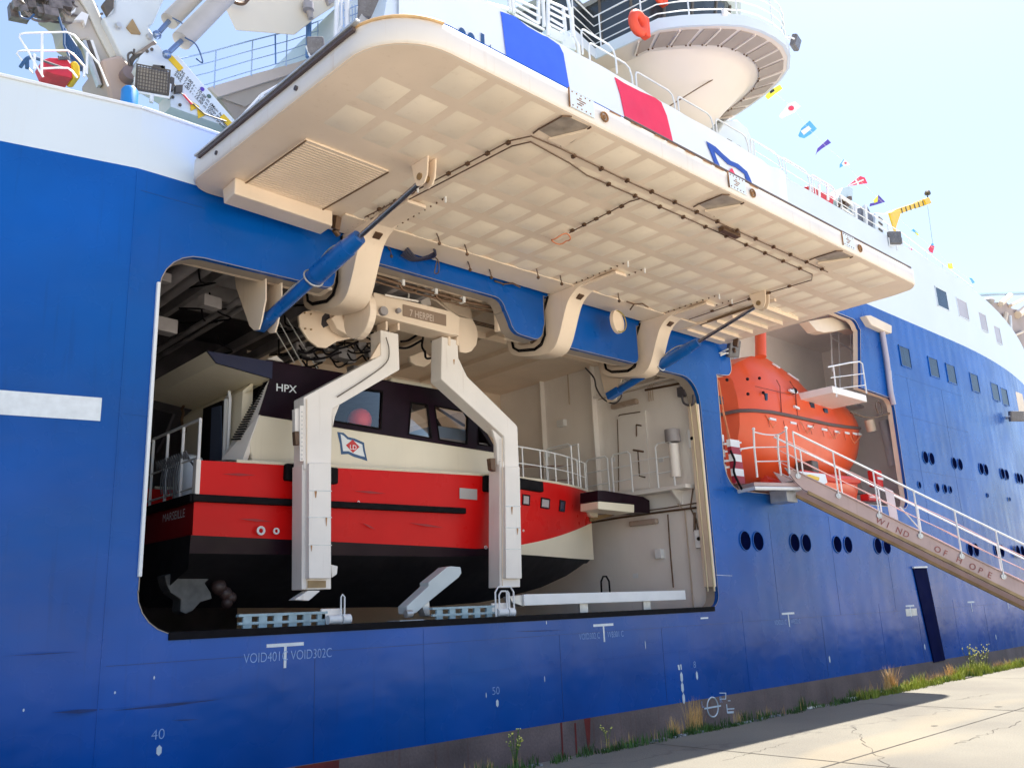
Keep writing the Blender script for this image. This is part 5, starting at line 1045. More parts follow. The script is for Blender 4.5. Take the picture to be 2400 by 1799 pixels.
g = MB(); g.cone(Yp(1861, 916, LY - 1.3), Yp(1861, 916, LY - 1.2), .10, .10, 12); part('vent', g, 'maroon', lb, smooth=True)
for u, v_ in ((1704, 890), (1752, 888), (1753, 923), (1780, 886), (1789, 920)): p = Yp(u, v_, LY - 1.2); g = MB(); g.ball(p, .05, 8, 6); part('fitting', g, 'maroon', lb, smooth=True)
g = MB(); g.tube([Yp(1684, 890, .3), Yp(1695, 960, .3), Yp(1712, 1035, .3)], .022, 6); g.tube([Yp(1693, 960, .3), Yp(1702, 1000, .35), Yp(1709, 1040, .35)], .015, 6); part('painter_line', g, mat('orange_rope', (.7, .25, .12)), lb, smooth=True)
g = MB(); g.box((23.2, LY - .12, 8.95), (23.4, LY + .12, 9.2)); g.box((29.2, LY - .12, 8.2), (29.4, LY + .12, 8.45)); part('lifting_hook', g, 'galv', lb, bevel=.02)
g = MB()
for x in (22.9, 24.7, 26.4, 28.0): s_ = lbn(x); g.tube([(x, LY - s_[1] - .02, GZ - .1), (x + .3, LY - s_[1] - .03, GZ - .45), (x + .9, LY - s_[1] - .02, GZ - .1)], .014, 5)
part('grab_line', g, mat('orange_rope', (.7, .25, .12)), lb, smooth=True)
for u, v_, w, h in ((1716, 930, .16, .12), (1800, 930, .12, .12), (1902, 950, .14, .09), (1935, 962, .12, .08)):
    p = Yp(u, v_, LY - 1.2); s_ = lbn(min(max(p.x, ST[0][0]), ST[-1][0])); g = MB(); yy = LY - s_[1] * .93 - .03; g.obox((p.x, yy, p.z), (w, 0, 0), (0, .03, 0), (0, 0, h)); part('porthole', g, 'glass', lb, bevel=.02)
for x0_, x1_ in ((23.0, 29.2),):
    g = MB()
    for k in range(9): x = x0_ + (x1_ - x0_) * k / 8; s_ = lbn(x); g.tube([(x, LY - s_[1] - .012, gz(x) - .45), (x, LY - s_[1] * .97 - .008, gz(x) - .08)], .008, 4)
    part('moulded_seam', g, mat('dark_orange_gap', (.25, .03, .01), .5), lb)
# a second small orange rescue craft further forward in the recess
rb = thing('rescue_boat', 'small orange open boat under the lifeboat beside the gangway', 'rescue boat', (25.8, .9, 4.4))
g = MB(); R = []
for x, w, z in ((23.4, .62, 5.15), (24.4, .72, 5.1), (25.6, .72, 5.12), (26.6, .62, 5.18), (27.3, .38, 5.26), (27.7, .06, 5.34)): R.append([(x, .95 - w, z), (x, .95 - w * .95, z - .35), (x, .95 - w * .6, 4.55), (x, .95, 4.42), (x, .95 + w * .6, 4.55), (x, .95 + w, z)])
g.grid(R); part('hull', g, 'orange', rb, smooth=True); g = MB(); g.tube([r[0] for r in R], .13, 8); g.tube([r[5] for r in R], .13, 8); part('buoyancy_tube', g, mat('tube_red_orange', (.75, .05, .02), .45), rb, smooth=True)
g = MB(); g.box((24.6, .6, 5.1), (25.0, 1.2, 5.7)); part('console', g, 'grate', rb, bevel=.05)
for i, (u, v_, m, w, h, lab) in enumerate(((2062, 1120, 'redbox', .22, .55, 'red equipment cover at the lower end of the lifeboat recess'), (2048, 1165, 'redbox', .35, .22, 'low red cover just above the gangway rails'))):
    p = Yp(u, v_, .5); g = MB(); g.box((p.x - w, .5, p.z - h / 2), (p.x + w, .8, p.z + h / 2)); o = thing('equipment_cover', lab, 'cover', (p.x, .65, p.z - h / 2)); part('body', g, m, o, bevel=.03); g = MB(); g.box((p.x - w * .9, .47, p.z - h * .1), (p.x + w * .9, .505, p.z + h * .05)); part('stripe', g, 'rail', o)
# red and white chequered fire locker posts at the aft end of the recess
fl_ = thing('hose_locker', 'red and white striped locker frame at the top of the gangway platform', 'locker', (19.6, .2, 4.4))
def stripe_post(u0, v0, u1, v1, w, y, n=6):
    for k in range(n):
        a, c_ = Yp(u0 + (u1 - u0) * k / n, v0 + (v1 - v0) * k / n, y), Yp(u0 + (u1 - u0) * (k + 1) / n, v0 + (v1 - v0) * (k + 1) / n, y)
        g = MB(); g.box((a.x - w / 2, y, c_.z), (a.x + w / 2, y + .12, a.z)); part('panel', g, 'rail' if k % 2 == 0 else mat('locker_crimson', (.35, .005, .03), .45), fl_)
stripe_post(1722, 1030, 1737, 1132, .42, .1); stripe_post(1693, 1018, 1700, 1105, .12, .35, 5)
g = MB()
for v_ in (1040, 1058, 1080, 1095): g.tube([Yp(1696, v_, .25), Yp(1736, v_ - 3, .25)], .03, 6)
part('frame', g, 'rail', fl_, smooth=True)
g = MB(); g.tube(curve_pts([Yp(1712, 1055, 0), Yp(1722, 1080, -.1), Yp(1720, 1105, -.15), Yp(1733, 1135, -.2), Yp(1742, 1152, -.1)], 5), .03, 6); part('black_hose', g, 'black', fl_, smooth=True)

# ================================================================== GANGWAY
gw = thing('gangway', 'aluminium gangway sloping from the ship down to the quay', 'gangway', (20.8, -.8, 4.1))
def Dp(u, v_, d): return CAM + ROT @ Vector(((u - CX) / FPX * d, (v_ - CY) / FPX * d, d))
G0 = Dp(1860, 1112, 22.5); G1 = Dp(2328, 1341, 22.1); GD = (G1 - G0).normalized()
GE = G0 + GD * 9.0; GN = Vector((.61, .79, 0)).normalized(); UPV = Vector((0, 0, 1))
HS = .40
def gq(t, up, off=0.0): return G0 + GD * t + UPV * up + GN * off
LEN = 9.3
for off, nm in ((0, 'stringer'), (.74, 'stringer')):
    g = MB(); g.prism([gq(-.15, .0, off), gq(.05, -.18, off), gq(.25, -.27, off), gq(LEN, -.30, off), gq(LEN, .12, off), gq(.0, .12, off), gq(-.25, .08, off)], GN * .05); s_ = part(nm, g, 'alu', gw, bevel=.006)
    g = MB(); g.beam(gq(.35, -.31, off - .01), gq(LEN, -.335, off - .01), .07, .05); g.beam(gq(.35, -.27, off - .02), gq(LEN, -.295, off - .02), .02, .04); part('lower_flange', g, 'wood', s_)
    g = MB(); g.beam(gq(0, .13, off), gq(LEN, .13, off), .07, .025); part('upper_flange', g, 'alu', s_)
for k in range(30):
    g = MB(); t = .2 + .3 * k; g.obox(gq(t, .0, .40), GN * .36, Vector((GD.x, GD.y, 0)).normalized() * .10, UPV * .015); part('tread', g, 'galv', gw, bevel=.004)
rl_m = 'rail'
for off, hh in ((-.02, 1.17), (.78, 1.10)):
    g = MB(); g.tube([gq(-.1 if off > 0 else .12, hh, off), gq(LEN, hh, off)], .026, 6); part('hand_rail', g, rl_m, gw, smooth=True)
    for lv in (.42, .72): g = MB(); g.tube(curve_pts([gq(-.1 + k * 1.15, hh * lv - (.03 if k % 2 else 0), off) for k in range(9)], 3), .012, 5); part('rope_rail', g, mat('pinkish_rope', (.62, .38, .38), .7), gw, smooth=True)
    for k in range(9):
        t = .12 + 1.13 * k + (.55 if off > 0 else 0)
        if t > LEN: continue
        g = MB(); g.tube([gq(t, hh + .02, off), gq(t, .0, off)], .022, 6); po = part('stanchion', g, rl_m, gw, smooth=True)
        if off < 0: g = MB(); g.cone(gq(t, .02, -.03), gq(t, .02, .0), .07, .07, 12); part('stanchion_socket', g, 'galv', po, smooth=True)
xg = Vector((GD.x, GD.y, GD.z))
for ch, u in zip('WINDOFHOPE', (2056, 2082, 2101, 2120, 2193, 2212, 2245, 2273, 2295, 2315)):
    best = min((abs(((ROT.transposed() @ (gq(k * .05, -.1) - CAM)).x / (ROT.transposed() @ (gq(k * .05, -.1) - CAM)).z * FPX + CX) - u), k * .05) for k in range(180))[1]
    text(ch, gq(best - .07, -.20, -.012), GD, xg.cross(-GN).normalized() if xg.cross(-GN).z > 0 else -xg.cross(-GN).normalized(), .22, 'texttan', 'lettering', gw)
# top platform with its chain posts
g = MB(); pl4 = [Yp(1710, 1128, -.1), Yp(1850, 1110, -.35), gq(.05, .0, .75), gq(0, .0, 0), Vector((20.2, -1.0, 4.12)), Vector((19.2, -.55, 4.1)), Vector((19.2, -.02, 4.1))]
pts_ = [Vector((19.5, -.0, 4.42)), Vector((19.3, -.60, 4.42)), Vector((20.9, -.95, 4.46)), Vector((21.5, -.25, 4.46)), Vector((21.5, 0, 4.46))]
g.prism(pts_, (0, 0, .09)); plf = part('top_platform', g, 'alu', gw, bevel=.01)
g = MB(); g.tube([p + Vector((0, 0, -.06)) for p in pts_[:4]], .05, 8); part('platform_edge', g, 'rail', plf, smooth=True)
g = MB(); g.box((20.8, -.62, 4.10), (21.3, -.1, 4.43)); part('turntable', g, 'galv', plf, bevel=.02)
posts = [(1766, 1005, 1768, 1050, 1775, 1118), (1823, 1020, 1824, 1060, 1831, 1114), (1842, 1003, 1846, 1060, 1850, 1110)]
for (a, b_, c_, d_, e_, f_), yy in zip(posts, (-.35, -.5, -.95)):
    g = MB(); g.tube([Yp(a, b_, yy), Yp(c_, d_, yy), Yp(e_, f_, yy)], .03, 6); g.ball(Yp(a, b_, yy), .045, 8, 6); part('chain_post', g, 'rail', gw, smooth=True)
g = MB(); g.tube(curve_pts([Yp(1768, 1012, -.35), Yp(1795, 1018, -.4), Yp(1823, 1018, -.5), Yp(1843, 1008, -.95)], 4), .018, 5); g.tube([Yp(1735, 1052, -.3), Yp(1768, 1047, -.35)], .022, 5); g.tube([Yp(1770, 1048, -.35), Yp(1825, 1047, -.5), Yp(1845, 1046, -.95)], .014, 5); g.tube([Yp(1772, 1081, -.35), Yp(1828, 1080, -.5), Yp(1847, 1081, -.95)], .016, 5)
part('chain', g, 'rail', gw, smooth=True)
ww = thing('wrapped_bundle', 'white and yellow wrapped bundle lying at the head of the gangway', 'bundle', (21.8, -.5, 4.3))
g = MB(); g.prism([Yp(u, v_, -.3) for u, v_ in ((1868, 1103), (1935, 1110), (1940, 1130), (1930, 1136), (1880, 1122), (1862, 1114))], (0, .2, 0)); part('sheet', g, 'cloth', ww, bevel=.02)
g = MB(); g.prism([Yp(u, v_, -.36) for u, v_ in ((1886, 1113), (1900, 1111), (1922, 1118), (1920, 1126), (1905, 1122))], (0, .05, 0)); part('yellow_tube', g, 'yellow', ww, bevel=.02)
g = MB(); g.prism([gq(3.0, .2, .5), gq(3.25, .2, .5), gq(3.22, 1.1, .5), gq(2.97, 1.1, .5)], GN * .02); gp = part('notice_panel', g, mat('pink_white_panel', (.62, .55, .60), .5), gw, bevel=.01)
# mooring or safety wire under the gangway
g = MB(); g.tube(curve_pts([gq(3.6, .9, .9), gq(4.6, .25, .95), gq(5.3, -.1, .95)], 4), .02, 5); g.tube(curve_pts([gq(5.4, .1, .9), gq(6.4, -.05, 1.0), gq(7.6, .12, 1.0), gq(8.4, .5, .8)], 4), .02, 5); part('safety_wire', g, 'galv', gw, smooth=True)

# ================================================================== FLOODLIGHTS
def flood(u, v_, y, w, h, label, face=(-.3, -1, -.3), bracket=(0, 0, -1), bl=.3, m='grey'):
    c_ = Yp(u, v_, y); n = Vector(face).normalized(); r = n.cross(Vector((0, 0, 1))).normalized(); up = r.cross(n)
    if up.z < 0: up = -up
    o = thing('floodlight', label, 'floodlight', tuple(c_), 'ship floodlights')
    g = MB(); g.obox(c_ - n * .05, r * w / 2, up * h / 2, n * .08); part('housing', g, mat('lamp_housing', (.16, .15, .16), .5), o, bevel=.03)
    g = MB(); g.obox(c_ + n * .036, r * w * .44, up * h * .42, n * .006); part('lens', g, m, o, bevel=.005)
    g = MB(); b_ = Vector(bracket).normalized(); g.tube([c_ - r * w * .52, c_ - r * w * .52 + b_ * h * .62, c_ + r * w * .52 + b_ * h * .62, c_ + r * w * .52], .025, 6); g.tube([c_ + b_ * h * .62, c_ + b_ * (h * .62 + bl)], .035, 6); part('yoke', g, 'rail', o, smooth=True)
    return o, c_, r, up, n
flood(1721, 818, -.25, .34, .46, 'small square floodlight on the hull edge beside the orange lifeboat', (-.5, -1, -.5), (-.8, .6, -.4), .15)
o, c_, r, up, n = flood(358, 190, .9, .52, .42, 'wide floodlight with wire guard on the bulwark below the deck crane', (-.35, -1, -.25), bl=.15, m=mat('lamp_face_beige', (.36, .33, .29), .4))
g = MB()
for k in range(12): t = -1 + 2 * k / 11; g.tube([c_ + n * .07 + r * .25 * t - up * .2, c_ + n * .07 + r * .25 * t + up * .2], .007, 4)
for k in range(8): t = -1 + 2 * k / 7; g.tube([c_ + n * .072 - r * .25 + up * .2 * t, c_ + n * .072 + r * .25 + up * .2 * t], .007, 4)
g.tube([c_ + n * .07 + r * .26 * a + up * .21 * b_ for a, b_ in ((-1, -1), (1, -1), (1, 1), (-1, 1))], .014, 5, closed=True); part('wire_guard', g, 'grate', o)
flood(739, 108, 1.2, .34, .36, 'dark floodlight on a white bracket beside the stair rails', (-.6, -.7, -.4), (.4, 0, -1), .5)
flood(865, 18, .6, .46, .44, 'large floodlight against the white deckhouse at the top edge', (-.5, -.8, -.5), (.6, .3, -.4), .3)
flood(735, 158, 1.6, .26, .22, 'small floodlight low behind the stair rails, facing down', (-.6, -.5, -.8), (.5, 0, 1), .2)
flood(848, 100, .9, .36, .2, 'flat floodlight just above the raised door corner', (-.3, -.3, -1), (.7, .4, .2), .2)
flood(2098, 557, -.2, .5, .5, 'grey floodlight at the foot of the yellow crane', (-.6, -.8, -.1), (0, 0, -1), .2)
flood(1868, 100, -2.05, .42, .36, 'dark lamp cluster on the outer end of the bridge wing', (.2, -1, -.4), (-.6, .3, .2), .3)
# hull side bracket lamp near the bow
flood(2384, 975, -.15, .7, .45, 'dark fitting on the bow plating near the right edge', (-.6, -1, -.2), (.3, 1, 0), .2)
# ================================================================== BANNER HUNG ALONG THE UPPER RAIL
bn_ = thing('banner', 'long white banner with blue and red panels and a flag emblem above the raised door', 'banner', (18, -.05, 13.3))
bx1 = Yp(1852, 480, -.05).x
def foldy(x, z):
    a = Yp(1765, 400).x; k = 0.015 * math.sin(x * 1.3) + .008 * math.sin(x * 4.1 + z)
    if x > a: k += .07 * math.sin((x - a) * 5.2 + (14.9 - z) * .9) * min(1, (x - a) * .8)
    return -.075 - k
xs2 = [8.95 + i * .12 for i in range(int((bx1 - 8.95) / .12) + 1)]
g = MB(); R = [[(x, foldy(x, z), z) for z in (12.9, 13.3, 13.7, 14.1, 14.5, 14.86 - .012 * max(0, x - 18))] for x in xs2]; g.grid(R); part('white_cloth', g, 'cloth', bn_, smooth=True)
def panel(nm, px, m, y=-.11, ext=None):
    pts = [Yp(u, v_, y) for u, v_ in px]; g = MB(); g.prism(pts, (0, .012, 0)); return part(nm, g, m, bn_)
def down(p, z):   # the panel goes on below the edge of the door
    return p
b0, b1 = Yp(1188, 133, -.11), Yp(1336, 212, -.11)
bt = [Yp(u, v_, -.11) for u, v_ in ((1173, 27), (1193, 34), (1207, 39), (1237, 63), (1272, 83), (1283, 87), (1311, 106), (1321, 126), (1328, 167), (1336, 212))] + [b1 + Vector((.1, 0, -.7)), b0 + Vector((.1, 0, -.7)), b0, Yp(1176, 39, -.11)]
g = MB(); g.prism(bt, (0, .012, 0)); part('blue_panel', g, 'clothblue', bn_)
r0, r1 = Yp(1467, 283, -.11), Yp(1579, 339, -.11)
bt = [Yp(u, v_, -.11) for u, v_ in ((1441, 181), (1463, 195), (1500, 214), (1535, 229), (1550, 240), (1563, 271), (1573, 312), (1579, 339))] + [r1 + Vector((.15, 0, -.7)), r0 + Vector((.1, 0, -.7)), r0, Yp(1454, 222, -.11)]
g = MB(); g.prism(bt, (0, .012, 0)); part('red_panel', g, 'clothred', bn_)
R3 = lambda a, b_: (1600 + a / 2.764, b_ / 2.764)
panel('flag_emblem', [R3(*q) for q in ((155, 915), (215, 952), (262, 998), (312, 1042), (360, 1062), (418, 1112), (440, 1160), (470, 1240), (440, 1260), (405, 1130), (350, 1086), (296, 1064), (250, 1020), (203, 976), (222, 1030), (262, 1120), (290, 1210), (262, 1200), (222, 1090))], 'emblem', -.125)
panel('emblem_diamond', [R3(*q) for q in ((262, 1140), (290, 1120), (320, 1088), (345, 1138), (372, 1165), (400, 1230), (300, 1220))], 'clothred', -.12)
p = Yp(1131, 83, -.11); text('sa', (Yp(1072, 70, -.11).x, -.115, p.z - .90), (1, 0, 0), (0, 0, 1), 1.72, 'textblue', 'lettering', bn_, sx=.40, bold=.012); text('lt', (Yp(1124, 84, -.11).x, -.115, p.z - .96), (1, 0, 0), (0, 0, 1), 1.42, 'textblue', 'lettering', bn_, sx=.55, bold=.02)

# ================================================================== BRIDGE WING
wing = thing('bridge_wing', 'rounded white bridge wing with dark windows jutting out above the banner', 'bridge wing', (20.4, 3.5, 15))
H0 = 17.0
rp_ = [Zp(u, v_, H0) for u, v_ in ((1346, 92), (1397, 138), (1445, 115), (1500, 89), (1545, 68), (1600, 61), (1654, 58), (1700, 57), (1745, 60), (1785, 71), (1817, 87), (1841, 106), (1853, 130), (1851, 160), (1832, 188), (1802, 217), (1765, 245), (1727, 271), (1672, 304))]
rim2 = [(p.x, p.y) for p in rp_]; rim2 += [(24.2, 8.0), (14.2, 8.0)]
CW = Vector((20.3, 3.9))
def loop(s, z, dy=0.0): return [(CW.x + (x - CW.x) * s, CW.y + (y - CW.y) * s + dy, z) for x, y in rim2]
g = MB(); g.grid([loop(.985, H0), loop(1.0, H0), loop(1.0, H0 + .34), loop(.97, H0 + .34)], True); part('rim', g, 'white', wing, smooth=True)
g = MB(); g.add(loop(.985, H0 + .25), [list(t) for t in tessellate_polygon([[Vector(p) for p in loop(.985, H0 + .3)]])]); part('wing_deck', g, 'deck', wing)
sm_ = mat('soffit_pale_paint', (.80, .72, .66), .5, var=.04, scale=.5)
g = MB(); g.grid([loop(.985, H0 + .005), loop(.80, H0 - .03), loop(.77, H0 - .16), loop(.66, H0 - .65), loop(.52, H0 - 1.4), loop(.42, 14.7)], True); part('soffit', g, sm_, wing, smooth=True)
tp = mat('soffit_pocket_taupe', (.42, .35, .31), .6, var=.1)
N_ = len(rp_)
acc = []
for i in range(3, N_ - 1):
    a, c_ = Vector(rim2[i]), Vector(rim2[i + 1]); seg = (c_ - a).length; k = max(1, round(seg / .62))
    for j in range(k): acc.append((a.lerp(c_, j / k), a.lerp(c_, (j + 1) / k)))
for a, c_ in acc:
    q = []
    for (p, t, s) in ((a, .12, .965), (c_, -.12, .965), (c_, -.12, .84), (a, .12, .84)):
        o_ = a.lerp(c_, .12) if t > 0 else a.lerp(c_, .88); o_ = CW + (o_ - CW) * s; q.append((o_.x, o_.y, H0 - .012 - .04 * (.985 - s) / .15))
    g = MB(); g.prism(q, (0, 0, -.012)); so_ = part('soffit_pocket', g, tp, wing)
    g = MB()
    for e in (q[2], q[3]): g.ball((e[0], e[1], e[2] - .02), .03, 6, 4)
    part('bolt', g, 'pipe', so_)
for a, c_ in acc[::2]:
    A_ = CW + (a - CW) * .965; B_ = CW + (a - CW) * .84; g = MB(); g.beam((A_.x, A_.y, H0 - .03), (B_.x, B_.y, H0 - .07), .035, .06); part('bracket', g, sm_, wing)
# bridge house with raked dark glass on the wing
hs = lambda s, z: [(CW.x + .1 + (x - CW.x) * s, CW.y + .5 + (y - CW.y) * s, z) for x, y in rim2]
g = MB(); g.grid([hs(.74, H0 + .25), hs(.74, H0 + .75)], True); part('house_base', g, mat('bridge_base_grey', (.10, .115, .13), .4, var=.2), wing)
g = MB(); g.grid([hs(.74, H0 + .75), hs(.80, H0 + 2.6)], True); part('bridge_glass', g, 'bridgeglass', wing)
lo_, hi_ = hs(.742, H0 + .75), hs(.802, H0 + 2.6)
for i in range(0, len(lo_), 2): g = MB(); g.beam(lo_[i], hi_[i], .08, .06); part('mullion', g, 'grate', wing)
g = MB(); g.add(hs(.86, H0 + 2.6), [list(t) for t in tessellate_polygon([[Vector(p) for p in hs(.86, 20)]])]); part('bridge_roof', g, 'white', wing)
rl = [Vector((CW.x + (x - CW.x) * .99, CW.y + (y - CW.y) * .99, H0 + 1.42)) for x, y in rim2[:N_]]
railing(wing, rl, 1.10, (1.0, .72, .45, .18), 1.35, .024)
g = MB()
for u in (1560,): pass
q = [Zp(u, v_, H0 - .5) for u, v_ in ((1480, 330), (1560, 250), (1700, 160), (1765, 130), (1800, 122))]
g.tube([Yp(1548, 262, .4), Yp(1640, 205, .0), Yp(1700, 170, -.4), Yp(1745, 145, -.8), Yp(1765, 125, -1.0), Yp(1790, 118, -1.1)], .018, 5); part('cable', g, 'pipe', wing, smooth=True)
g = MB(); p = Zp(1716, 45, H0 + .36); g.obox(p, (.5, .02, 0), (0, .05, 0), (0, 0, .1)); part('rim_box', g, 'bay', wing, bevel=.04)
# orange lifebuoys
def horseshoe(u, v_, y, s, label):
    c_ = Yp(u, v_, y); g = MB(); a0 = [(c_.x + s * .62 * math.cos(a), c_.y, c_.z + s * .72 * math.sin(a)) for a in [2 * PI * k / 20 for k in range(20)]]
    g.tube(a0, s * .36, 10, closed=True); o = thing('lifebuoy', label, 'lifebuoy', tuple(c_ - Vector((0, 0, s))), 'orange lifebuoys'); part('ring', g, mat('lifebuoy_orange', (.85, .09, .04), .55), o, smooth=True)
    g = MB(); g.beam((c_.x + s * .75, c_.y, c_.z - s * .9), (c_.x + s * .75, c_.y, c_.z + s * .8), .22, .2); part('cover', g, mat('lifebuoy_orange', (.85, .09, .04), .55), o, bevel=.03)
horseshoe(1496, 55, -.35, .36, 'large orange horseshoe lifebuoy hung on the bridge wing rail')
horseshoe(1546, -6, .3, .22, 'orange lifebuoy cut by the top edge of the picture')

# ================================================================== RAILS, HOOPS AND FITTINGS ALONG THE UPPER DECK
def hoopx(x0, x1, z0, z1, y, parent, m='rail', r=.026):
    g = MB(); g.tube([(x0, y, z0), (x0, y, z1 - .12), (x0 + .04, y, z1 - .03), (x0 + .12, y, z1), (x1 - .25, y, z1), (x1 - .08, y, z1 - .08), (x1, y, z1 - .3), (x1, y, z0)], r, 6); return part('guard_hoop', g, m, parent, smooth=True)
for k in range(7): x = 15.0 + 1.85 * k; hoopx(x, x + 1.68, 14.85, 15.55 + .05 * (k == 0), .12, ship)
hoopx(14.6, 15.9, 15.0, 15.75, .0, ship)
gt = part('stair_gate', MB().box((13.3, .2, 14.9), (14.9, .26, 15.15)), 'rail', ship, bevel=.02)
g = MB()
for a, b_ in (((1192, -10), (1196, 28)), ((1200, -10), (1204, 32)), ((1262, -10), (1262, 55)), ((1272, -10), (1275, 62)), ((1285, -12), (1284, 85)), ((1320, 22), (1325, 70)), ((1337, 20), (1342, 85))): g.tube([Yp(*a, .4), Yp(*b_, .4)], .05, 6)
for a, b_ in (((1204, -2), (1262, 22)), ((1206, 8), (1268, 42)), ((1206, 22), (1262, 56)), ((1288, 4), (1330, 22)), ((1290, 16), (1334, 40)), ((1288, 30), (1325, 48)), ((1290, 44), (1320, 62)), ((1285, 55), (1322, 74)), ((1205, 34), (1275, 70))): g.tube([Yp(*a, .4), Yp(*b_, .4)], .035, 6)
g.tube([Yp(1330, -5, .4), Yp(1336, 24, .4), Yp(1345, 85, .4), Yp(1355, 105, .4), Yp(1357, 130, .4)], .05, 6)
part('gate_rail', g, 'rail', gt, smooth=True)
g = MB(); g.prism([Yp(u, v_, .5) for u, v_ in ((1288, 62), (1320, 78), (1326, 100), (1290, 88))], (0, .3, 0)); g.prism([Yp(u, v_, .5) for u, v_ in ((1322, 66), (1345, 84), (1352, 118), (1318, 108))], (0, .3, 0)); part('winch_housing', g, 'white', gt, bevel=.03)
g = MB(); g.tube([Yp(1120, 4, .3), Yp(1190, 22, .3)], .05, 6); g.tube([Yp(1125, 13, .3), Yp(1175, 26, .3)], .03, 6); g.box((Yp(1140, 18, .3).x, .25, Yp(1140, 18, .3).z - .1), (Yp(1150, 18, .3).x, .4, Yp(1150, 18, .3).z)); part('rail_bar', g, 'rail', ship)
p0_ = Yp(1770, 352, .1); railing(ship, [(p0_.x, .12, 15.55), (26, .12, 15.45), (33, .12, 15.3), (41, .5, 15.0)], 1.05, (1.0, .66, .33), 1.8, .020)
g = MB(); g.prism([Yp(u, v_, 1.0) for u, v_ in ((1678, 318), (1700, 282), (1728, 280), (1752, 300), (1768, 340), (1772, 372), (1725, 352))], (0, .6, 0)); part('deck_locker', g, 'white', ship, bevel=.05)
for u, v_ in ((1710, 330), (1731, 343)): p = Yp(u, v_, .05); part('scupper', MB().box((p.x - .12, .04, p.z - .03), (p.x + .12, .14, p.z + .03)), 'grate', ship)
# red and white life raft rack, dark machinery, white cabinets
def block(nm, cat, label, px, m, y, d, bev=.03, extra=None):
    pts = [Yp(u, v_, y) for u, v_ in px]; cx_ = sum((p for p in pts), Vector()) / len(pts); o = thing(nm, label, cat, (cx_.x, y + d / 2, min(p.z for p in pts)))
    g = MB(); g.prism(pts, (0, d, 0)); part('body', g, m, o, bevel=bev); return o
o = block('rescue_sled', 'rescue sled', 'red and white rescue sled along the upper deck rail', ((1890, 436), (1905, 436), (1955, 462), (1953, 480), (1900, 455)), 'redbox', .3, .5)
for u in (1897, 1918, 1938): g = MB(); g.prism([Yp(u, 430, .27), Yp(u + 5, 432, .27), Yp(u + 6, 470, .27), Yp(u + 1, 468, .27)], (0, .03, 0)); part('white_strap', g, 'rail', o)
o = block('mooring_winch', 'winch', 'open white frame with brown machinery on the upper deck', ((1962, 466), (1975, 440), (1992, 436), (2000, 442), (1998, 515), (1975, 500)), mat('pale_blue_screen', (.50, .62, .68), .4), .5, .5)
g = MB()
for k in range(10): u, v_ = 1968 + random.random() * 26, 462 + random.random() * 38; g.obox(Yp(u, v_, .45), (.10, 0, .03), (0, .05, 0), (0, 0, .08))
part('machinery', g, 'pipe', o, bevel=.01); g = MB(); g.tube([Yp(1968, 460, .4), Yp(1996, 480, .4), Yp(2004, 520, .4)], .06, 6); g.tube([Yp(1970, 485, .4), Yp(2000, 505, .4)], .05, 6); part('frame', g, 'rail', o, smooth=True)
o = block('deck_machine', 'machine', 'dark grey machine between the white posts on the upper deck', ((2003, 490), (2020, 484), (2034, 484), (2046, 508), (2050, 520), (2044, 535), (2006, 515)), mat('machine_slate', (.12, .13, .17), .5, var=.3, scale=6), .4, .6)
g = MB()
for u, a, b_ in ((2003, 478, 518), (2027, 482, 530)): g.tube([Yp(u, a, .35), Yp(u + 2, b_, .35)], .09, 6)
part('post', g, 'rail', o, smooth=True)
o = block('deck_cabinet', 'cabinet', 'white louvred cabinet just left of the yellow crane', ((2052, 498), (2082, 500), (2096, 545), (2088, 558), (2052, 540)), 'white', .3, .8)
for v_ in (513, 524, 539): g = MB(); p = Yp(2064, v_, .28); g.obox(p, (.14, 0, -.02), (0, .02, 0), (0, 0, .03)); part('vent', g, 'grate', o)
yc = thing('yellow_crane', 'yellow jib crane on the upper deck against the sky', 'crane', tuple(Yp(2097, 545, .8)))
g = MB(); g.prism([Yp(u, v_, .8) for u, v_ in ((2085, 498), (2110, 493), (2111, 504), (2102, 530), (2101, 546), (2094, 546), (2091, 520))], (0, .5, 0)); part('king_post', g, 'yellow', yc, bevel=.03)
g = MB(); g.prism([Yp(u, v_, .9) for u, v_ in ((2087, 498), (2100, 490), (2167, 468), (2170, 479), (2108, 502))], (0, .4, 0)); jb_ = part('jib', g, 'yellow', yc, bevel=.02)
for k in range(6): u = 2112 + k * 10; v_ = 487 - k * 3.4; g = MB(); g.prism([Yp(u, v_, .88), Yp(u + 1.4, v_ - .5, .88), Yp(u + 5, v_ + 12, .88), Yp(u + 3.5, v_ + 12.5, .88)], (0, .02, 0)); part('joint_plate', g, 'grate', jb_)
g = MB(); g.prism([Yp(u, v_, .85) for u, v_ in ((2166, 466), (2178, 462), (2184, 476), (2172, 480))], (0, .5, 0)); part('jib_head', g, 'yellow', yc, bevel=.02); g = MB(); g.cone(Yp(2174, 454, 1.0), Yp(2174, 450, 1.0), .14, .12, 10); g.tube([Yp(2174, 454, 1.0), Yp(2174, 464, 1.0)], .03, 5); part('lamp', g, 'grate', yc, smooth=True)
g = MB(); g.tube([Yp(2174, 482, 1.0), Yp(2186, 570, 1.0)], .012, 4); part('hoist_wire', g, 'galv', yc)
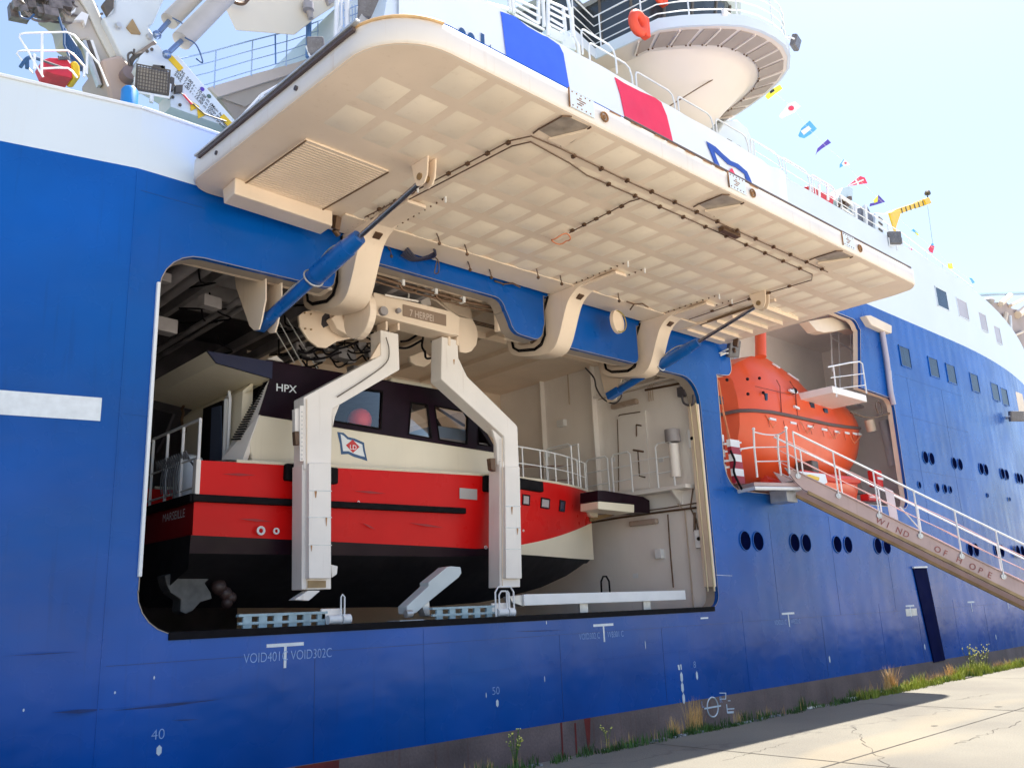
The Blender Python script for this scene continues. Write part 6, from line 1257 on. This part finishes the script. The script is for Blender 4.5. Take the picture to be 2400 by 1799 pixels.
# ================================================================== SIGNAL FLAGS
line = [(1800, 205), (1858, 252), (1893, 300), (1938, 345), (1983, 382), (2012, 420), (2066, 472), (2142, 545), (2186, 580), (2228, 622), (2280, 660)]
fy = 2.4
def sflag(px, label, bits=None, m='cloth'):
    pts = [Yp(u, v_, fy) for u, v_ in px]; ce = sum(pts, Vector()) / len(pts); o = thing('signal_flag', label, 'flag', tuple(ce), 'signal flags on the dressing line')
    g = MB(); g.prism(pts, (0, .015, 0)); part('cloth', g, m, o)
    for i, (bp, bm) in enumerate(bits or []): g = MB(); g.prism([Yp(u, v_, fy - .02 - .004 * i) for u, v_ in bp], (0, .006, 0)); part('patch', g, bm, o)
R8 = lambda a, b_: (1600 + a / 2.764, b_ / 2.764)
def R8s(*l): return [R8(*q) for q in l]
yl = mat('flag_bright_yellow', (.95, .88, .02), .5); fr2 = mat('flag_red', (.80, .03, .08), .5)
sflag(R8s((535, 625), (560, 590), (630, 548), (648, 575), (600, 610), (555, 645)), 'bright yellow signal flag with a dark spot at the rim of the bridge wing', [(R8s((565, 592), (590, 575), (596, 590), (572, 606)), 'maroon')], yl)
sflag(R8s((625, 755), (690, 670), (730, 655), (765, 690), (720, 735), (640, 770)), 'white signal flag with a red spot, second down the line', [(R8s((686, 700), (694, 688), (708, 685), (720, 692), (722, 706), (712, 716), (698, 716), (688, 710)), fr2)])
sflag(R8s((750, 875), (770, 828), (822, 780), (870, 835), (830, 870), (790, 896), (758, 888)), 'pale blue bordered signal flag with white centre, third down the line', [(R8s((765, 850), (815, 815), (835, 835), (785, 875)), 'cloth')], 'lightblue')
sflag(R8s((862, 1005), (875, 960), (940, 902), (962, 925), (905, 962), (870, 990)), 'narrow violet pennant, fourth down the line', [], 'violet')
sflag(R8s((1020, 1060), (1045, 1025), (1075, 1055), (1085, 1070), (1040, 1075), (1018, 1088)), 'small white signal flag with blue edges and red dot', [(R8s((1050, 1052), (1062, 1050), (1062, 1062), (1052, 1062)), fr2), (R8s((1020, 1060), (1045, 1025), (1048, 1032), (1030, 1060), (1040, 1075), (1018, 1088)), 'lightblue')])
sflag(R8s((1070, 1205), (1100, 1180), (1150, 1140), (1180, 1150), (1198, 1188), (1140, 1195), (1085, 1205)), 'red signal flag with white cross blowing out above the deck', [(R8s((1115, 1165), (1125, 1160), (1145, 1195), (1132, 1197)), 'cloth'), (R8s((1075, 1200), (1170, 1160), (1175, 1168), (1080, 1206)), 'cloth')], fr2)
sflag(R8s((1212, 1338), (1215, 1318), (1245, 1312), (1268, 1262), (1312, 1308), (1260, 1325)), 'violet and yellow signal flag left of the yellow crane', [(R8s((1235, 1300), (1266, 1265), (1262, 1308), (1240, 1315)), yl)], 'violet')
sflag(R8s((1480, 1492), (1495, 1482), (1535, 1520), (1520, 1525), (1505, 1505)), 'small blue and yellow signal flag right of the yellow crane', [(R8s((1505, 1500), (1535, 1520), (1520, 1526)), yl)], 'lightblue')
sflag(R8s((1428, 1608), (1450, 1603), (1488, 1612), (1488, 1645), (1460, 1630)), 'red pennant hanging low at the upper deck edge', [], fr2)
sflag(R8s((1592, 1610), (1612, 1578), (1632, 1598), (1620, 1640), (1600, 1630)), 'pink signal flag with blue top under the crane wire', [(R8s((1608, 1580), (1622, 1574), (1628, 1586), (1614, 1592)), 'lightblue')], fr2)
sflag([(2221, 617), (2232, 617), (2234, 630), (2223, 630)], 'small square yellow signal flag near the far end of the line', [], yl)
sflag([(2272, 651), (2278, 652), (2285, 662), (2280, 664)], 'tiny white and blue signal flag at the far end of the line', [], 'lightblue')
g = MB(); g.tube([Yp(u, v_, fy) for u, v_ in line], .006, 4); single('dressing_line', g, 'cloth', 'thin dressing line carrying the signal flags down to the bow', 'flag line', kind=None)

# ================================================================== FORECASTLE BEYOND THE CURVE OF THE BOW
fc = thing('foredeck_structure', 'beige platform structure with struts rising beyond the curve of the bow', 'ship structure', (60, 8, 12))
tb = mat('taupe_structure', (.38, .31, .29), .6, var=.15, scale=.6)
def FY(px, y=8.0): return [Yp(u, v_, y) for u, v_ in px]
g = MB(); g.prism(FY(((2310, 712), (2325, 708), (2360, 708), (2372, 722), (2400, 728), (2440, 735), (2440, 900), (2395, 830), (2370, 775), (2340, 740))), (0, 3, 0)); part('platform', g, tb, fc, bevel=.05)
for a, b_, r in (((2345, 712), (2368, 692), .35), ((2368, 716), (2402, 700), .22), ((2385, 738), (2405, 722), .5), ((2358, 735), (2352, 770), .3), ((2368, 740), (2369, 780), .16), ((2378, 786), (2400, 776), .16)):
    g = MB(); g.tube([Yp(*a, 7.8), Yp(*b_, 7.8)], r * .6, 8); part('strut', g, 'creamd', fc, smooth=True)
g = MB(); g.tube([Yp(2289, 691, 8), Yp(2330, 689, 8), Yp(2440, 686, 8)], .14, 6); part('boom', g, mat('steel_blue_boom', (.25, .38, .52), .5), fc, smooth=True)
g = MB(); g.ball(Yp(2316, 706, 7.6), .45, 10, 6, (1, 1, .6)); part('fan_housing', g, 'duct', fc, smooth=True)
g = MB(); g.tube([Yp(2368, 740, 7.5), Yp(2370, 775, 7.5)], .1, 6); part('post', g, 'rail', fc)
tk = part('bow_thruster_hatch', MB().box((44.3, hull_y(44.8) - .05, 9.3), (45.3, hull_y(44.8) + .3, 10.6)), 'creamd', ship, bevel=.05)

# ================================================================== DECK CRANE ON THE MAIN DECK (far left)
C4 = lambda a, b_: (a / 5.5275, b_ / 5.5275)
C5 = lambda a, b_: (300 + a / 5.5275, b_ / 5.5275)
C6 = lambda a, b_: (600 + a / 5.5275, b_ / 5.5275)
ck_ = thing('deck_crane', 'white knuckle boom deck crane folded on the main deck at the far left', 'crane', tuple(Yp(290, 200, 2.0) * 1.0))
def cp(nm, f, lst, m, y, d, bev=.02, par=None):
    g = MB(); g.prism([Yp(*f(a, b_), y) for a, b_ in lst], (0, d, 0)); return part(nm, g, m, par or ck_, bevel=bev)
cb = mat('crane_grey_beige', (.46, .43, .40), .5, var=.1, scale=1.5); cw = mat('crane_pale_paint', (.62, .68, .74), .45, var=.06)
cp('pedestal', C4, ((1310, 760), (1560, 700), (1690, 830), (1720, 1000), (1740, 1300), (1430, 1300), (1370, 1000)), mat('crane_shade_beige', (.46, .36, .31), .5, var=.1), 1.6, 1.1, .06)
cp('boom', C4, ((620, -60), (1200, -60), (1330, 230), (1400, 360), (1570, 700), (1520, 800), (1330, 830), (1130, 500), (1050, 520), (880, 430), (830, 200), (720, 100), (640, 60)), cb, 1.9, .7, .04)
cp('boom_flange', C4, ((1010, -40), (1190, -40), (1340, 310), (1560, 690), (1440, 760), (1260, 420), (1130, 140)), mat('crane_flange', (.56, .56, .53), .5), 1.84, .06)
cp('column_side', C4, ((1330, 230), (1480, 160), (1500, -60), (2160, -60), (2080, 90), (2000, 280), (1920, 350), (2010, 480), (1990, 560), (1760, 690), (1700, 860), (1560, 700)), cw, 1.7, .5, .03)
cp('lug', C4, ((1640, 350), (1720, 240), (1830, 440), (1710, 430)), 'wood', 1.66, .1, .01)
g = MB(); g.prism([Yp(*C4(a, b_), 1.6) for a, b_ in ((1320, 60), (1400, -40), (1490, -40), (1480, 100), (1400, 200))], (0, .1, 0)); part('slewing_gear', g, 'grate', ck_, bevel=.02)
for (a, b_) in ((1530, 340), (1930, 480)): g = MB(); p = Yp(*C4(a, b_), 1.66); g.cone(p, p + Vector((0, -.06, 0)), .06, .05, 12); part('pin', g, 'galv', ck_, smooth=True)
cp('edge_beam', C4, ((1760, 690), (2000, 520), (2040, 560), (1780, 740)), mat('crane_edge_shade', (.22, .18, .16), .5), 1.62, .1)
g = MB(); g.prism([Yp(u, v_, 1.2) for u, v_ in ((318, 158), (328, 132), (355, 108), (370, 104), (386, 126), (400, 132), (418, 131), (562, 296), (540, 300), (500, 286), (400, 250), (398, 215), (330, 175))], (0, .5, 0)); jib = part('jib', g, 'white', ck_, bevel=.02)
ud = (Yp(548, 290, 1.19) - Yp(420, 150, 1.19)).normalized(); up_ = Vector((0, -1, 0)).cross(ud); up_ = up_ if up_.z > 0 else -up_
for k, s_ in enumerate(('SWL 2.00 t - 10.00 m (Main hoist)', 'SWL 1.45 t - 12.00 m (Ship to ship)', 'SWL 1.00 t - 15.00 m (Deck transfer)')):
    text(s_, Yp(415 - 4 * k, 161 + 7 * k, 1.19), ud, up_, .085, 'textdark', 'lettering', jib, bold=.01)
for (u, v_, w) in ((408, 145, .17), (535, 288, .16)): g = MB(); g.obox(Yp(u, v_, 1.19), ud * w, up_ * .06, Vector((0, .005, 0))); part('yellow_sign', g, 'yellow', jib)
for (u, v_) in ((455, 248), (472, 266)): g = MB(); p = Yp(u, v_, 1.18); g.prism([p + Vector((-.08, 0, .08)), p + Vector((.1, 0, .02)), p + Vector((-.05, 0, -.12))], (0, .01, 0)); part('warning_sign', g, 'yellow', jib)
for (u, v_, m) in ((474, 209, 'violet'), (490, 226, 'deck')): g = MB(); p = Yp(u, v_, 1.185); g.cone(p, p + Vector((0, -.006, 0)), .04, .04, 10); part('sticker', g, m, jib)
for (u, v_) in ((345, 120), (356, 116), (362, 163), (372, 163), (405, 228), (422, 246), (396, 230)): g = MB(); g.ball(Yp(u, v_, 1.17), .03, 8, 5); part('bolt', g, 'grate', jib)
g = MB(); g.tube([Yp(378, 158, 1.15), Yp(420, 215, 1.15), Yp(480, 268, 1.15), Yp(530, 285, 1.15)], .014, 5); g.obox(Yp(372, 158, 1.15), (.1, 0, .03), (0, .02, 0), (0, 0, .03)); g.obox(Yp(385, 166, 1.15), (.06, 0, -.06), (0, .02, 0), (.02, 0, .02)); g.obox(Yp(418, 210, 1.15), (.06, 0, .03), (0, .04, 0), (0, 0, .07)); g.obox(Yp(402, 198, 1.15), (.03, 0, 0), (0, .04, 0), (0, 0, .12)); part('control_valve', g, 'grate', jib)
g = MB(); g.tube([Yp(430, 222, 1.14), Yp(450, 245, 1.14)], .02, 5); part('red_lever', g, fr2, jib)
def jack(p0, p1, p2, w, y):
    g = MB(); g.tube([Yp(*p0, y), Yp(*p1, y)], .045, 10); g.ball(Yp(*p0, y), .08, 8, 6); r_ = part('ram_rod', g, mat('ram_chrome_blue', (.22, .30, .48), .25, metal=.6), ck_, smooth=True)
    g = MB(); g.tube([Yp(*p1, y), Yp(*p2, y)], w, 14); part('ram_barrel', g, cb, r_, smooth=True)
    g = MB(); g.tube(curve_pts([Yp(p1[0] + 8, p1[1] - 8, y - .15), Yp(p1[0] + 35, p1[1] + 10, y - .2), Yp(p1[0] + 50, p1[1] + 50, y - .2), Yp(p1[0] + 35, p1[1] + 42, y - .1)], 5), .014, 5); part('hose', g, 'textblue', r_, smooth=True)
jack((368, 82), (396, 50), (465, -20), .155, 1.3); jack((391, 128), (425, 96), (540, -20), .175, 1.0)
g = MB()
for k in range(46):
    u, v_ = 42 + random.random() * 140, -8 + random.random() * 42
    if v_ > 30 and u > 120: v_ -= 20
    p = Yp(u, v_, 1.7 + random.random() * .6)
    if k % 3: g.obox(p, (.05 + .09 * random.random(), 0, .03), (0, .08, 0), (-.02, 0, .04 + .08 * random.random()))
    else: g.tube(curve_pts([p, p + Vector((.15, 0, -.1)), p + Vector((.35, .1, .02)), p + Vector((.5, .1, .15))], 4), .022, 5)
part('winch_machinery', g, mat('winch_taupe', (.17, .15, .15), .5, metal=.2, var=.5, scale=9), ck_, kind='stuff')
g = MB(); g.tube(curve_pts([Yp(45, 28, 1.6), Yp(50, 40, 1.6), Yp(68, 45, 1.6), Yp(80, 34, 1.6)], 5), .016, 5); g.tube([Yp(135, 32, 1.7), Yp(150, 80, 1.7), Yp(150, 105, 1.7), Yp(165, 140, 1.7), Yp(198, 160, 1.7)], .022, 5)
for k in range(5): g.tube([Yp(146 + 5 * k, 60 + 8 * k, 1.75), Yp(158 + 7 * k, 110 + 3 * k, 1.75), Yp(176 + 7 * k, 158 + 4 * k, 1.75)], .03, 5)
part('hose_bundle', g, 'textblue', ck_, smooth=True)
g = MB(); g.prism([Yp(*C4(a, b_), 1.8) for a, b_ in ((960, 260), (1060, 150), (1150, 190), (1110, 330), (1080, 260))], (0, .1, 0)); g.prism([Yp(*C4(a, b_), 1.8) for a, b_ in ((920, 160), (985, 100), (975, 150), (930, 180))], (0, .1, 0)); part('bracket_plate', g, 'rail', ck_)
for k in range(3): g = MB(); g.prism([Yp(*C4(a + 45 * k, b_), 1.75) for a, b_ in ((1080, 520), (1115, 520), (1320, 1100), (1280, 1100))], (0, .12, 0)); part('ladder_stile', g, ('galv', 'grate', 'rail')[k], ck_)
g = MB(); g.tube(curve_pts([Yp(*C4(a, b_), 1.4) for a, b_ in ((1680, 860), (1660, 720), (1700, 680), (1730, 700), (1740, 640))], 4), .02, 5); g.tube(curve_pts([Yp(*C4(a, b_), 1.45) for a, b_ in ((1840, 700), (1750, 730), (1690, 820), (1690, 900))], 4), .045, 6); part('hose', g, 'grate', ck_, smooth=True)
g = MB(); p = Yp(*C4(1690, 940), 1.4); g.cone(p + Vector((0, .2, 0)), p, .13, .13, 14); part('drum', g, mat('drum_mauve', (.22, .17, .18), .5), ck_, smooth=True)
bc = thing('blue_barrel', 'small blue barrel top showing over the bulwark beside the crane', 'barrel', tuple(Yp(305, 215, .6))); g = MB(); p = Yp(305, 208, .6); g.tube([p - Vector((0, 0, .5)), p - Vector((0, 0, .05)), p], [.13, .13, .10], 14); part('body', g, mat('barrel_blue', (.02, .22, .60), .4), bc, smooth=True)
g = MB(); g.tube([p - Vector((0, 0, .03)), p + Vector((0, 0, .03))], .05, 10); part('cap', g, 'rail', bc, smooth=True)
# hoop rails, red rescue float
dr2 = thing('deck_hoops', 'white hoop rails at the far left corner of the main deck', 'railing', tuple(Yp(100, 180, .6)))
for lst, y in ((((560, 1000), (250, 480), (262, 445), (330, 432), (860, 418), (960, 460), (1280, 830), (1400, 1120)), .6), (((430, 960), (215, 695), (235, 668), (290, 660), (880, 655), (960, 715), (1130, 900)), 1.1), (((540, 890), (760, 880), (880, 885), (940, 930), (1000, 1010)), .5)):
    g = MB(); g.tube([Yp(*C4(a, b_), y) for a, b_ in lst], .015, 6); part('hoop', g, 'rail', dr2, smooth=True)
for (a, b0_, b1_) in ((545, 430, 960), (1130, 680, 960), (450, 700, 900), (1095, 860, 1000)): g = MB(); g.tube([Yp(*C4(a, b0_), .6), Yp(*C4(a - 8, b1_), .6)], .02, 6); part('post', g, 'rail', dr2, smooth=True)
g = MB(); g.tube(curve_pts([Yp(*C4(a, b_), .8) for a, b_ in ((265, 870), (340, 770), (420, 745), (520, 770))], 4), .03, 6); g.tube([Yp(*C4(350, 770), .8), Yp(*C4(352, 890), .8)], .03, 6); part('blue_bracket', g, 'textblue', dr2, smooth=True)
rf = thing('rescue_float', 'red and yellow rescue float behind the hoop rails at far left', 'float', tuple(Yp(145, 180, 1.2)))
g = MB(); g.prism([Yp(*C4(a, b_), 1.1) for a, b_ in ((540, 780), (640, 745), (780, 750), (880, 770), (940, 850), (940, 1010), (700, 960), (600, 920))], (0, .4, 0)); part('body', g, mat('float_red', (.62, .03, .06), .5, var=.15, scale=6), rf, bevel=.06)
g = MB(); g.prism([Yp(*C4(a, b_), 1.05) for a, b_ in ((920, 790), (985, 780), (1040, 860), (1050, 1010), (960, 1000))], (0, .4, 0)); part('yellow_end', g, 'yellow', rf, bevel=.04)
g = MB()
for k in range(6): g.tube([Yp(*C4(760 + 25 * k, 730 + 6 * (k % 2)), 1.05), Yp(*C4(770 + 25 * k, 775), 1.05)], .018, 5)
g.tube([Yp(*C4(560, 790), 1.0), Yp(*C4(810, 880), 1.0)], .02, 5); part('lashing', g, 'rope', rf, smooth=True)
# cream tender keel hanging at the top edge
tk2 = thing('stowed_tender', 'cream angular underside of a stowed tender cut by the top edge', 'boat', tuple(Yp(660, 40, 2.6)))
T0 = [(530, 25), (552, 72), (690, 83), (735, 47), (800, 5), (830, -30), (540, -30)]
g = MB(); A_ = [Yp(u, v_, 2.2) for u, v_ in T0]; B_ = [Yp(u + (660 - u) * .25, v_ - 30, 3.9) for u, v_ in T0]; n = len(A_)
g.add(A_ + B_, [[i, (i + 1) % n, (i + 1) % n + n, i + n] for i in range(n)] + [[n + i for i in range(n)], list(range(n))]); part('hull', g, mat('tender_cream', (.72, .66, .55), .4, var=.03), tk2, bevel=.03)
g = MB(); g.tube([Yp(720, -5, 2.1), Yp(722, 15, 2.1), Yp(726, 30, 2.1), Yp(729, 44, 2.1)], [.05, .13, .07, .06], 8); g.tube([Yp(722, 8, 2.05), Yp(723, 24, 2.05)], .12, 10); part('davit_fall', g, 'duct', tk2, smooth=True)
g = MB(); g.prism([Yp(u, v_, 2.1) for u, v_ in ((766, -5), (788, -5), (784, 3), (772, 10))], (0, .1, 0)); part('bracket', g, 'duct', tk2)
g = MB(); g.tube(curve_pts([Yp(545, 2, 2.0), Yp(558, 8, 2.0), Yp(572, 8, 2.0), Yp(582, -2, 2.0)], 5), .04, 6); part('chain', g, 'pipe', tk2, smooth=True)
# walkway with rails behind the crane, lower stair rails, ladder frame
wk = thing('raised_walkway', 'pale raised walkway with rails between the crane and the deckhouse', 'walkway', tuple(Yp(640, 170, 3.0)))
g = MB(); g.prism([Yp(u, v_, 3.0) for u, v_ in ((488, 205), (600, 172), (700, 145), (820, 104), (830, 125), (700, 168), (512, 228))], (0, .1, 0)); part('side_girder', g, mat('walkway_beige', (.60, .52, .48), .5, var=.04), wk, bevel=.01)
g = MB(); g.prism([Yp(u, v_, 3.15) for u, v_ in ((512, 226), (700, 166), (830, 124), (840, 200), (700, 260), (600, 330), (565, 300))], (0, .2, 0)); part('wall_below', g, mat('wall_taupe_grey', (.36, .31, .28), .5, var=.12), wk)
g = MB(); g.prism([Yp(u, v_, 3.1) for u, v_ in ((512, 227), (700, 167), (650, 205), (575, 250))], (0, .1, 0)); part('knee_plate', g, mat('wall_taupe', (.42, .37, .33), .5), wk)
railing(wk, [Yp(412, 140, 3.0), Yp(492, 122, 3.0), Yp(583, 97, 3.0), Yp(676, 74, 3.0), Yp(720, 60, 3.0), Yp(768, 42, 3.0), Yp(800, 10, 3.0)], .88, (1.0, .72, .45, .15), .93, .014, m=mat('rail_pale_blue_paint', (.42, .56, .80), .4))
g = MB(); g.tube([Yp(645, 82, 2.8), Yp(646, 150, 2.8)], .018, 5); g.tube([Yp(724, 50, 2.8), Yp(722, 135, 2.8)], .06, 6); part('aerial_pole', g, mat('pole_blue', (.12, .25, .55), .5), wk)
st2 = thing('stair_rails', 'white stair rails and ladder frame beside the deckhouse above the raised door', 'railing', tuple(Yp(760, 150, 1.5)))
for lst, y, r in ((((555, 285), (612, 222), (740, 150), (752, 140)), 1.0, .022), (((570, 300), (680, 225), (880, 120)), .9, .022), (((722, 205), (745, 160), (752, 125)), .9, .03), (((748, 182), (752, 120)), .8, .05), (((762, 176), (758, 125)), .8, .035), (((765, 125), (800, 60), (800, 0)), 1.0, .03), (((772, 160), (786, 110), (790, 0)), 1.0, .05), (((805, 120), (813, 60), (812, 0)), 1.0, .06), (((768, 118), (782, 100)), .9, .02)):
    g = MB(); g.tube([Yp(u, v_, y) for u, v_ in lst], r, 6); part('rail', g, 'rail', st2, smooth=True)
for a, b_ in (((612, 222), (614, 262)), ((680, 178), (681, 232))): g = MB(); g.beam(Yp(*a, 1.0), Yp(*b_, 1.0), .10, .05); part('post', g, 'rail', st2)
for k in range(6): g = MB(); g.tube([Yp(797, 10 + k * 18, 1.0), Yp(840, -5 + k * 18, 1.0)], .014, 5); g.tube([Yp(797 + 7 * k, 12, 1.0), Yp(800 + 7 * k, 90, 1.0)], .012, 5); part('rung', g, mat('rail_pale_blue_paint', (.42, .56, .80), .4), st2, smooth=True)
g = MB(); g.prism([Yp(u, v_, 1.4) for u, v_ in ((765, 140), (800, 85), (850, 80), (840, 110), (800, 150), (765, 178))], (0, .3, 0)); part('stair_side', g, mat('stair_pale_lilac', (.62, .66, .76), .5), st2, bevel=.02)
g = MB(); g.prism([Yp(u, v_, .7) for u, v_ in ((838, 78), (850, 20), (892, 20), (885, 80), (876, 96), (848, 84))], (0, .2, 0)); part('stair_panel', g, mat('stair_warm_grey', (.60, .56, .53), .5), st2, bevel=.02)
mt = thing('rolled_netting', 'dark rolled netting tucked at the bulwark beside the raised door', 'netting', tuple(Yp(590, 290, .3)))
g = MB(); g.tube(curve_pts([Yp(560, 300, .35), Yp(580, 290, .35), Yp(612, 265, .35), Yp(636, 262, .35)], 4), [.06 + .05 * math.sin(k) ** 2 for k in range(13)], 8); part('roll', g, mat('netting_slate', (.16, .20, .30), .7, var=.5, scale=14), mt, smooth=True)
g = MB()
for k in range(3): g.tube(curve_pts([Yp(600 + 8 * k, 275, .3), Yp(610 + 8 * k, 258, .3), Yp(625 + 6 * k, 256, .3), Yp(636 + 3 * k, 266, .3)], 4), .016, 5)
part('strap', g, 'duct', mt, smooth=True)
# ================================================================== GRASS AND WEEDS ALONG THE QUAY EDGE
random.seed(21)
gg = mat('grass_green', (.055, .12, .018), .7, var=.5, scale=3); gy = mat('grass_lime', (.26, .30, .03), .7, var=.4, scale=4); gs = mat('dry_straw', (.62, .38, .14), .7, var=.3, scale=6)
def blades(g, x, y, n, h, spread, lean=.35, w=.006):
    for _ in range(n):
        a = random.random() * 2 * PI; r = spread * random.random() ** .6; bx, by = x + r * math.cos(a) , y + r * math.sin(a) * .5
        hh = h * (.5 + .6 * random.random()); la = random.random() * 2 * PI; l = lean * hh * random.random(); dx, dy = math.cos(la) * l, math.sin(la) * l
        px_, py_ = math.sin(la) * w, -math.cos(la) * w
        g.add([(bx - px_, by - py_, 0), (bx + px_, by + py_, 0), (bx + dx * .4 + px_ * .7, by + dy * .4 + py_ * .7, hh * .6), (bx + dx * .4 - px_ * .7, by + dy * .4 - py_ * .7, hh * .6), (bx + dx, by + dy, hh)], [[0, 1, 2, 3], [3, 2, 4]])
xa, xb = Zp(1230, 1785, 0).x, Zp(2400, 1560, 0).x
g1, g2, g3 = MB(), MB(), MB()
def ye(u, v_): return Zp(u, v_, 0)
x = 5.5
while x < 40:
    dens = .55 + .45 * math.sin(x * 2.3) * math.sin(x * .9 + 1)
    if random.random() < dens: blades(g1, x, QY - .05 - random.random() * .14, 20, .05 + .12 * random.random() ** 2, .13, .6)
    if x > 14.5: blades(g2, x, QY - .04 - random.random() * .2, 24, .06 + (.10 + .16 * random.random()) * (.5 + .5 * math.sin(x * 1.7) * math.sin(x * .63 + 2)), .16, .6)
    if x > 14.5 and random.random() < .35: blades(g3, x, QY - .08, 14, .14 + .14 * random.random(), .14, .5, .004)
    if random.random() < .15: blades(g3, x, QY - .05, 8, .18, .08, .2, .003)
    x += .045 + .02 * random.random()
for g_, m_, nm, lab in ((g1, gg, 'grass', 'short green grass growing along the quay edge'), (g2, gy, 'sunlit_grass', 'bright lime weeds in the sun further along the quay edge'), (g3, gs, 'dry_grass', 'thin straw stems scattered along the quay edge')):
    o = single(nm, g_, m_, lab, 'grass', kind='stuff')
def clump(u, v_, h, n, sp, lean, lab, m1=gs, m2=gg):
    p = Zp(u, v_, 0); p.y = min(p.y, QY - .02)
    o = thing('grass_clump', lab, 'grass clump', (p.x, p.y, 0), 'tall clumps on the quay edge'); g = MB(); blades(g, p.x, p.y, n, h, sp, lean, .004); part('stems', g, m1, o, kind='stuff'); g = MB(); blades(g, p.x, p.y, n // 2, h * .35, sp * 1.3, .5, .006); part('leaves', g, m2, o, kind='stuff')
clump(1620, 1712, .42, 120, .16, .45, 'tall dry straw clump in front of the load line mark')
clump(1580, 1722, .24, 60, .14, .5, 'lower dry clump left of the load line mark')
clump(2068, 1618, .42, 160, .16, .6, 'golden fan of dry grass at the tip of the door shadow', gs, gy)
clump(2215, 1590, .30, 90, .18, .5, 'yellow green tuft with straw tops in the sunlit weeds', gs, gy)
clump(2130, 1605, .24, 120, .25, .6, 'bushy lime green tuft right of the golden grass fan', gy, gy)
clump(2290, 1575, .26, 140, .30, .6, 'grey green mass of weeds at the right end of the quay edge', mat('weed_olive', (.12, .14, .05), .7, var=.4), gy)
clump(1855, 1660, .20, 60, .10, .5, 'dark green tuft at the shaded quay edge beside pale stones', gg, gg)
clump(1995, 1640, .2, 60, .12, .5, 'small dark tuft just left of the golden grass fan', gg, gg)
clump(1970, 1632, .12, 40, .12, .5, 'short tuft beside the line of pale stones', gg, gg)
def flower(u, v_, h, n, lab, head=(.85, .80, .62), col='weed_olive'):
    p = Zp(u, v_, 0); p.y = min(p.y, QY - .02); o = thing('flowering_weed', lab, 'weed', (p.x, p.y, 0), 'flowering weeds on the quay edge')
    g, hd, lf = MB(), MB(), MB()
    for k in range(n):
        a = random.random() * 6.28; t = Vector((p.x + math.cos(a) * h * .35 * random.random(), p.y + math.sin(a) * h * .2, h * (.6 + .4 * random.random()))); md = Vector((p.x, p.y, 0)).lerp(t, .5) + Vector((0, 0, .03)); g.tube([Vector((p.x, p.y, 0)), md, t], .004, 4)
        for j in range(3): hd.ball(t + Vector((random.random() - .5, random.random() - .5, random.random() - .5)) * .04, .008, 6, 4)
        for j in range(6):
            q = Vector((p.x, p.y, 0)).lerp(t, random.random()); d = Vector((random.random() - .5, random.random() - .5, .3 * random.random())) * .09; s_ = d.cross(Vector((0, 0, 1))).normalized() * .012; lf.add([q, q + d * .5 + s_, q + d, q + d * .5 - s_], [[0, 1, 2, 3]])
    part('stem', g, MATS.get(col, gg), o, smooth=True); part('flower_heads', hd, mat('flower_cream', head, .6), o, kind='stuff'); part('leaves', lf, gy, o, kind='stuff')
flower(1178, 1795, .40, 9, 'yellow flowering weed at the bottom edge of the picture', (.75, .70, .15), 'grass_green')
flower(1400, 1752, .26, 5, 'single pale flowered weed on the shaded quay edge', (.80, .82, .6))
flower(2262, 1580, .62, 12, 'tall dark seeded weed standing against the blue plating')
flower(2292, 1575, .5, 7, 'second tall seeded weed right of the tallest one')
flower(2308, 1574, .60, 6, 'thin tall weed furthest right against the plating')
# pale stones along the edge: each one its own thing
random.seed(5)
stn = mat('pale_stone', (.62, .60, .54), .9, var=.15, scale=12)
labs = ['long pale stone slab on the shaded quay edge', 'small pale stone left of the dark green tuft', 'broad pale stone beside the dark tuft', 'pale stone between the two dark tufts', 'narrow pale stone near the small tuft', 'pale stone just left of the golden grass', 'flat pale stone low on the sunlit edge', 'pale chip at the right end of the quay edge']
for i, (u, v_, l, w, h) in enumerate(((1862, 1655, .22, .05, .025), (1950, 1637, .16, .06, .05), (1962, 1636, .15, .05, .04), (1990, 1630, .12, .05, .045), (2005, 1627, .14, .045, .04), (2022, 1624, .16, .05, .045), (2182, 1592, .16, .06, .04), (2360, 1562, .16, .06, .05))):
    p = Zp(u, v_, 0); p.y = min(p.y, QY - .06); g = MB(); K = []
    for (a, b_, c_) in ((-1, -1, 0), (1, -.9, 0), (.9, 1, 0), (-.95, .9, 0), (-.8, -.7, 1), (.7, -.8, .8), (.75, .6, .9), (-.7, .7, .85)): K.append((p.x + a * l * (.8 + .3 * random.random()), p.y + b_ * w, c_ * h + .003))
    g.add(K, [[0, 3, 2, 1], [4, 5, 6, 7], [0, 1, 5, 4], [1, 2, 6, 5], [2, 3, 7, 6], [3, 0, 4, 7]]); single('stone', g, stn, labs[i], 'stone', 'pale stones on the quay edge', bevel=.008)
g = MB()
for k in range(160): x = 8.5 + random.random() * 3.5 if k < 90 else 5 + random.random() * 30; y = QY - .05 - random.random() * .1; s_ = .008 + .02 * random.random(); g.obox((x, y, s_ * .4), (s_, 0, 0), (0, s_ * .8, 0), (0, 0, s_ * .5))
single('edge_rubble', g, mat('rubble_grey', (.25, .25, .26), .9, var=.5, scale=30), 'loose grit and rubble along the quay edge', 'rubble', kind='stuff')
g = MB(); p = Zp(2265, 1588, 0); g.box((p.x - .16, p.y - .06, .003), (p.x + .16, p.y + .06, .02)); single('drain_plate', g, 'grate', 'small dark plate lying on the sunlit quay', 'plate')
